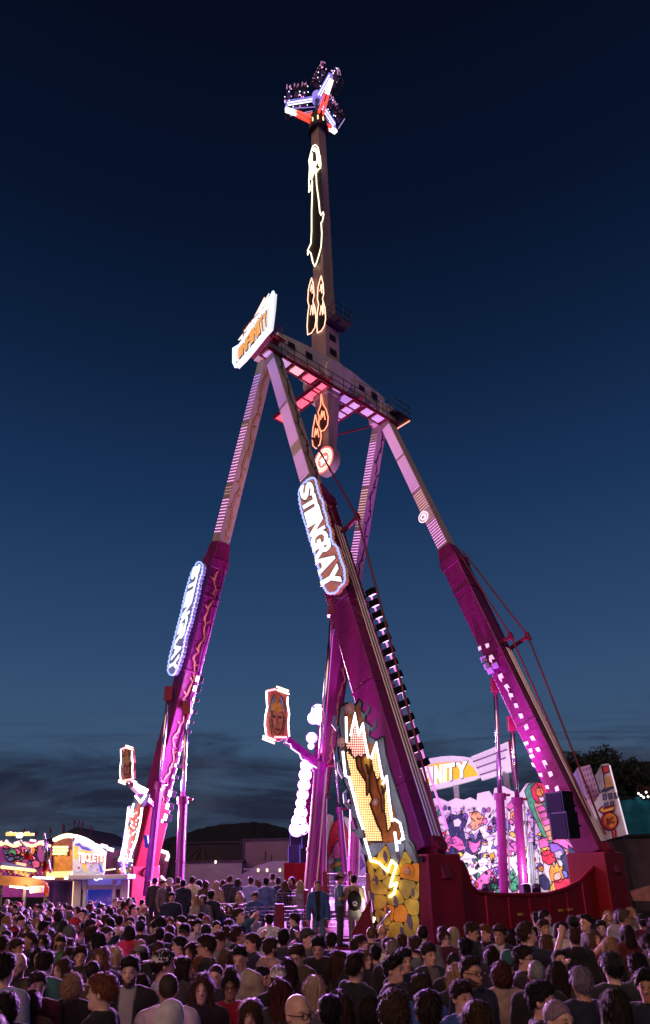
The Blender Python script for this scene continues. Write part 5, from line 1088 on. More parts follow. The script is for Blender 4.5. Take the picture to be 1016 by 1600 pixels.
for k, (x0, y0, x1, y1, cl) in enumerate(((3, 1350, 52, 1361, 'blue'), (24, 1360, 46, 1367, 'yellow'), (25, 1351, 40, 1354, 'yellow'))):
    part(ln_, 'balcony_rail', INKS[cl] if cl == 'blue' else glow('rail_amber', (1.0, .46, .03), .8), lambda m: m.bar(lp_(x0, y0, .5), lp_(x1, y1, .5), .12 if cl != 'blue' else .3, .25, ZV))
for x, y, x2, y2 in ((9, 1313, 15, 1319), (47, 1313, 56, 1314), (22, 1318, 34, 1314), (-2, 1318, 3, 1315), (60, 1316, 68, 1315)):
    part(ln_, 'pink_lamp', glow('lamp_rose_amber', (1.0, .50, .42), 1.5), lambda m: m.bar(lp_(x, y, .3), lp_(x2, y2, .3), .1, .1))
part(ln_, 'yellow_lamp', glow('lamp_yellow', (1.0, .60, .02), 1.0), lambda m: [m.bar(lp_(x, 1306, -.5), lp_(x + .1, 1300 + (x % 3), -.5), .17, .25) for x in (13, 15, 19, 22, 28, 31, 35, 38, 42, 44, 47, 50)])
part(ln_, 'warm_cluster', glow('lamp_rose_white', (1.0, .85, .75), 1.6), lambda m: m.dots([lp_(28 + (k % 4) * 1.6, 1305 + (k // 4) * 1.6, -.2) for k in range(8)], NF, .11, .9)).__setitem__('kind', 'stuff')
o = part(ln_, 'gold_bulb', glow('bulb_amber', (1.0, .62, .18), 1.8), lambda m: m.dots([lp_(3 + k * 2.4, 1355 + .22 * (k * 2.4) * .5, .7) for k in range(22)] + [lp_(2 + k * 2.6, 1320 - 2 * math.sin(k * .6), .3) for k in range(30)], NF, .085, .9)); o['kind'] = 'stuff'
for k in range(34):
    x = -4 + k * 2.5; y = 1358 + (k % 3) * 3.4 + x * .06; cl = ('orange', 'yellow', 'red', 'tan', 'blue', 'orange', 'pink')[(k * 5) % 7]
    part(ln_, 'fascia_tile', INKS[cl], lambda m: m.bar(lp_(x, y, .55), lp_(x + 1.9, y + .1, .55), .1, .09, ZV))
for k in range(9): part(ln_, 'gold_scroll', m_gold, lambda m: m.tube([lp_(80 - k * 1.2 + 2.6 * math.cos(q * .8 + k) * (1 - q / 9), 1334 + k * 4 + 2.6 * math.sin(q * .8 + k) * (1 - q / 9), .3) for q in range(8)], .06, 5))
kio = empty('snack_kiosk', tuple(down(at(40, 1400, 31.5), 0)), 0, 'low brown kiosk awning with a white strip light and red box lamp', 'kiosk')
kp, _o = facing(31.5, 40)
part(kio, 'awning', mat('awning_brown', (.28, .14, .05), .6, var=.3, scale=2), lambda m: m.plate([kp(*q) for q in ((0, 1368), (54, 1372), (74, 1380), (68, 1390), (14, 1384), (-10, 1384))], NF, .2))
part(kio, 'strip_light', glow('strip_cream', (1.0, .62, .32), 2.0), lambda m: m.bar(kp(15, 1385, .3), kp(50, 1389, .3), .07, .07, ZV))
part(kio, 'box_lamp', glow('box_red', (1.0, .06, .02), 1.3), lambda m: (m.bar(kp(48, 1391, .35), kp(68, 1390, .35), .28, .25, ZV)), bevel=.03)
part(kio, 'box_top', glow('box_top', (1.0, .75, .5), 2.2), lambda m: m.bar(kp(49, 1386.5, .4), kp(68, 1386, .4), .1, .08, ZV))
part(kio, 'gable', mat('gable_orange', (.5, .12, .02), .5), lambda m: m.plate([kp(x, y, .2) for x, y in ((68, 1382), (72, 1380), (76, 1388), (74, 1402), (69, 1396))], NF, .1))
part(kio, 'post', m_dark, lambda m: [m.bar(down(kp(x, 1400, 0)), kp(x, 1384), .12, .12) for x in (2, 40, 73)])
part(kio, 'counter', mat('kiosk_counter', (.30, .12, .04), .5), lambda m: m.bar(down(kp(0, 1400, -.3), .6), down(kp(72, 1400, -.3), .6), .5, 1.0, ZV))
lamp('kiosk_light', 'POINT', kp(34, 1392, .6), 220, (1.0, .6, .35), .2)
# flags
def flag(px0, py0, px1, py1, Y, bands, label, poly):
    p0, p1 = at(px0, py0, Y), at(px1, py1, Y)
    r_ = empty('flag', tuple(p0), 0, label, 'flag')
    part(r_, 'pole', m_steel, lambda m: m.tube([p0, p1], .045, 8))
    part(r_, 'finial', m_gold, lambda m: m.tube([p1, p1 + Vector((0, 0, .15))], .07, 8))
    fpq, _ = facing(Y, px0)
    for i, c in enumerate(bands):
        t0, t1 = i / len(bands), (i + 1) / len(bands)
        def st(m, t0=t0, t1=t1):
            (a0, a1), (b0, b1) = poly; K = 8
            for k in range(K):
                u0, u1 = k / K, (k + 1) / K
                Q = lambda t, u: fpq(*( (a0[0] + (a1[0] - a0[0]) * t) * (1 - u) + (b0[0] + (b1[0] - b0[0]) * t) * u, (a0[1] + (a1[1] - a0[1]) * t) * (1 - u) + (b0[1] + (b1[1] - b0[1]) * t) * u), .12 * math.sin(u * 7 + t * 2))
                m.add([Q(t0, u0), Q(t0, u1), Q(t1, u1), Q(t1, u0)], [(0, 1, 2, 3)])
        part(r_, 'band', mat('flag_' + c, {'navy': (.06, .06, .16), 'white': (.72, .62, .66), 'red': (.62, .03, .05), 'orange': (.62, .10, .03), 'tan': (.36, .24, .16)}[c], .7, var=.15, scale=3), st)
flag(69, 1302, 79, 1364, 30.5, ('navy', 'white', 'red'), 'navy white and red flag on a slanting pole by the organ front', (((70, 1306), (66, 1364)), ((79, 1332), (74, 1360))))
flag(31, 1314, 47, 1332, 30.5, ('tan', 'red'), 'tan and red flag hanging in front of the purple front', (((36, 1326), (38, 1344)), ((46, 1330), (55, 1342))))

for x, y, Y, c_ in ((26, 1316, 34.5, (1.0, .55, .6)), (62, 1318, 33.0, (1.0, .6, .35)), (100, 1312, 32.0, (1.0, .6, .25)), (140, 1318, 31.0, (1.0, .8, .7))):
    lamp('front_light', 'POINT', at(x, y, Y), 90, c_, .3)
# dark tent roofs and far fronts behind the booth
def tent(name, pts, Y, mt, label, cat, base_z=2.0, peak=None):
    r_ = empty(name, tuple(down(at(pts[0][0], pts[0][1], Y), 0)), 0, label, cat)
    q = [at(x, y, Y) for x, y in pts]
    def f(m):
        k = len(q); back = [p + Vector((0, 9, 0)) for p in q]; m.add(q + back, [(i, i + 1, i + 1 + k, i + k) for i in range(k - 1)])
        m.add([q[0], *q[1:], down(q[-1], base_z), down(q[0], base_z)], [tuple(range(k + 2))])
    part(r_, 'roof', mt, f)
    for p in q[2:5:2]: part(r_, 'mast', m_dark, lambda m: m.tube([p, p + Vector((0, 0, .5))], .05, 6))
    return r_
tt = tent('tent', [(52, 1318), (84, 1308), (100, 1302), (119, 1292), (123, 1293), (140, 1304), (162, 1315), (176, 1322)], 48, mat('tent_dark', (.020, .022, .032), .8, var=.3, scale=1), 'dark peaked tent roof behind the TICKETS board', 'tent', 2.0)
for x, y in ((20, 1312), (38, 1309), (56, 1312), (78, 1308), (98, 1302), (116, 1293), (142, 1304), (128, 1297)):
    part(tt, 'pennant', mat('pennant', (.10, .02, .03), .7), lambda m: (m.add([at(x, y - 3, 47.8), at(x + .2, y - 14, 47.8), at(x + 4, y - 9, 47.8)], [(0, 1, 2)]), m.tube([at(x, y, 47.8), at(x + .2, y - 15, 47.8)], .03, 5)))
fr = empty('far_front', tuple(down(at(175, 1360, 44), 0)), 0, 'far purple lit fairground front between the booth and the bulb lined board', 'fairground front')
part(fr, 'panel', mat('far_front_panel', (.18, .06, .12), .5, var=.7, scale=2.2), lambda m: m.plate([at(x, y, 44) for x, y in ((150, 1324), (182, 1330), (200, 1322), (200, 1372), (150, 1372))], (0, -1, 0), .2))
for x, y in ((146, 1320), (158, 1321), (168, 1326)):
    part(fr, 'pink_lamp', glow('lamp_pink_white', (1.0, .72, .95), 2.4), lambda m: m.bar(at(x, y, 43.7), at(x + 9, y + 2.5, 43.7), .2, .2, ZV))
fr2 = empty('far_front', tuple(down(at(250, 1360, 50), 0)), 0, 'far fairground gable edged with pale bulbs right of the red leg base', 'fairground front')
part(fr2, 'panel', mat('far_front_panel', (.18, .06, .12), .5, var=.7, scale=2.2), lambda m: m.plate([at(x, y, 50) for x, y in ((238, 1322), (262, 1332), (264, 1345), (258, 1372), (236, 1372))], (0, -1, 0), .2))
part(fr2, 'edge_lamp', glow('lamp_peach', (1.0, .75, .68), 2.6), lambda m: m.tube([at(x, y, 49.7) for x, y in ((238, 1323), (250, 1329), (262, 1333), (263, 1338), (260, 1345))], .12, 6))

# ------------------------------------------------------------------ queue platform, fences, stairs
m_plat = mat('platform_ply', (.09, .06, .065), .95, var=.3, scale=2, spec=.04)
pl = MB(); q0, q1 = at(315, 1400, 21.0), at(492, 1400, 20.6)
pl.add([(q0.x, q0.y, .7), (q1.x, q1.y, .7), (q1.x + .5, 30, .7), (q0.x - 3, 32, .7), (q0.x, q0.y, 0), (q1.x, q1.y, 0), (q1.x + .5, 30, 0), (q0.x - 3, 32, 0)], [(0, 1, 2, 3), (0, 4, 5, 1), (1, 5, 6, 2), (3, 7, 4, 0)])
tag(pl.build('queue_platform', m_plat), kind='structure')
m_mesh = mat('fence_wire', (.34, .30, .34), .4, metal=.7, var=.1)
def fence(p0, p1, z0, h, label, rows=14, redpost=(True, True)):
    p0 = Vector((p0.x, p0.y, z0)); p1 = Vector((p1.x, p1.y, z0)); d = (p1 - p0); ln = d.length; d.normalize()
    r_ = empty('fence_panel', tuple(p0), 0, label, 'fence', 'mesh barrier panels along the queue')
    part(r_, 'frame', m_mesh, lambda m: m.tube([p0 + ZV * .05, p1 + ZV * .05, p1 + ZV * h, p0 + ZV * h, p0 + ZV * .05], .028, 6))
    o = part(r_, 'wire', m_mesh, lambda m: ([m.tube([p0 + d * (ln * i / int(ln / .07)) + ZV * .05, p0 + d * (ln * i / int(ln / .07)) + ZV * h], .0055, 3) for i in range(int(ln / .07))], [m.tube([p0 + ZV * (h * j / rows), p1 + ZV * (h * j / rows)], .0055, 3) for j in range(rows)])); o['kind'] = 'stuff'
    for k, (on, p) in enumerate(zip(redpost, (p0, p1))):
        if on: part(r_, 'post', m_redrail, lambda m: m.bar(Vector((p.x, p.y, 0)), p + ZV * (h + .08), .13, .13), bevel=.015)
fx = [(318, 21.2), (372, 19.8), (376, 19.6), (403, 19.6), (434, 19.6), (440, 19.6), (483, 19.7)]
fpts = [at(x, 1410, Y) for x, Y in fx]
fence(fpts[0], fpts[1], .45, 1.05, 'dark mesh barrier panel below the children, left of the red post', redpost=(False, False))
fence(fpts[2], fpts[4], .45, 1.25, 'mesh barrier panel between the red posts under the denim jacket', redpost=(True, True))
fence(fpts[5], fpts[6], .45, 1.25, 'mesh barrier panel left of the person in the open blue jacket', redpost=(True, False))
fence(at(432, 1395, 21.4), at(478, 1395, 21.4), .9, 1.1, 'upper mesh barrier panel before the last two people of the queue', redpost=(False, True))
fence(at(332, 1395, 22.6), at(392, 1395, 22.2), .7, 1.0, 'upper mesh barrier panel behind the people in bright tops', redpost=(False, False))
fence(at(508, 1395, 23.5), at(548, 1395, 23.5), .8, 1.7, 'tall mesh barrier panel behind the stairs', redpost=(True, True))
fence(at(552, 1395, 23.2), at(576, 1395, 22.8), .8, 1.6, 'mesh barrier panel right of the stairs by the comic board', redpost=(False, True))
fence(at(232, 1395, 31), at(250, 1395, 31), .8, 1.5, 'pale barrier panel at the left end of the queue', redpost=(True, True))
fence(at(253, 1395, 30.5), at(272, 1395, 29.5), .8, 1.2, 'barrier panel beside the slanting white handrail', redpost=(False, True))
hr = empty('handrail', tuple(down(at(253, 1372, 30), .8)), 0, 'slanting white handrail at the left end of the queue', 'handrail')
part(hr, 'rail', g_bluew if False else mat('rail_white', (.75, .7, .78), .35, metal=.2), lambda m: m.bar(at(252, 1370, 29.8), at(271, 1391, 29.0), .09, .09))
part(hr, 'post', m_redrail, lambda m: [m.bar(down(at(x, y, Y), 0), at(x, y, Y), .08, .08) for x, y, Y in ((253, 1371, 29.8), (270, 1390, 29.05))])
stt = empty('entrance_stairs', tuple(down(at(530, 1460, 19.5), 0)), 0, 'red entrance stairs with slanting side walls below the ride', 'stairs')
sa, sb = at(492, 1440, 19.0), at(575, 1440, 19.0)
for i in range(5):
    part(stt, 'step', mat('step_plate', (.16, .03, .055), .9, var=.25, spec=.05), lambda m: m.bar(Vector((sa.x, 18.6 + i * .45, .17 * (i + 1) - .05)), Vector((sb.x, 18.6 + i * .45, .17 * (i + 1) - .05)), .44, .08, ZV), bevel=.01)
for xx, hz in ((sa.x - .06, 0), (sb.x + .06, .2)):
    part(stt, 'side_wall', m_redrail, lambda m: m.plate([Vector((xx, 18.2, 0)), Vector((xx, 21.2, 0)), Vector((xx, 21.2, 1.75)), Vector((xx, 20.6, 1.75)), Vector((xx, 18.2, .4))], (-1, 0, 0), .1))
part(stt, 'skirt_panel', m_redrail, lambda m: m.plate([at(x, y, 18.7) for x, y in ((548, 1462), (579, 1404), (586, 1462))], (0, -1, 0), .06))
part(stt, 'handrail', m_redrail, lambda m: [m.tube([Vector((xx, 18.2, 1.2)), Vector((xx, 20.6, 2.1)), Vector((xx, 21.4, 2.1))], .03, 8) for xx in (sa.x - .06, sb.x + .06)])
part(stt, 'edge_lamp', glow('edge_lamp_lilac', (1.0, .85, 1.0), 1.8), lambda m: (m.bar(at(507, 1434, 19.6), at(513, 1427, 19.8), .1, .05), m.bar(at(574, 1452, 19.0), at(582, 1434, 19.2), .16, .05)))
part(stt, 'landing', mat('step_plate', (.16, .03, .055), .9, var=.25, spec=.05), lambda m: m.bar(Vector(((sa.x + sb.x) / 2, 20.7, .82)), Vector(((sa.x + sb.x) / 2, 26, .92)), sb.x - sa.x, .08, ZV))
lamp('edge_beam', 'SPOT', at(583, 1447, 18.9), 420, (1.0, .86, .62), .15, target=at(608, 1330, 23.5), spot=75, blend=.8)
fp_ = empty('marker_pole', tuple(down(at(583, 1460, 18.4), 0)), 0, 'slim pale poles crossing in front of the comic board', 'pole')
part(fp_, 'pole', mat('pole_pale', (.6, .5, .5), .4), lambda m: (m.tube([down(at(588, 1455, 18.4), .1), at(577, 1392, 18.8)], .025, 6), m.tube([at(588, 1452, 18.4), at(611, 1424, 18.4)], .022, 6)))

# ------------------------------------------------------------------ background
m_hill = mat('hill_dark', (.010, .014, .016), .9, var=.4, scale=.02)
def hill(pts, Y, dep, seed):
    rnd_ = random.Random(seed); m = MB(); P_ = []
    for (x0, y0), (x1, y1) in zip(pts, pts[1:]):
        k = max(2, int((x1 - x0) / 6))
        for i in range(k): t = i / k; P_.append(at(x0 + (x1 - x0) * t, y0 + (y1 - y0) * t + rnd_.uniform(-1.2, 1.2), Y))
    P_.append(at(*pts[-1], Y)); k = len(P_)
    vs = P_ + [down(p, -1) - Vector((0, dep, 0)) for p in P_] + [down(p, -1) + Vector((0, dep, 0)) for p in P_]
    m.add(vs, [(i, i + 1, i + 1 + k, i + k) for i in range(k - 1)] + [(i + 2 * k, i + 1 + 2 * k, i + 1, i) for i in range(k - 1)])
    tag(m.build('hills', m_hill), kind='structure')
hill([(-250, 1345), (-60, 1338), (60, 1342), (200, 1330), (280, 1305), (330, 1290), (365, 1287), (395, 1284), (425, 1288), (450, 1296), (500, 1312), (600, 1330), (760, 1345), (1000, 1338), (1300, 1330)], 900, 300, 3)
def house(name, x0, x1, ytop, Y, dep, mt, label, cat, roof=None, extra=None):
    a0, a1 = at(x0, ytop, Y), at(x1, ytop, Y); z = (a0.z + a1.z) / 2; c = (a0 + a1) / 2
    r_ = empty(name, (c.x, Y + dep / 2, 0), 0, label, cat); hx = (a1.x - a0.x) / 2
    part(r_, 'wall', mt, lambda m: m.box((c.x, Y + dep / 2, z / 2), hx, dep / 2, z / 2))
    if roof == 'flat': part(r_, 'roof', m_dark, lambda m: m.box((c.x, Y + dep / 2, z + .08), hx + .15, dep / 2 + .15, .08))
    if roof == 'gable':
        part(r_, 'roof', m_dark, lambda m: m.add([(c.x - hx - .3, Y - .3, z), (c.x + hx + .3, Y - .3, z), (c.x + hx + .3, Y + dep + .3, z), (c.x - hx - .3, Y + dep + .3, z), (c.x - hx - .3, Y + dep / 2, z + dep * .35), (c.x + hx + .3, Y + dep / 2, z + dep * .35)], [(0, 1, 5, 4), (2, 3, 4, 5), (0, 4, 3), (1, 2, 5)]))
    return r_, c, z, hx
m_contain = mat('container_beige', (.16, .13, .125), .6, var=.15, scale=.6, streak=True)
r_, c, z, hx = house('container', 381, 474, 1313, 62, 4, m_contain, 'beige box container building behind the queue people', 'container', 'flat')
part(r_, 'corner_post', m_dark, lambda m: [m.box((c.x + k * hx, 61.95, z / 2), .08, .08, z / 2) for k in (-1, 1)])
part(r_, 'stack_pipe', m_dark, lambda m: [m.tube([at(x, 1345, 61), at(x, 1330, 61)], .06, 6) for x in (415, 454)])
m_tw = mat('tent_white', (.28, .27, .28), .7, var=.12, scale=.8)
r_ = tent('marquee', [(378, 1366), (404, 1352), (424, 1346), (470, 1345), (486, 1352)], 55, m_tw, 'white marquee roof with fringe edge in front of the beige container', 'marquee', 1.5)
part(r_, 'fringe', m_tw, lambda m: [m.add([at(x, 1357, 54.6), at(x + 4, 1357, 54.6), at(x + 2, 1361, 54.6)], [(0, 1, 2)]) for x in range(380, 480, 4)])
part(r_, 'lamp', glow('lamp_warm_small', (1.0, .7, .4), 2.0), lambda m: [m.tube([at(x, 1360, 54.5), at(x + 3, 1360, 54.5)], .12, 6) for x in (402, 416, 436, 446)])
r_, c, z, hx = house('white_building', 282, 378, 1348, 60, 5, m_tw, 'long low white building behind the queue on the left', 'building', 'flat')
part(r_, 'lamp', glow('lamp_tiny', (1, .9, .8), 3), lambda m: m.tube([at(336, 1347, 59.5), at(338, 1347, 59.5)], .12, 6))
r_, c, z, hx = house('dark_hall', 268, 382, 1318, 75, 10, mat('hall_dark', (.025, .026, .034), .8, var=.3, scale=.5), 'dark hall with faint striped front below the hill', 'building', 'flat')
part(r_, 'stripe', mat('stripe_dim', (.05, .045, .03), .8), lambda m: [m.plate([at(x0, 1345, 74.9), at(x0 + 5, 1345, 74.9), at(317, 1318, 74.9), at(316, 1318, 74.9)], (0, -1, 0), .05) for x0 in (286, 300, 316, 330, 344)])
# right side: dark trailer with ledge, teal tarpaulin, trees, red roof
r_, c, z, hx = house('trailer', 942, 1060, 1308, 44, 5, mat('trailer_brown', (.075, .055, .06), .6, var=.25, scale=.6, streak=True), 'dark brown trailer wall at the right edge below the teal tarpaulin', 'trailer', 'flat')
part(r_, 'stripe_sheet', mat('sheet_pink', (.45, .22, .20), .6, var=.5, scale=2), lambda m: m.plate([at(x, y, 39.5) for x, y in ((985, 1392), (1030, 1380), (1030, 1408), (990, 1408))], (0, -1, 0), .05))
tq = empty('tarpaulin', tuple(at(1000, 1300, 46)), 0, 'teal tarpaulin awning at the right edge', 'awning')
def tarp(m):
    K = 14
    for i in range(K):
        f = lambda i_, t: at(966 + (1050 - 966) * i_ / K, (1248 + 3 * math.sin(i_)) * (1 - t) + (1306 - i_ * .3) * t, 46 - 1.8 * t + .25 * math.sin(i_ * 2.1))
        for j in range(4): m.add([f(i, j / 4), f(i + 1, j / 4), f(i + 1, (j + 1) / 4), f(i, (j + 1) / 4)], [(0, 1, 2, 3)])
part(tq, 'sheet', mat('tarp_teal', (.02, .20, .28), .35, var=.3, scale=1), tarp, smooth=True)
part(tq, 'ridge', m_dark, lambda m: m.tube([at(966, 1247, 46), at(1050, 1246, 46)], .08, 6))
part(tq, 'lamp', glow('lamp_tiny', (1, .9, .8), 3), lambda m: m.dots([at(x, y, 45.5) for x, y in ((998, 1240), (1002, 1243), (1010, 1238), (1006, 1246), (1013, 1245))], (0, -1, 0), .08)).__setitem__('kind', 'stuff')
house('red_roof_house', 992, 1080, 1222, 85, 9, mat('house_dark', (.06, .03, .03), .8), 'dark house with reddish roof at the far right', 'house', 'gable')
m_bark = mat('bark', (.03, .022, .018), .9, bump=.4); m_leaf = mat('leaf_dark', (.022, .035, .020), .7, var=.5, scale=.7)
def tree(px, ytop, ybase, Y, rw, label, seed):
    rnd_ = random.Random(seed); topp = at(px, ytop, Y); b0 = down(at(px, 1400, Y), 0); h = topp.z
    r_ = empty('tree', tuple(b0), 0, label, 'tree', 'trees behind the right end of the ride')
    part(r_, 'trunk', m_bark, lambda m: (m.tube([b0, b0 + ZV * h * .45, b0 + ZV * h * .8], .35, 8, r1=.08), [m.tube([b0 + ZV * h * t, b0 + ZV * h * (t + .2) + Vector((rw * .7 * math.cos(q), rw * .7 * math.sin(q), 0))], .12, 6, r1=.03) for t, q in [(.35 + .06 * i, i * 2.4) for i in range(7)]]))
    cl = [(b0 + ZV * h * rnd_.uniform(.42, .92) + Vector((rnd_.gauss(0, rw * .42), rnd_.gauss(0, rw * .42), 0)), rw * rnd_.uniform(.25, .5)) for i in range(26)] + [(topp - ZV * rw * .3, rw * .3)]
    def crown(m):
        for c_, r0 in cl:
            for k in range(300):
                v = Vector((rnd_.gauss(0, 1), rnd_.gauss(0, 1), rnd_.gauss(0, .8))).normalized() * (r0 * rnd_.uniform(.55, 1.08)); p = c_ + v
                a_ = Vector((rnd_.gauss(0, 1), rnd_.gauss(0, 1), rnd_.gauss(0, 1))).normalized(); b_ = a_.orthogonal().normalized(); s = rnd_.uniform(.14, .30)
                m.add([p - a_ * s, p + b_ * s * .5, p + a_ * s, p - b_ * s * .5], [(0, 1, 2, 3)])
    part(r_, 'crown', m_leaf, crown)
tree(948, 1168, 1300, 70, 3.6, 'tall dark tree behind the painted tower block', 2); tree(985, 1185, 1300, 72, 3.4, 'dark tree right of the painted corner building', 4); tree(925, 1190, 1300, 74, 2.6, 'smaller dark tree behind the pink tower block', 6); tree(1012, 1205, 1300, 76, 3.0, 'dark tree before the red roof at the right edge', 8)
# ------------------------------------------------------------------ people: bodies, hair and clothes as smooth surfaces
def smin(a, b, k): h = np.clip(.5 + .5 * (b - a) / k, 0, 1); return b + (a - b) * h - k * h * (1 - h)
class Field:
    def __init__(s, lo, hi, vox):
        s.vox = vox; s.lo = np.array(lo); n = np.ceil((np.array(hi) - s.lo) / vox).astype(int) + 1
        g = [s.lo[i] + vox * np.arange(n[i]) for i in range(3)]
        s.X, s.Y, s.Z = np.meshgrid(*g, indexing='ij'); s.d = np.full(s.X.shape, 9.0)
    def cap(s, p, q, r0, r1=None):
        p = np.array(p, float); q = np.array(q, float); r1 = r0 if r1 is None else r1; v = q - p; L2 = (v @ v) + 1e-12
        t = np.clip(((s.X - p[0]) * v[0] + (s.Y - p[1]) * v[1] + (s.Z - p[2]) * v[2]) / L2, 0, 1)
        return np.sqrt((s.X - p[0] - v[0] * t) ** 2 + (s.Y - p[1] - v[1] * t) ** 2 + (s.Z - p[2] - v[2] * t) ** 2) - (r0 + (r1 - r0) * t)
    def ell(s, c, r, M=None):
        x, y, z = s.X - c[0], s.Y - c[1], s.Z - c[2]
        if M is not None: x, y, z = [M[i][0] * x + M[i][1] * y + M[i][2] * z for i in range(3)]
        k = np.sqrt((x / r[0]) ** 2 + (y / r[1]) ** 2 + (z / r[2]) ** 2); return (k - 1) * min(r)* (1.0)
    def add(s, d, k=.02): s.d = smin(s.d, d, k)
    def sub(s, d, k=.01): s.d = -smin(-s.d, d, k)
    def mesh(s):
        """surface nets"""
        d = s.d; ins = d < 0; n = d.shape
        c = np.zeros((n[0] - 1, n[1] - 1, n[2] - 1), int)
        for i in (0, 1):
            for j in (0, 1):
                for k in (0, 1): c += ins[i:n[0] - 1 + i, j:n[1] - 1 + j, k:n[2] - 1 + k]
        act = (c > 0) & (c < 8); idx = np.full(c.shape, -1); w = np.argwhere(act); idx[act] = np.arange(len(w))
        acc = np.zeros((len(w), 3)); cnt = np.zeros(len(w))
        cor = [(i, j, k) for i in (0, 1) for j in (0, 1) for k in (0, 1)]
        for a in cor:
            for ax in range(3):
                if a[ax] == 1: continue
                b = list(a); b[ax] = 1
                va = d[w[:, 0] + a[0], w[:, 1] + a[1], w[:, 2] + a[2]]; vb = d[w[:, 0] + b[0], w[:, 1] + b[1], w[:, 2] + b[2]]
                m = (va < 0) != (vb < 0); t = np.where(m, va / np.where(m, va - vb, 1), 0)
                p = np.tile(np.array(a, float), (len(w), 1)); p[:, ax] += t
                acc[m] += p[m]; cnt[m] += 1
        v = s.lo + s.vox * (w + acc / cnt[:, None]); fs = []
        for ax in range(3):
            o1, o2 = [(1, 2), (2, 0), (0, 1)][ax]
            A = ins.take(range(n[ax] - 1), ax); B = ins.take(range(1, n[ax]), ax)
            for flip in (0, 1):
                e_ = np.argwhere((A & ~B) if flip == 0 else (~A & B))
                e_ = e_[(e_[:, o1] > 0) & (e_[:, o2] > 0) & (e_[:, o1] < n[o1] - 1) & (e_[:, o2] < n[o2] - 1)]
                if not len(e_): continue
                q = []
                for a, b in ((-1, -1), (0, -1), (0, 0), (-1, 0)):
                    t = e_.copy(); t[:, o1] += a; t[:, o2] += b; q.append(idx[t[:, 0], t[:, 1], t[:, 2]])
                q = np.stack(q, 1); q = q[(q >= 0).all(1)]
                fs.append(q if flip == 0 else q[:, ::-1])
        return v, np.concatenate(fs)
def to_mesh(name, v, f, material, attr=None):
    me = bpy.data.meshes.new(name); me.vertices.add(len(v)); me.vertices.foreach_set('co', v.astype(np.float32).ravel())
    me.loops.add(f.size); me.loops.foreach_set('vertex_index', f.astype(np.int32).ravel())
    me.polygons.add(len(f)); me.polygons.foreach_set('loop_start', np.arange(0, f.size, 4, dtype=np.int32)); me.polygons.foreach_set('loop_total', np.full(len(f), 4, np.int32))
    me.update(calc_edges=True); me.polygons.foreach_set('use_smooth', np.ones(len(f), bool))
    if attr is not None:
        a = me.color_attributes.new('mask', 'FLOAT_COLOR', 'POINT'); c = np.ones((len(v), 4), np.float32); c[:, :3] = attr; a.data.foreach_set('color', c.ravel())
    me.materials.append(material); me.update(); return me

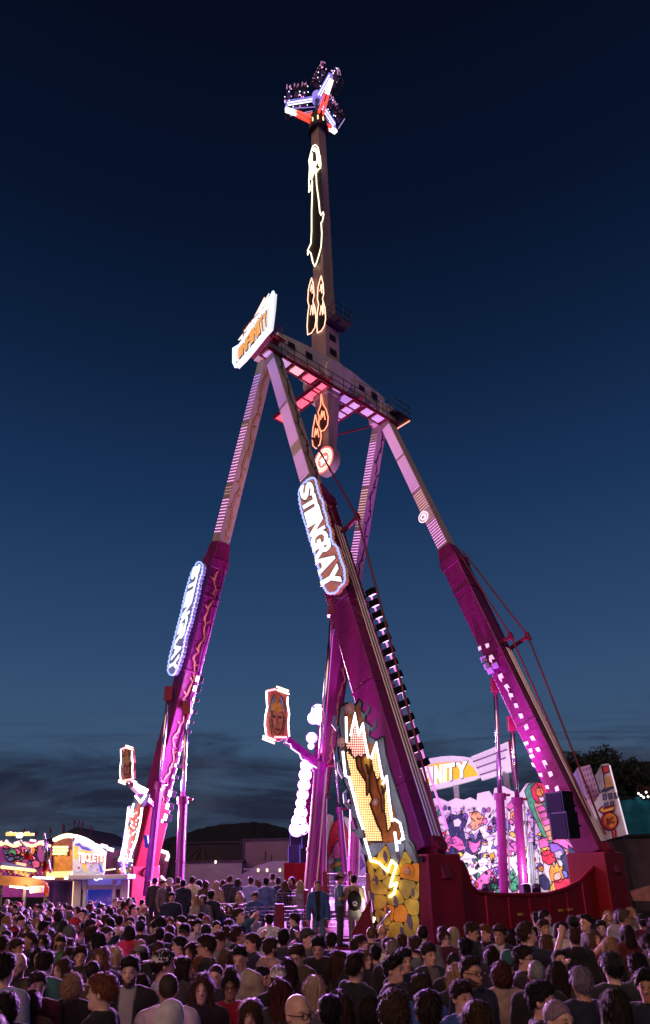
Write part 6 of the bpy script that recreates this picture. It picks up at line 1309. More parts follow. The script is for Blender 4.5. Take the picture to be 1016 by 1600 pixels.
def person_material(name, kind):
    m = bpy.data.materials.new(name); m.use_nodes = True; t = m.node_tree; b = t.nodes['Principled BSDF']; nn = t.nodes.new; lk = t.links.new
    oi = nn('ShaderNodeObjectInfo'); co = nn('ShaderNodeTexCoord'); nz = nn('ShaderNodeTexNoise'); lk(co.outputs['Object'], nz.inputs[0])
    hv = nn('ShaderNodeHueSaturation'); lk(oi.outputs['Color'], hv.inputs['Color'])
    mr = nn('ShaderNodeMapRange'); lk(nz.outputs[0], mr.inputs[0]); mr.inputs[1].default_value = .3; mr.inputs[2].default_value = .7
    lk(mr.outputs[0], hv.inputs['Value'])
    bp_ = nn('ShaderNodeBump'); lk(bp_.outputs[0], b.inputs['Normal']); bp_.inputs['Distance'].default_value = .01
    base = hv.outputs[0]
    if kind == 'skin':
        nz.inputs['Scale'].default_value = 25; mr.inputs[3].default_value = .88; mr.inputs[4].default_value = 1.1; b.inputs['Roughness'].default_value = .5; bp_.inputs['Strength'].default_value = .05
        at_ = nn('ShaderNodeAttribute'); at_.attribute_name = 'mask'; sp = nn('ShaderNodeSeparateColor'); lk(at_.outputs['Color'], sp.inputs[0])
        for ch, col in ((1, (.30, .075, .06, 1)), (0, (.022, .015, .012, 1)), (2, (.012, .011, .012, 1))):
            mx = nn('ShaderNodeMix'); mx.data_type = 'RGBA'; lk(sp.outputs[ch], mx.inputs[0]); lk(base, mx.inputs[6]); mx.inputs[7].default_value = col; base = mx.outputs[2]
        b.inputs['Subsurface Weight'].default_value = 0.0
    elif kind == 'hair':
        mpn = nn('ShaderNodeMapping'); mpn.inputs['Scale'].default_value = (95, 95, 12); lk(co.outputs['Object'], mpn.inputs[0]); lk(mpn.outputs[0], nz.inputs[0]); nz.inputs['Scale'].default_value = 1; nz.inputs['Detail'].default_value = 3; nz.inputs['Distortion'].default_value = 1.2
        mr.inputs[3].default_value = .5; mr.inputs[4].default_value = 1.4; b.inputs['Specular IOR Level'].default_value = .3; b.inputs['Roughness'].default_value = .55; bp_.inputs['Strength'].default_value = .9; lk(nz.outputs[0], bp_.inputs['Height'])
    else:
        nz.inputs['Scale'].default_value = 9; nz.inputs['Detail'].default_value = 6; mr.inputs[3].default_value = .72; mr.inputs[4].default_value = 1.2; b.inputs['Roughness'].default_value = .88; b.inputs['Sheen Weight'].default_value = .15
        bp_.inputs['Strength'].default_value = .35; lk(nz.outputs[0], bp_.inputs['Height'])
        if kind == 'top':
            at_ = nn('ShaderNodeAttribute'); at_.attribute_name = 'mask'; sp = nn('ShaderNodeSeparateColor'); lk(at_.outputs['Color'], sp.inputs[0])
            on = nn('ShaderNodeMath'); on.operation = 'LESS_THAN'; lk(oi.outputs['Alpha'], on.inputs[0]); on.inputs[1].default_value = .95
            mu = nn('ShaderNodeMath'); mu.operation = 'MULTIPLY'; lk(on.outputs[0], mu.inputs[0]); lk(sp.outputs[0], mu.inputs[1])
            mx = nn('ShaderNodeMix'); mx.data_type = 'RGBA'; lk(mu.outputs[0], mx.inputs[0]); lk(base, mx.inputs[6]); lk(oi.outputs['Alpha'], mx.inputs[7]); base = mx.outputs[2]
        if kind == 'pattern':
            vo = nn('ShaderNodeTexVoronoi'); vo.inputs['Scale'].default_value = 42; lk(co.outputs['Object'], vo.inputs[0]); st = nn('ShaderNodeMath'); st.operation = 'GREATER_THAN'; lk(vo.outputs['Distance'], st.inputs[0]); st.inputs[1].default_value = .5
            mx = nn('ShaderNodeMix'); mx.data_type = 'RGBA'; lk(st.outputs[0], mx.inputs[0]); lk(base, mx.inputs[6]); mx.inputs[7].default_value = (.7, .66, .64, 1); base = mx.outputs[2]
    lk(base, b.inputs['Base Color']); return m
PM = {k: person_material('person_' + k, k) for k in ('skin', 'hair', 'top', 'cloth', 'pattern')}
NECK = np.array((0, .015, 1.50))
def rotm(yaw, pitch):
    cy_, sy_ = math.cos(yaw), math.sin(yaw); cp, sp = math.cos(pitch), math.sin(pitch)
    Rz = np.array(((cy_, -sy_, 0), (sy_, cy_, 0), (0, 0, 1))); Rx = np.array(((1, 0, 0), (0, cp, -sp), (0, sp, cp))); return Rz @ Rx
# arm joints: elbow and wrist of the left (+x) and right (-x) arm, head yaw and pitch (pitch > 0 looks down)
POSES = [(((.245, .03, 1.11), (.255, -.04, .87)), ((-.245, .03, 1.11), (-.255, -.04, .87)), 0, 0),
         (((.25, .02, 1.13), (.07, -.27, 1.18)), ((-.25, .02, 1.13), (-.08, -.26, 1.16)), .12, .28),
         (((.245, .03, 1.11), (.255, -.04, .87)), ((-.28, -.17, 1.40), (-.15, -.33, 1.62)), 0, -.30),
         (((.30, .07, 1.12), (.20, -.05, .94)), ((-.30, .07, 1.12), (-.20, -.05, .94)), .55, -.05),
         (((.255, -.03, 1.13), (-.05, -.21, 1.20)), ((-.255, -.03, 1.13), (.06, -.19, 1.15)), -.5, -.12)]
def arms(F, pose, infl=0.0, upto=2, sh=.185, k=.03):
    out = None
    for side, (e_, w_) in zip((1, -1), POSES[pose][:2]):
        S = (side * sh, 0, 1.395)
        a = F.cap(S, e_, .052 + infl, .043 + infl)
        if upto == 1:
            m_ = np.array(S) * .35 + np.array(e_) * .65; a = F.cap(S, m_, .056 + infl, .056 + infl)
        else: a = smin(a, F.cap(e_, w_, .042 + infl, (.030 if infl == 0 else .034) + infl), .02)
        out = a if out is None else np.minimum(out, a)
    F.add(out, k)
def torso(F, fem, infl=0.0):
    sh = .155 if fem else .17
    F.add(F.ell((0, .005, 1.27), (.158 + infl - (.016 if fem else 0), .105 + infl, .20 + infl)), .03); F.add(F.ell((0, .0, 1.08), (.138 + infl - (.014 if fem else 0), .10 + infl, .2)), .05)
    F.add(F.ell((0, .005, .94), (.158 + infl, .108 + infl, .13 + infl)), .05); F.add(F.cap((-sh, .005, 1.405), (sh, .005, 1.405), .056 + infl), .05)
    F.add(F.cap((0, .02, 1.46), (-sh * .8, .01, 1.43), .05 + infl, .04 + infl), .04); F.add(F.cap((0, .02, 1.46), (sh * .8, .01, 1.43), .05 + infl, .04 + infl), .04)
    if fem:
        for s_ in (-1, 1): F.add(F.ell((s_ * .065, -.085, 1.265), (.06 + infl, .05 + infl, .058 + infl)), .04)
def legs(F, infl=0.0):
    for s_ in (-1, 1):
        F.add(smin(F.cap((s_ * .088, .005, .90), (s_ * .10, -.01, .49), .086 + infl, .058 + infl), F.cap((s_ * .10, -.01, .49), (s_ * .105, .02, .10), .056 + infl, .042 + infl * 1.6), .03), .03)
def head_pts(M, p): return tuple(NECK + M @ (np.array(p) - NECK))
def make_body(pose, fem, vox=.0115):
    F = Field((-.42, -.46, -.012), (.42, .26, 1.86), vox); e1, e2, yaw, pit = POSES[pose]; M = rotm(yaw, pit); Mi = M.T
    torso(F, fem); F.add(F.cap((0, .022, 1.42), head_pts(M, (0, .012, 1.56)), .056 if not fem else .047, .052 if not fem else .045), .03)
    h = lambda p: head_pts(M, p); jw = .94 if fem else 1.0
    F.add(F.ell(h((0, .010, 1.662)), (.0725, .094, .094), Mi), .02); F.add(F.ell(h((0, -.022, 1.592)), (.058 * jw, .072, .082), Mi), .03)
    F.add(F.ell(h((0, -.072, 1.540)), (.028 * jw, .022, .022), Mi), .03)
    for s_ in (-1, 1): F.sub(F.ell(h((s_ * .032, -.104, 1.640)), (.019, .018, .013), Mi), .012)
    F.add(F.cap(h((0, -.088, 1.645)), h((0, -.107, 1.606)), .008, .0125), .010); F.add(F.cap(h((-.013, -.092, 1.600)), h((.013, -.092, 1.600)), .010), .008)
    F.add(F.cap(h((-.042, -.080, 1.660)), h((.042, -.080, 1.660)), .010), .014)
    for s_ in (-1, 1):
        F.add(F.ell(h((s_ * .031, -.078, 1.639)), (.0135, .0135, .0115), Mi), .004); F.add(F.ell(h((s_ * .077, .012, 1.622)), (.010, .020, .031), Mi), .006)
    F.add(F.ell(h((0, -.088, 1.568)), (.023, .012, .010), Mi), .006)
    arms(F, pose); legs(F)
    for s_ in (-1, 1): F.add(F.cap((s_ * .105, .035, .048), (s_ * .118, -.14, .036), .046, .038), .03)
    for side, (e_, w_) in zip((1, -1), (e1, e2)):
        e_ = np.array(e_); w_ = np.array(w_); d = (w_ - e_) / np.linalg.norm(w_ - e_); u = np.cross(d, (side * .9, .3, .2)); u /= np.linalg.norm(u); n_ = np.cross(d, u)
        F.add(F.cap(w_, w_ + d * .075, .030, .034), .015)
        for k, ln in enumerate((.062, .072, .068, .052)):
            b0 = w_ + d * .085 + u * ((k - 1.5) * .0215); F.add(F.cap(b0, b0 + d * ln * .55 + n_ * .006, .0095), .004); F.add(F.cap(b0 + d * ln * .55 + n_ * .006, b0 + d * ln + n_ * .024, .0088), .003)
        F.add(F.cap(w_ + d * .03 + u * -.03, w_ + d * .075 - u * .055 + n_ * .012, .012, .0095), .006)
    v, f = F.mesh()
    q = (v - NECK) @ M + NECK                       # undo the head turn to find the features
    at_ = np.zeros((len(v), 3)); hd = v[:, 2] > 1.45
    for s_ in (-1, 1):
        at_[:, 0] = np.maximum(at_[:, 0], hd * np.clip(1.6 - np.linalg.norm((q - (s_ * .031, -.094, 1.639)) / (.0125, .03, .0085), axis=1), 0, 1))
        at_[:, 0] = np.maximum(at_[:, 0], .8 * hd * np.clip(1.5 - np.linalg.norm((q - (s_ * .034, -.090, 1.664)) / (.020, .03, .006), axis=1), 0, 1))
    at_[:, 1] = hd * np.clip(1.5 - np.linalg.norm((q - (0, -.1, 1.567)) / (.021, .03, .0095), axis=1), 0, 1) * .8
    at_[:, 2] = (v[:, 2] < .10)
    return to_mesh('person_body', v, f, PM['skin'], at_)
def wrinkle(F, a, s=1.0): return a * (np.sin(F.Z * 55 * s + F.X * 31 + np.sin(F.Y * 40) * 1.5) * .5 + np.sin(F.Z * 23 * s - F.X * 47 + F.Y * 21) * .5)
def make_top(pose, fem, kind, vox=.016):
    F = Field((-.42, -.42, .70), (.42, .26, 1.62), vox); inf = {'tee': .016, 'jacket': .030, 'hoodie': .034}[kind]
    torso(F, fem, inf); arms(F, pose, inf * .8, 1 if kind == 'tee' else 2)
    hem = {'tee': .86, 'jacket': .80, 'hoodie': .83}[kind]
    if kind != 'tee': F.add(F.ell((0, .018, 1.475), (.082, .082, .045)), .02)
    if kind == 'hoodie':
        F.add(F.ell((0, .115, 1.455), (.115, .060, .085)), .03); F.add(F.cap((-.07, -.03, 1.47), (-.05, .1, 1.5), .035), .02); F.add(F.cap((.07, -.03, 1.47), (.05, .1, 1.5), .035), .02)
    F.d = F.d + wrinkle(F, .0055 if kind != 'tee' else .0035)
    F.d = np.maximum(F.d, hem - F.Z); F.sub(F.cap((0, .02, 1.44), (0, .0, 1.75), .062, .075), .01)
    v, f = F.mesh(); at_ = np.zeros((len(v), 3)); at_[:, 0] = np.clip((.055 + .05 * (v[:, 2] - 1.1) - np.abs(v[:, 0])) * 120, 0, 1) * (v[:, 1] < -.04) * (v[:, 2] > .82)
    return to_mesh('person_top', v, f, PM['top'], at_)
def make_legs(fem):
    F = Field((-.26, -.18, .03), (.26, .2, 1.02), .018); F.add(F.ell((0, .005, .94), (.166, .118, .13)), .05); legs(F, .014 if not fem else .006); F.d = F.d + wrinkle(F, .004); F.d = np.maximum(np.maximum(F.d, .055 - F.Z), F.Z - 1.0)
    v, f = F.mesh(); return to_mesh('person_trousers', v, f, PM['cloth'])
rg = np.random.RandomState(4)
def strands(F, a, fr=150):
    th = np.arctan2(F.X, F.Y + .02); return a * (np.sin(th * fr * .16 + F.Z * 21 + np.sin(F.Z * 60) * .4) * .6 + np.sin(th * fr * .37 - F.Z * 33) * .4)
def make_hair(kind, vox=.011):
    F = Field((-.19, -.19, 1.10), (.19, .26, 1.92), vox); sk = lambda i, dz=0: F.ell((0, .012, 1.664 + dz), (.0730 + i, .096 + i, .095 + i))
    face = F.ell((0, -.105, 1.600), (.068, .085, .112)); line = (1.632 - .80 * F.Y) - F.Z
    if kind in ('short', 'quiff', 'buzz', 'pony', 'bun', 'undercut'):
        i = {'short': .010, 'quiff': .010, 'buzz': .005, 'pony': .008, 'bun': .008, 'undercut': .006}[kind]
        F.d = sk(i)
        if kind == 'quiff': F.add(F.ell((0, -.045, 1.745), (.062, .055, .032)), .03)
        if kind == 'undercut': F.add(F.ell((0, -.01, 1.735), (.066, .088, .036)), .015)
        if kind == 'short': F.add(F.ell((0, -.01, 1.73), (.066, .086, .040)), .03)
        F.d = F.d + strands(F, .006 if kind not in ('buzz', 'bun', 'pony') else .0015) + (.006 * np.sin(F.X * 160 + F.Y * 90) * np.sin(F.Y * 130 + F.Z * 100) if kind in ('short', 'quiff') else 0)
        F.d = np.maximum(F.d, line + (.03 if kind in ('undercut',) else 0)); F.d = np.maximum(F.d, -(face - .002) if kind in ('pony', 'bun') else -F.ell((0, -.115, 1.6), (.06, .08, .105)))
        if kind == 'pony': F.add(F.cap((0, .10, 1.715), (0, .155, 1.66), .026, .034), .01); F.add(F.cap((0, .155, 1.66), (0, .15, 1.42), .036, .012) + strands(F, .004), .01)
        if kind == 'bun': F.add(F.ell((0, .055, 1.785), (.05, .05, .042)) + .004 * np.sin(F.X * 190) * np.sin(F.Y * 170), .01)
    elif kind in ('long', 'wavy'):
        F.d = sk(.011); lo = 1.27 if kind == 'long' else 1.33
        b = F.ell((0, .072, 1.50), (.098, .050, .25)); F.add(b, .04)
        for s_ in (-1, 1): F.add(F.cap((s_ * .074, -.005, 1.67), (s_ * .094, -.028, 1.42), .030, .036), .03); F.add(F.cap((s_ * .094, -.028, 1.42), (s_ * .085, -.062, lo + .04), .034, .018), .02)
        F.d = F.d + strands(F, .0075) + (.009 * np.sin(F.Z * 46 + F.X * 22) * np.sin(F.X * 60 + F.Y * 31) if kind == 'wavy' else 0)
        F.sub(face, .012); F.sub(F.ell((0, -.02, 1.50), (.070, .085, .085)), .01); F.d = np.maximum(F.d, lo + .02 * np.sin(F.X * 90) - F.Z)
    elif kind in ('curly', 'bob'):
        i = .026 if kind == 'curly' else .016
        F.d = sk(i, -.008); F.add(F.ell((0, .02, 1.59), (.090 + i * .4, .094 + i * .2, .092)), .04)
        F.d = F.d + strands(F, .005) + (.013 * np.sin(F.X * 85 + F.Z * 30) * np.sin(F.Z * 78 + F.Y * 25) * np.sin(F.Y * 80 + F.X * 20) if kind == 'curly' else 0)
        F.sub(face, .012); F.sub(F.cap((0, -.03, 1.47), (0, .0, 1.58), .066), .01); F.d = np.maximum(F.d, 1.50 - F.Z)
    elif kind == 'beard':
        F.d = np.minimum(F.ell((0, -.022, 1.592), (.064, .079, .088)), F.ell((0, -.074, 1.540), (.036, .030, .030))) + strands(F, .002)
        F.d = np.maximum(F.d, F.Z - (1.588 + .6 * (F.Y + .07))); F.d = np.maximum(F.d, -(F.ell((0, -.11, 1.568), (.024, .05, .008)))); F.d = np.maximum(F.d, F.Y - .0)
    elif kind == 'cap' or kind == 'capback':
        F.d = np.maximum(sk(.022), (1.672 - .12 * F.Y) - F.Z); s_ = -1 if kind == 'cap' else 1
        F.add(F.ell((0, s_ * .125 + .01, 1.680), (.080, .078, .011)), .006); F.add(F.ell((0, .012, 1.782), (.012, .012, .008)), .004)
    elif kind == 'beanie':
        F.d = np.maximum(sk(.022, .006), (1.655 - .45 * F.Y) - F.Z) + .0025 * np.sin(np.arctan2(F.X, F.Y) * 34)
    elif kind == 'fedora':
        F.d = np.maximum(F.ell((0, .012, 1.70), (.092, .108, .115)), 1.685 - F.Z); F.add(F.ell((0, .012, 1.692), (.150, .168, .012)), .01); F.sub(F.ell((0, .012, 1.83), (.025, .08, .03)), .02)
    elif kind == 'hood':
        F.d = sk(.034, -.01); F.add(F.ell((0, .05, 1.53), (.115, .10, .12)), .04); F.d = F.d + wrinkle(F, .004); F.sub(F.ell((0, -.11, 1.61), (.066, .095, .105)), .012); F.d = np.maximum(F.d, 1.44 - F.Z)
    elif kind == 'fringe':
        F.d = np.maximum(F.ell((0, -.002, 1.660), (.088, .102, .098)), -F.ell((0, -.12, 1.57), (.064, .09, .105))); F.add(F.ell((0, .02, 1.585), (.100, .096, .085)), .03)
        F.d = F.d + strands(F, .004); F.sub(F.ell((0, -.12, 1.575), (.064, .1, .094)), .01); F.sub(F.cap((0, -.03, 1.45), (0, .0, 1.56), .066), .01); F.d = np.maximum(F.d, 1.515 - F.Z)
    v, f = F.mesh()
    if kind not in ('cap', 'capback', 'beanie', 'fedora', 'hood'):      # loose strands break the outline
        g = np.gradient(F.d, F.vox); ii = np.clip(((v - F.lo) / F.vox).round().astype(int), 0, np.array(F.d.shape) - 1)
        n_ = np.stack([g[a][ii[:, 0], ii[:, 1], ii[:, 2]] for a in range(3)], 1); n_ /= np.linalg.norm(n_, axis=1)[:, None] + 1e-9
        cnt = {'buzz': 500, 'beard': 500, 'short': 2000, 'quiff': 2000, 'undercut': 1500}.get(kind, 2600); k = rg.randint(0, len(v), cnt); p = v[k]; n0 = n_[k]
        flow = np.tile(np.array((0, .35, -1.0)), (cnt, 1)) + rg.normal(0, .35 if kind in ('short', 'quiff', 'undercut', 'buzz') else (.75 if kind == 'curly' else .16), (cnt, 3))
        if kind == 'quiff': flow[:, 2] += 1.1 * (p[:, 1] < 0)
        flow -= n0 * (flow * n0).sum(1)[:, None]; flow /= np.linalg.norm(flow, axis=1)[:, None] + 1e-9
        ln = {'buzz': .010, 'beard': .014, 'short': .034, 'quiff': .04, 'undercut': .034, 'curly': .045, 'bob': .06, 'fringe': .06}.get(kind, .085) * rg.uniform(.6, 1.3, (cnt, 1)); sd_ = np.cross(flow, n0) * .0017
        a = p - n0 * .002; b_ = p + flow * ln * .5 + n0 * (.05 * ln + .004); c = p + flow * ln + n0 * rg.uniform(-.05, .22, (cnt, 1)) * ln
        vs = np.concatenate([a - sd_, a + sd_, b_ - sd_, b_ + sd_, c - sd_ * .3, c + sd_ * .3]); q = np.arange(cnt) + len(v)
        f = np.concatenate([f, np.stack([q, q + cnt, q + 3 * cnt, q + 2 * cnt], 1), np.stack([q + 2 * cnt, q + 3 * cnt, q + 5 * cnt, q + 4 * cnt], 1)]); v = np.concatenate([v, vs])
    return to_mesh('person_' + kind, v - NECK, f, PM['hair'] if kind not in ('cap', 'capback', 'beanie', 'fedora', 'hood') else PM['cloth'])
BODY = {(p, g): make_body(p, g) for p in range(5) for g in (0, 1)}
TOPS = {(p, g, k): make_top(p, g, k) for p in range(5) for g in (0, 1) for k in (('tee', 'jacket', 'hoodie') if not g else ('tee', 'jacket'))}
TROU = {g: make_legs(g) for g in (0, 1)}
HAIR = {k: make_hair(k) for k in ('short', 'quiff', 'buzz', 'pony', 'bun', 'undercut', 'long', 'wavy', 'curly', 'bob', 'fringe', 'beard', 'cap', 'capback', 'beanie', 'fedora', 'hood')}
pat = HAIR['capback'].copy(); pat.materials[0] = PM['pattern']; HAIR['capprint'] = pat
gm_ = MB()
for s_ in (-1, 1):
    gm_.tube([(s_ * .033 + .023 * math.cos(k * .628), -.112, 1.639 + .019 * math.sin(k * .628)) for k in range(10)], .0032, 5, True); gm_.tube([(s_ * .056, -.112, 1.643), (s_ * .078, -.08, 1.645), (s_ * .080, .01, 1.640)], .003, 5)
gm_.tube([(-.011, -.114, 1.643), (.011, -.114, 1.643)], .003, 5)
gm_.v = [tuple(np.array(v) - NECK) for v in gm_.v]; go = gm_.build('glasses', m_black, None); GLASS = go.data; bpy.data.objects.remove(go)

SKIN = [(.62, .37, .27), (.68, .43, .32), (.56, .32, .22), (.65, .40, .30), (.42, .23, .15), (.70, .47, .37)]
HC_ = {'black': (.010, .008, .008), 'dark': (.022, .013, .009), 'brown': (.055, .028, .014), 'light': (.13, .075, .036), 'blond': (.40, .27, .13), 'pale': (.55, .42, .27), 'grey': (.24, .23, .23), 'white': (.5, .49, .48), 'ginger': (.19, .065, .022), 'auburn': (.09, .022, .014)}
CC = {'black': (.010, .010, .012), 'charcoal': (.030, .030, .034), 'navy': (.014, .020, .050), 'grey': (.16, .16, .17), 'pale grey': (.36, .36, .38), 'white': (.66, .65, .67), 'beige': (.36, .29, .21), 'brown': (.075, .045, .03), 'olive': (.07, .065, .025), 'maroon': (.10, .012, .022), 'red': (.42, .022, .035), 'pink': (.62, .06, .18), 'yellow': (.62, .40, .03), 'blue': (.030, .09, .32), 'denim blue': (.10, .17, .30), 'pale blue': (.25, .36, .58), 'green': (.05, .24, .07), 'teal': (.03, .14, .15), 'purple': (.12, .05, .20)}
PEOPLE = []; POS = []
def person(x, y, z0, s, yaw, hair='short', hc='dark', top='black', kind='jacket', pose=0, fem=0, acc=(), inner=None, trou='charcoal', label=None, capc='black', px=0, py=0):
    b = bpy.data.objects.new('person', BODY[(pose, fem)]); link(b); b.location = (x, y, z0); b.rotation_euler = (0, 0, yaw); b.scale = (s, s, s)
    b.color = (*random.choice(SKIN), 1)
    def ch(nm, me, col, alpha=1.0, headp=False):
        o = bpy.data.objects.new(nm, me); link(o, b); o.color = (*col, alpha)
        if headp:
            o.location = NECK; M = rotm(POSES[pose][2], POSES[pose][3]); o.rotation_euler = Matrix(M.tolist()).to_euler()
        return o
    j = lambda c: tuple(v * random.uniform(.8, 1.2) for v in c)
    kd = kind if (pose, fem, kind) in TOPS else 'jacket'
    ch(kind if kind in ('jacket', 'hoodie') else 'shirt', TOPS[(pose, fem, kd)], j(CC[top]), 1.0 if inner is None else inner)
    ch('trousers', TROU[fem], j(CC[trou]))
    hat = [a for a in acc if a in ('cap', 'capback', 'capprint', 'beanie', 'fedora', 'hood')]
    if hair != 'bald' and not (hat and hair in ('quiff', 'curly', 'undercut')): ch('hair', HAIR[hair], j(HC_[hc]), 1, True)
    elif hat and hair != 'bald': ch('hair', HAIR['buzz'], j(HC_[hc]), 1, True)
    for a in acc:
        if a == 'glasses': ch('glasses', GLASS, (0, 0, 0), 1, True)
        elif a == 'beard': ch('beard', HAIR['beard'], tuple(v * 1.6 + .03 for v in HC_[hc]), 1, True)
        elif a in HAIR: ch({'capback': 'cap', 'capprint': 'cap'}.get(a, a), HAIR[a], CC[capc], 1, True)
    b['category'] = 'person'; b['group'] = 'people in the crowd'
    PEOPLE.append(dict(o=b, top=top, kind=kind, yaw=yaw, acc=acc, label=label, px=px, py=py, y=y, pose=pose, capc=capc)); POS.append((x, y))
    return b
def face_yaw(deg, x, y):                     # 0: towards the camera, 90: to the right of the picture, 180: away
    return math.radians(deg) + math.atan2(-x, y) * 0.0
def free(x, y, r): return all((x - a) ** 2 + (y - b) ** 2 > r * r for a, b in POS)
def crowd(px, py, deg, hair, hc, top, kind='jacket', fem=0, pose=None, acc=(), inner=None, label=None, s=None, trou='charcoal', capc='black'):
    best = None
    for s_ in ([s] if s else (1.0, .97, 1.03, .94, 1.06, .90, 1.09, .87)):
        s2 = s_ * (.955 if fem else 1.01) * .965; p = atz(px, py, 1.645 * s2)
        m_ = min([1e9] + [math.hypot(p.x - a, p.y - b) for a, b in POS])
        if best is None or m_ > best[0] + .03: best = (m_, p, s2)
        if m_ > .46: break
    m_, p, s2 = best
    if pose is None: pose = random.choice((0, 0, 3, 4, 1, 2) if fem else (0, 0, 3, 3, 4, 1))
    return person(p.x, p.y, 0, s2, face_yaw(deg, p.x, p.y) - POSES[pose][2], hair, hc, top, kind, pose, fem, acc, inner, trou, label, capc, px, py)
# ------------------------------------------------------------------ the crowd, nearest and most distinct people first
C = crowd
C(466, 1583, 40, 'bald', 'dark', 'charcoal', acc=('glasses',), pose=0, s=1.03, label='person in glasses and charcoal jacket nearest the camera, low centre')
C(392, 1584, 0, 'fringe', 'brown', 'brown', fem=1, pose=0, label='person in brown top facing the camera at the bottom, left of the lowest glasses')
C(267, 1590, 160, 'bald', 'white', 'white', 'hoodie', acc=('hood',), capc='white', pose=0, s=.95, label='person under a white hood at the bottom, below the printed cap')
C(516, 1584, 178, 'short', 'black', 'black', pose=0, label='person in black at the bottom, back turned, right of the lowest glasses')
C(532, 1572, 170, 'long', 'brown', 'charcoal', fem=1, pose=0, label='person in charcoal just behind the black jacket at the bottom centre, back turned')
C(578, 1580, 185, 'curly', 'dark', 'navy', fem=1, pose=0, label='person in navy at the bottom, back turned, below the black hoodie')
C(616, 1576, 190, 'curly', 'brown', 'navy', pose=0, label='person with navy shoulders at the bottom edge under the black cap')
C(670, 1582, 175, 'short', 'dark', 'black', pose=0, label='person in black at the bottom, back turned, below the blue jacket')
C(743, 1590, 200, 'long', 'brown', 'charcoal', fem=1, pose=0, label='person in charcoal at the bottom, back turned, right of the short sleeved row')
C(874, 1594, 30, 'buzz', 'grey', 'charcoal', pose=0, label='person in charcoal cut off by the bottom edge below the navy blazer')
C(959, 1570, 195, 'long', 'dark', 'black', fem=1, pose=0, label='person in black at the lower right, back turned, left of the edge face')
C(1012, 1540, -30, 'short', 'black', 'navy', pose=0, label='person in navy at the right edge, half cut off, facing left')
C(847, 1562, 62, 'short', 'black', 'navy', pose=0, label='person in navy jacket in profile to the right, lower right quarter')
C(909, 1536, 178, 'short', 'grey', 'navy', inner=.4, pose=0, label='person in navy blazer with pale collar, back turned, lower right')
C(998, 1512, 150, 'short', 'black', 'black', pose=0, label='person in black by the right edge, back turned, above the edge face')
C(957, 1512, 175, 'short', 'black', 'charcoal', acc=('cap',), pose=0, label='person in black cap and charcoal jacket, back turned, lower right')
C(870, 1521, 180, 'long', 'dark', 'brown', fem=1, pose=0, label='person in brown, back turned, left of the navy blazer')
C(839, 1522, 172, 'buzz', 'grey', 'black', pose=0, label='person in black, back turned, above the navy profile person')
C(819, 1497, 55, 'short', 'dark', 'charcoal', acc=('glasses',), pose=0, label='person in glasses and charcoal jacket facing right before the red wall')
C(784, 1522, 178, 'curly', 'auburn', 'beige', fem=1, pose=0, label='person in beige jacket, back turned, right of the person in glasses')
C(737, 1519, 35, 'undercut', 'dark', 'navy', acc=('glasses', 'beard'), pose=0, s=1.04, label='person in glasses and navy jacket, right of centre')
C(722, 1558, 25, 'short', 'dark', 'blue', inner=.01, pose=0, label='person in open blue jacket over black facing the camera, lower right of centre')
C(658, 1543, 170, 'curly', 'brown', 'blue', pose=0, label='person in blue jacket, back turned, below the black cap and grey shirt')
C(616, 1514, 60, 'quiff', 'black', 'black', pose=0, label='person in black jacket in profile to the right, below the comic board')
C(670, 1491, 30, 'short', 'dark', 'charcoal', inner=.16, acc=('capback',), pose=0, label='person in black cap with grey shirt under an open jacket')
C(713, 1524, 200, 'wavy', 'blond', 'charcoal', fem=1, pose=0, label='person in charcoal, back turned, just left of the person in glasses')
C(632, 1501, 20, 'short', 'black', 'navy', pose=0, label='person in navy facing the camera behind the black profile person')
C(614, 1487, 170, 'short', 'grey', 'black', pose=0, label='person in black, back turned, under the foot of the comic board')
C(649, 1479, 200, 'short', 'brown', 'grey', pose=0, label='person in grey, back turned, left of the black cap')
C(709, 1506, 178, 'buzz', 'dark', 'black', pose=0, label='person in black jacket, back turned, between black cap and glasses')
C(728, 1483, 165, 'short', 'black', 'charcoal', pose=0, label='person in charcoal looking away, above the person in glasses')
C(695, 1466, 20, 'bun', 'brown', 'maroon', fem=1, acc=('glasses',), pose=0, label='person in glasses and maroon below the right side of the comic board')
C(707, 1461, 200, 'long', 'pale', 'charcoal', fem=1, pose=0, label='person in charcoal beside the maroon top below the red base block')
C(734, 1454, 60, 'short', 'brown', 'black', pose=1, label='person in black with hands raised to the chest before the red wall')
C(760, 1458, -60, 'quiff', 'ginger', 'black', pose=0, label='person in black in profile to the left before the red wall')
C(781, 1460, -35, 'short', 'brown', 'navy', inner=.5, pose=0, label='person in navy over a white shirt facing left before the red wall')
C(769, 1493, 175, 'long', 'dark', 'black', fem=1, pose=0, label='person in black, back turned, above the beige jacket')
C(794, 1502, 178, 'buzz', 'dark', 'charcoal', acc=('beanie',), capc='teal', pose=0, label='person in dark teal beanie right of centre, back turned')
C(897, 1465, 178, 'short', 'brown', 'black', 'hoodie', pose=0, label='person in black jacket with a pale hood, back turned, lower right')
C(895, 1443, 185, 'short', 'black', 'charcoal', acc=('cap',), pose=0, label='person in black cap just behind the pale hood, back turned')
C(853, 1473, 178, 'long', 'light', 'black', fem=1, pose=0, label='person in black left of the pale hood, back turned')
C(951, 1478, -150, 'long', 'blond', 'black', fem=1, pose=0, label='person in black turning left, between pale hood and right edge')
C(1004, 1440, 175, 'short', 'black', 'maroon', acc=('capback',), pose=0, label='person in maroon jacket and backwards black cap at the right edge')
C(988, 1427, 20, 'wavy', 'blond', 'grey', fem=1, pose=0, label='person in grey facing the camera near the right edge, by the striped sheet')
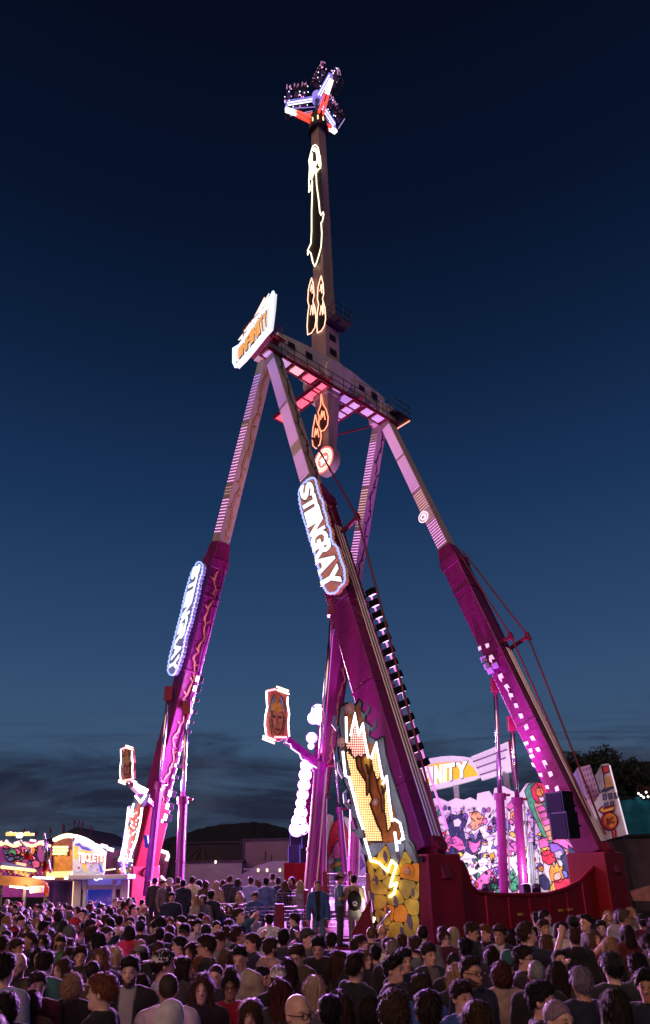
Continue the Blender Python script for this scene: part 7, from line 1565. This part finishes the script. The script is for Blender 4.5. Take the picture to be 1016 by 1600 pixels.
C(951, 1431, -10, 'wavy', 'blond', 'pale grey', 'tee', fem=1, pose=2, label='person in pale grey top holding one arm up near the right edge')
C(909, 1438, 30, 'bob', 'light', 'maroon', fem=1, acc=('glasses',), pose=0, label='person in glasses and maroon behind the pale hood')
C(980, 1458, 185, 'long', 'dark', 'maroon', fem=1, pose=0, label='person in maroon, back turned, between grey top and right edge')
C(839, 1436, 190, 'short', 'black', 'navy', pose=3, label='person in navy before the right part of the red wall, looking away')
C(850, 1449, 20, 'short', 'brown', 'charcoal', pose=0, label='person in charcoal facing the camera before the red wall')
C(940, 1450, -20, 'short', 'dark', 'purple', pose=0, label='person in purple shirt near the right edge')
C(557, 1511, 150, 'undercut', 'dark', 'black', 'hoodie', pose=3, s=1.05, label='person in black hoodie, head turned right, just right of centre')
C(491, 1544, 180, 'long', 'pale', 'grey', fem=1, pose=0, label='person in grey, back turned, just behind the lowest glasses')
C(439, 1549, 172, 'long', 'auburn', 'charcoal', fem=1, pose=0, label='person in charcoal, back turned, left of the lowest glasses')
C(435, 1529, 180, 'short', 'brown', 'black', acc=('capback',), capc='white', pose=0, label='person in white cap, back turned, behind the yellow jacket')
C(450, 1514, 178, 'long', 'dark', 'black', fem=1, pose=0, label='person in black, back turned, right of the white cap')
C(405, 1524, 75, 'short', 'black', 'yellow', pose=1, fem=1, label='person in bright yellow jacket left of centre')
C(467, 1491, -30, 'short', 'brown', 'brown', acc=('glasses',), pose=1, label='person in glasses and brown jacket looking down, centre of the crowd')
C(481, 1466, 55, 'buzz', 'dark', 'grey', acc=('beanie',), capc='charcoal', pose=0, s=1.04, label='person in charcoal beanie and grey top below the stairs')
C(498, 1478, -10, 'short', 'black', 'black', pose=1, label='person in black looking down, right of the beanie')
C(423, 1481, 130, 'short', 'brown', 'beige', 'hoodie', acc=('beard',), pose=0, label='person in beige hoodie facing away below the fence')
C(532, 1502, 110, 'long', 'brown', 'black', fem=1, pose=0, label='person in black left of the black hoodie, facing right')
C(565, 1473, 60, 'pony', 'brown', 'maroon', fem=1, pose=0, label='person in maroon below the stairs, facing right')
C(571, 1499, 40, 'long', 'light', 'charcoal', fem=1, pose=0, label='person in charcoal just behind the black hoodie')
C(587, 1491, 180, 'short', 'black', 'grey', pose=0, label='person in grey, back turned, right of the black hoodie')
C(580, 1460, 175, 'buzz', 'light', 'olive', pose=0, label='person in olive, back turned, left of the comic board foot')
C(598, 1455, 180, 'bald', 'light', 'black', pose=0, label='person in black, back turned, at the comic board foot')
C(421, 1438, 180, 'short', 'black', 'white', pose=0, label='person in white jacket, back turned, at the mesh fence')
C(460, 1437, -95, 'short', 'black', 'charcoal', acc=('cap',), pose=0, label='person in cap and charcoal jacket at the mesh fence, facing left')
C(399, 1431, 100, 'short', 'black', 'pale grey', 'hoodie', pose=3, label='person in pale grey hoodie by the red fence post')
C(518, 1471, 170, 'short', 'dark', 'navy', pose=0, label='person in navy, back turned, below the stairs')
C(360, 1541, 5, 'bun', 'dark', 'red', 'tee', fem=1, acc=('glasses',), pose=0, label='person in glasses and red shirt facing the camera, lower left of centre')
C(316, 1545, 5, 'long', 'brown', 'black', fem=1, pose=0, label='person in black facing the camera, left of the red shirt')
tref = C(256, 1507, 115, 'short', 'dark', 'white', 'tee', acc=('capprint',), capc='black', pose=0, s=1.06, label='person in printed backwards cap and white shirt with dark trefoil')
C(289, 1512, 100, 'long', 'dark', 'charcoal', fem=1, pose=0, label='person in charcoal right of the printed cap, facing right')
C(315, 1510, 90, 'curly', 'ginger', 'charcoal', fem=1, pose=0, label='person in charcoal facing right above the black top, left of centre')
C(322, 1478, -85, 'short', 'dark', 'black', acc=('glasses',), pose=0, s=1.06, label='tall person in glasses and black jacket in profile to the left')
C(288, 1457, -10, 'short', 'black', 'black', inner=.06, acc=('cap',), pose=0, s=1.03, label='person in black cap and dark open jacket facing the camera, left')
C(353, 1459, 185, 'short', 'brown', 'grey', pose=0, label='person in grey jacket, back turned, left of the red fence post')
C(377, 1495, -15, 'undercut', 'black', 'beige', inner=.4, pose=1, label='person in beige jacket looking down, above the red shirt')
C(394, 1473, -60, 'short', 'brown', 'navy', pose=0, label='person in navy facing left below the red fence post')
C(359, 1444, 110, 'bob', 'dark', 'maroon', fem=1, pose=0, label='person in maroon facing right left of the mesh fence')
C(321, 1421, 178, 'short', 'grey', 'grey', 'tee', pose=0, label='person in grey shirt, back turned, beside the pink top')
C(291, 1419, 170, 'long', 'blond', 'pink', fem=1, pose=2, label='person in bright pink top with a raised arm left of the queue')
C(322, 1457, 180, 'short', 'black', 'black', acc=('beanie',), pose=0, label='person in black beanie behind the tall glasses profile, back turned')
C(248, 1485, 175, 'buzz', 'brown', 'black', pose=0, label='person in black jacket, back turned, behind the printed cap')
C(245, 1460, 25, 'wavy', 'blond', 'charcoal', fem=1, pose=2, label='person in charcoal looking up with raised arm, above the printed cap')
C(220, 1449, 180, 'short', 'black', 'black', acc=('beanie',), pose=0, label='person in black beanie and jacket, back turned, left of the black cap')
C(203, 1517, 5, 'short', 'dark', 'black', inner=.3, acc=('beard',), pose=0, s=1.05, label='person in dark suit facing the camera, left of the printed cap')
C(159, 1549, -95, 'short', 'ginger', 'black', pose=0, s=1.05, label='person in black jacket in profile to the left, lower left')
C(113, 1540, 180, 'curly', 'blond', 'black', fem=1, pose=0, label='person in black, back turned, between pale blue shirt and left profile')
C(145, 1519, 175, 'buzz', 'dark', 'brown', pose=0, label='person in brown jacket, back turned, behind the left profile')
C(182, 1494, 95, 'long', 'pale', 'olive', fem=1, pose=0, label='person in olive facing right, behind the dark suit')
C(157, 1497, 0, 'wavy', 'light', 'navy', fem=1, pose=0, label='person in navy facing the camera, left of the olive top')
C(126, 1494, 15, 'quiff', 'brown', 'charcoal', pose=0, label='person in charcoal facing the camera, lower left, tallest of its row')
C(106, 1497, -5, 'bun', 'brown', 'grey', fem=1, pose=0, s=.93, label='person in grey facing the camera, left of the tall charcoal one')
C(95, 1515, -25, 'long', 'brown', 'maroon', fem=1, pose=0, label='person in maroon facing left, lower left, above the black back')
C(71, 1506, 165, 'short', 'dark', 'teal', pose=0, label='person in teal, back turned, lower left')
C(58, 1540, 30, 'short', 'brown', 'maroon', pose=0, s=.97, label='person in maroon, lower left, right of the pale blue shirt')
C(49, 1566, 178, 'bob', 'brown', 'brown', fem=1, pose=0, s=.95, label='person in brown at the bottom left, back turned')
C(60, 1495, 15, 'long', 'black', 'black', fem=1, pose=0, label='person in black facing the camera, lower left, above the teal back')
C(29, 1508, 5, 'bald', 'brown', 'olive', inner=.02, acc=('beard',), pose=0, s=1.04, label='person in olive shirt facing the camera at the left')
C(7, 1514, 170, 'short', 'dark', 'pale blue', 'tee', pose=0, s=1.09, label='person in pale blue shirt at the left edge, back turned')
C(27, 1481, 70, 'short', 'brown', 'charcoal', pose=0, label='person in charcoal facing right above the olive shirt')
C(11, 1478, 170, 'wavy', 'blond', 'black', fem=1, pose=0, label='person in black at the left edge, back turned, above the pale blue shirt')
C(23, 1458, 170, 'short', 'brown', 'maroon', acc=('capback',), capc='red', pose=0, label='person in red cap at the left')
C(5, 1453, 175, 'bob', 'grey', 'purple', fem=1, pose=0, label='person in purple at the left edge, back turned, beside the red cap')
C(42, 1455, 0, 'wavy', 'light', 'olive', fem=1, pose=0, label='person in olive facing the camera, right of the red cap')
C(67, 1472, -5, 'long', 'dark', 'navy', 'hoodie', fem=1, acc=('glasses',), pose=0, label='person in glasses and navy facing the camera at the left')
C(97, 1473, -5, 'undercut', 'brown', 'green', acc=('glasses',), pose=1, label='person in glasses and green top facing the camera at the left')
C(69, 1449, 130, 'short', 'black', 'navy', pose=0, label='person in navy looking away to the right, above the navy glasses')
C(99, 1447, 180, 'short', 'black', 'black', 'hoodie', acc=('hood',), capc='black', pose=0, label='person under a wide black hood, back turned, at the left')
C(118, 1453, -5, 'short', 'dark', 'navy', pose=0, s=.9, label='short person in navy facing the camera beside the black hood')
C(142, 1448, 60, 'short', 'dark', 'black', pose=0, s=1.05, label='tall person in black facing right below the ticket booth')
C(152, 1471, -85, 'curly', 'black', 'black', pose=0, label='person in black in profile to the left below the ticket booth')
C(167, 1460, 70, 'short', 'brown', 'navy', pose=0, label='person in navy facing right below the ticket booth')
C(187, 1440, 175, 'short', 'dark', 'white', inner=.2, pose=0, label='person in white vest, back turned, below the ticket booth corner')
C(203, 1448, 180, 'wavy', 'blond', 'charcoal', fem=1, pose=0, label='person in charcoal, back turned, right of the white vest')
C(210, 1496, 5, 'short', 'light', 'navy', pose=0, s=.86, label='short person in navy behind the bearded dark suit')
C(347, 1484, 175, 'bob', 'brown', 'charcoal', fem=1, pose=0, s=.9, label='short person in charcoal right of the tall glasses profile')
# trefoil print on the white shirt
def emblem():
    m = MB(); z0 = 1.16
    for dx, ang, h in ((0, 0, .17), (-.055, .55, .14), (.055, -.55, .14)):
        c = Vector((dx * .4, 0, z0 + .03)); L_ = [(0, 0), (.034, .05), (.036, .09), (0, 1.0 * h), (-.036, .09), (-.034, .05)]
        m.add([(c.x + x * math.cos(ang) - y * math.sin(ang), -.155 + abs(dx) * .3, c.z + x * math.sin(ang) + y * math.cos(ang)) for x, y in L_], [(0, 1, 2, 3, 4, 5)])
    for k in range(3): z = z0 + .012 - k * .02; m.add([(-.07, -.154, z), (.07, -.154, z), (.07, -.154, z - .009), (-.07, -.154, z - .009)], [(0, 1, 2, 3)])
    o = m.build('emblem', mat('print_navy', (.02, .02, .05), .8), tref); return o
emblem()

# people on the queue platform and on the steps
def queue(px, Y, deg, hair, hc, top, kind, fem, label, z0=.7, pose=0, s=1.0, acc=(), inner=None, capc='black', trou='navy'):
    d = ray(px, 1365); x = d.x / d.y * Y; s2 = s * (.955 if fem else 1.01)
    pp = proj((x, Y, z0 + 1.645 * s2))
    return person(x, Y, z0, s2, face_yaw(deg, x, Y) - POSES[pose][2], hair, hc, top, kind, pose, fem, acc, inner, trou, label, capc, pp[0], pp[1])
Q = queue
for a in ((243, 25.5, 170, 'short', 'dark', 'charcoal', 'jacket', 0, 'person in charcoal at the far left end of the queue'), (256, 25.2, 60, 'short', 'brown', 'grey', 'jacket', 0, 'person in grey left of the long black coat in the queue'), (266, 24.6, 100, 'short', 'white', 'black', 'jacket', 0, 'person in long black coat behind the slanting handrail'),
          (279, 26.0, 180, 'short', 'brown', 'brown', 'jacket', 0, 'person in brown behind the black coat in the queue'), (287, 23.6, 175, 'short', 'black', 'navy', 'hoodie', 0, 'person in navy hoodie, second place right of the black coat'), (301, 23.8, 178, 'short', 'brown', 'white', 'jacket', 0, 'person in white right of the navy hoodie in the queue'),
          (312, 25.0, 180, 'bob', 'dark', 'charcoal', 'jacket', 1, 'person in charcoal behind the white jacket in the queue'), (322, 23.6, 172, 'bob', 'auburn', 'brown', 'jacket', 1, 'person in brown between the white jacket and the beige one'), (338, 23.4, 180, 'long', 'pale', 'beige', 'jacket', 1, 'person in beige, back turned, in the middle of the queue'),
          (349, 24.4, 150, 'bob', 'brown', 'purple', 'jacket', 1, 'person in purple right of the beige one in the queue'), (359, 24.0, 178, 'short', 'brown', 'navy', 'jacket', 0, 'person in navy right of the purple top in the queue'), (372, 23.6, 176, 'bob', 'dark', 'charcoal', 'jacket', 1, 'person in charcoal left of the pale blue shirt in the queue'),
          (392, 23.2, 178, 'short', 'brown', 'pale blue', 'tee', 0, 'person in pale blue shirt, back turned, in the queue'), (403, 24.6, 185, 'long', 'light', 'charcoal', 'jacket', 1, 'person in charcoal right of the pale blue shirt in the queue'), (416, 21.6, 178, 'short', 'black', 'denim blue', 'jacket', 0, 'person in denim jacket, back turned, above the mesh fence'),
          (426, 25.6, 180, 'short', 'brown', 'grey', 'jacket', 0, 'person in grey far behind the denim jacket'), (435, 23.0, 170, 'short', 'black', 'navy', 'jacket', 0, 'person in navy right of the denim jacket in the queue'), (445, 21.9, 180, 'long', 'light', 'black', 'jacket', 1, 'person in black, back turned, right of the denim jacket'),
          (456, 23.4, -20, 'bob', 'dark', 'maroon', 'jacket', 1, 'person in maroon between the two last backs in the queue'), (469, 21.9, 180, 'long', 'pale', 'pale grey', 'jacket', 1, 'person in pale grey, back turned, last of the queue by the dark red strut')):
    Q(*a, s=random.uniform(.95, 1.04))
for a, kw in (((270, 19.4, 10, 'short', 'dark', 'navy', 'jacket', 0, 'person in navy suit facing the camera left of the pink top'), {}), ((306, 19.6, -60, 'wavy', 'blond', 'beige', 'jacket', 1, 'person in beige behind the pink top'), {}), ((318, 19.9, 0, 'bob', 'brown', 'grey', 'jacket', 1, 'person in grey facing the camera right of the pink top'), {}),
              ((331, 20.2, 160, 'short', 'black', 'navy', 'jacket', 0, 'person in navy jacket bending to the children behind the mesh barrier'), {}), ((346, 20.3, 10, 'bob', 'dark', 'blue', 'tee', 1, 'short person in blue shirt behind the mesh barrier'), {'s': .8}), ((358, 20.4, 20, 'bob', 'brown', 'brown', 'jacket', 1, 'short person in brown behind the mesh barrier'), {'s': .84}),
              ((374, 20.5, 70, 'bun', 'pale', 'black', 'jacket', 1, 'person in black with white collar at the red fence post'), {'inner': .6, 'pose': 1}), ((399, 20.4, -10, 'short', 'light', 'blue', 'jacket', 0, 'person in bright blue jacket behind the mesh fence'), {'pose': 1, 's': .97})):
    Q(*a, z0=.35, **kw)
blue = Q(496, 19.45, 0, 'undercut', 'light', 'blue', 'jacket', 0, 'person in open blue jacket standing on the entrance stairs', z0=.50, inner=.012, s=1.03, pose=0, trou='denim blue')
blue.color = (.55, .36, .28, 1)
Q(529, 19.9, 105, 'short', 'dark', 'denim blue', 'tee', 0, 'person in pale hat and dark blue shirt on the entrance stairs', z0=.67, acc=('fedora',), capc='beige', s=1.04, pose=1, trou='charcoal')
bpk = Q(552, 19.9, 180, 'short', 'black', 'beige', 'tee', 0, 'person with a black backpack on the entrance stairs, back turned', z0=.67, s=1.0, pose=0, trou='grey')
# the backpack
bx_, by_ = bpk.location.x, bpk.location.y
F = Field((-.24, -.16, -.32), (.24, .16, .32), .016); F.d = F.ell((0, 0, 0), (.19, .11, .26)); F.add(F.ell((0, -.07, -.07), (.13, .07, .13)), .02); v, f = F.mesh()
bag = bpy.data.objects.new('backpack', to_mesh('backpack', v, f, m_black)); link(bag); bag.location = (bx_, by_ - .20, .67 + 1.14); tag(bag, 'black backpack with a white print on the beige shirt', 'backpack')
ob = MB()
for k in range(7):
    q = k * .9; ob.tube([(.02 * math.cos(q) + .05 * math.cos(q * 2.1), -.152, -.07 + .05 * math.sin(q * 1.7)), (.07 * math.cos(q), -.150, -.07 + .07 * math.sin(q)), (.03 * math.cos(q + 1.2), -.152, -.07 + .05 * math.sin(q + 1.2))], .007, 5)
ob.build('print', mat('print_white', (.7, .7, .7), .7), bag)
st_ = MB()
for s_ in (-1, 1): st_.tube([(s_ * .12, .02, .24), (s_ * .12, .16, .30), (s_ * .12, .33, .16), (s_ * .14, .30, -.1), (s_ * .13, .08, -.22)], .018, 6)
st_.build('strap', m_black, bag)

# ------------------------------------------------------------------ everyone else
rp = random.Random(21); tries = 0
TOPW = ['black'] * 7 + ['charcoal'] * 5 + ['navy'] * 6 + ['grey'] * 3 + ['pale grey', 'white', 'white', 'beige', 'brown', 'brown', 'olive', 'maroon', 'maroon', 'red', 'denim blue', 'blue', 'purple', 'teal', 'pink']
def allowed(x, y):
    px, py = proj((x, y, 1.65))
    if not (-25 < px < 1040): return False
    if px > 830 and y > 13.8: return False
    if 600 < px <= 830 and y > 11.8: return False
    if 395 < px <= 600 and y > 11.8: return False
    if 330 < px <= 395 and y > 14.5: return False
    if 225 < px <= 330 and y > 19.0: return False
    if y > 21.5 and px > 555 and px < 665: return False
    if (Vector((x, y, 0)) - Vector((wallO.x, wallO.y, 0))).dot(BX) < .8 and px > 655: return False
    if y > 22 and 225 < px < 480: return False
    if y > 30.5: return False
    if px > 690 and y > 25: return False
    return True
while len(PEOPLE) < 322 and tries < 40000:
    tries += 1
    y = 5.6 + 24.7 * rp.random() ** 1.45; x = rp.uniform(-.52, .52) * y
    if not allowed(x, y) or not free(x, y, .46): continue
    px, py = proj((x, y, 1.65))
    if y < 11 and any(abs(q['px'] - px) < (150 if q['label'] else 105) / y and abs(q['py'] - py) < (170 if q['label'] else 105) / y for q in PEOPLE): continue
    fem = rp.random() < .46
    hair = rp.choice(('long', 'long', 'wavy', 'pony', 'bob', 'bun', 'fringe', 'curly') if fem else ('short', 'short', 'short', 'quiff', 'undercut', 'buzz', 'curly', 'short'))
    hc = rp.choice(('black', 'dark', 'dark', 'brown', 'brown', 'light', 'light', 'blond', 'pale') if fem else ('black', 'black', 'dark', 'dark', 'brown', 'brown', 'light', 'grey'))
    u = rp.random(); deg = rp.uniform(150, 210) if u < .34 else (rp.uniform(50, 120) if u < .56 else (rp.uniform(-120, -50) if u < .76 else rp.uniform(-35, 35)))
    acc = []
    if rp.random() < .10: acc.append(rp.choice(('cap', 'capback', 'beanie')))
    if rp.random() < .10: acc.append('glasses')
    if not fem and rp.random() < .2: acc.append('beard')
    pose = rp.choice((0, 0, 3, 4, 1, 2)); s2 = rp.gauss(.968, .042) * (.955 if fem else 1.01)
    person(x, y, 0, s2, math.radians(deg) - POSES[pose][2], hair, hc, rp.choice(TOPW), rp.choice(('jacket', 'jacket', 'tee', 'hoodie')), pose, int(fem), tuple(acc), rp.choice((None, None, .5, .02, .2)), rp.choice(('charcoal', 'navy', 'denim blue', 'black')), None, rp.choice(('black', 'navy', 'grey', 'red')), px, py)
# labels for the rest of the crowd: clothes, pose, row and what stands above them
def col_word(px): return 'below the purple front' if px < 110 else 'below the ticket booth' if px < 210 else 'left of the queue fence' if px < 320 else 'below the queue fence' if px < 480 else 'below the stairs' if px < 585 else 'below the comic board' if px < 690 else 'before the red wall' if px < 900 else 'near the right edge'
def row_word(y): return 'front rows' if y < 5.5 else 'near rows' if y < 8 else 'middle rows' if y < 12 else 'back rows' if y < 18 else 'farthest rows'
seen = {}
for q in PEOPLE:
    if q['label']: continue
    dg = (math.degrees(q['yaw'] + POSES[q['pose']][2]) + 180) % 360 - 180
    fw = 'facing us' if abs(dg) < 45 else 'turned right' if 45 <= dg < 135 else 'turned left' if -135 < dg <= -45 else 'back turned'
    ac = ''.join(' and ' + {'cap': q['capc'] + ' cap', 'capback': q['capc'] + ' cap', 'beanie': q['capc'] + ' beanie', 'glasses': 'glasses'}[a] for a in q['acc'] if a != 'beard')
    g = {'tee': 'shirt', 'jacket': 'jacket', 'hoodie': 'hoodie'}[q['kind']]
    key = 'person in %s %s%s, %s, %s %s' % (q['top'], g, ac, fw, row_word(q['y']), col_word(q['px']))
    seen.setdefault(key, []).append(q)
ORD = ['leftmost', 'second from left', 'third from left', 'fourth from left', 'fifth from left', 'sixth from left', 'seventh from left', 'eighth from left', 'ninth from left']
for key, qs in seen.items():
    qs.sort(key=lambda q: q['px'])
    for i, q in enumerate(qs): q['label'] = ' '.join((key if len(qs) == 1 else key + ', ' + ORD[min(i, 8)]).replace('third from left', 'third').replace('second from left', 'second').split()[:16])
for q in PEOPLE: q['o']['label'] = q['label']

# riders strapped into the gondola seats
F = Field((-.28, -.62, -.62), (.28, .22, .80), .022); F.add(F.ell((0, .02, .30), (.17, .12, .28)), .03); F.add(F.ell((0, 0, .02), (.17, .13, .12)), .04); F.add(F.cap((0, .01, .55), (0, 0, .62), .05), .03); F.add(F.ell((0, -.01, .69), (.075, .09, .105)), .02)
for s_ in (-1, 1):
    F.add(smin(F.cap((s_ * .09, -.02, .0), (s_ * .11, -.40, .03), .085, .062), F.cap((s_ * .11, -.40, .03), (s_ * .12, -.46, -.40), .058, .042), .03), .03); F.add(F.cap((s_ * .12, -.46, -.42), (s_ * .12, -.56, -.45), .045), .02)
    F.add(smin(F.cap((s_ * .19, .02, .47), (s_ * .24, -.06, .22), .05, .042), F.cap((s_ * .24, -.06, .22), (s_ * .15, -.20, .42), .04, .032), .02), .02)
v, f = F.mesh(); at_ = np.zeros((len(v), 3)); at_[:, 2] = v[:, 2] < .56
RID = to_mesh('rider_body', v, f, PM['skin'], at_)
for i, (c, d) in enumerate(SEATS):
    if i % 7 == 5: continue
    o = bpy.data.objects.new('person', RID); link(o); o.location = c + Vector(d) * .16 + ZV * .0; o.rotation_euler = (0, 0, math.atan2(d.y, d.x) + math.pi / 2); o.color = (*random.choice(SKIN), 1)
    tag(o, 'rider strapped in on the gondola arm %s, %s seat, %s side' % (('pointing left', 'pointing towards us', 'pointing right')[i // 6], ('inner', 'middle', 'outer')[i % 6 // 2], ('near', 'far')[i % 2]), 'person', 'riders in the gondola seats')
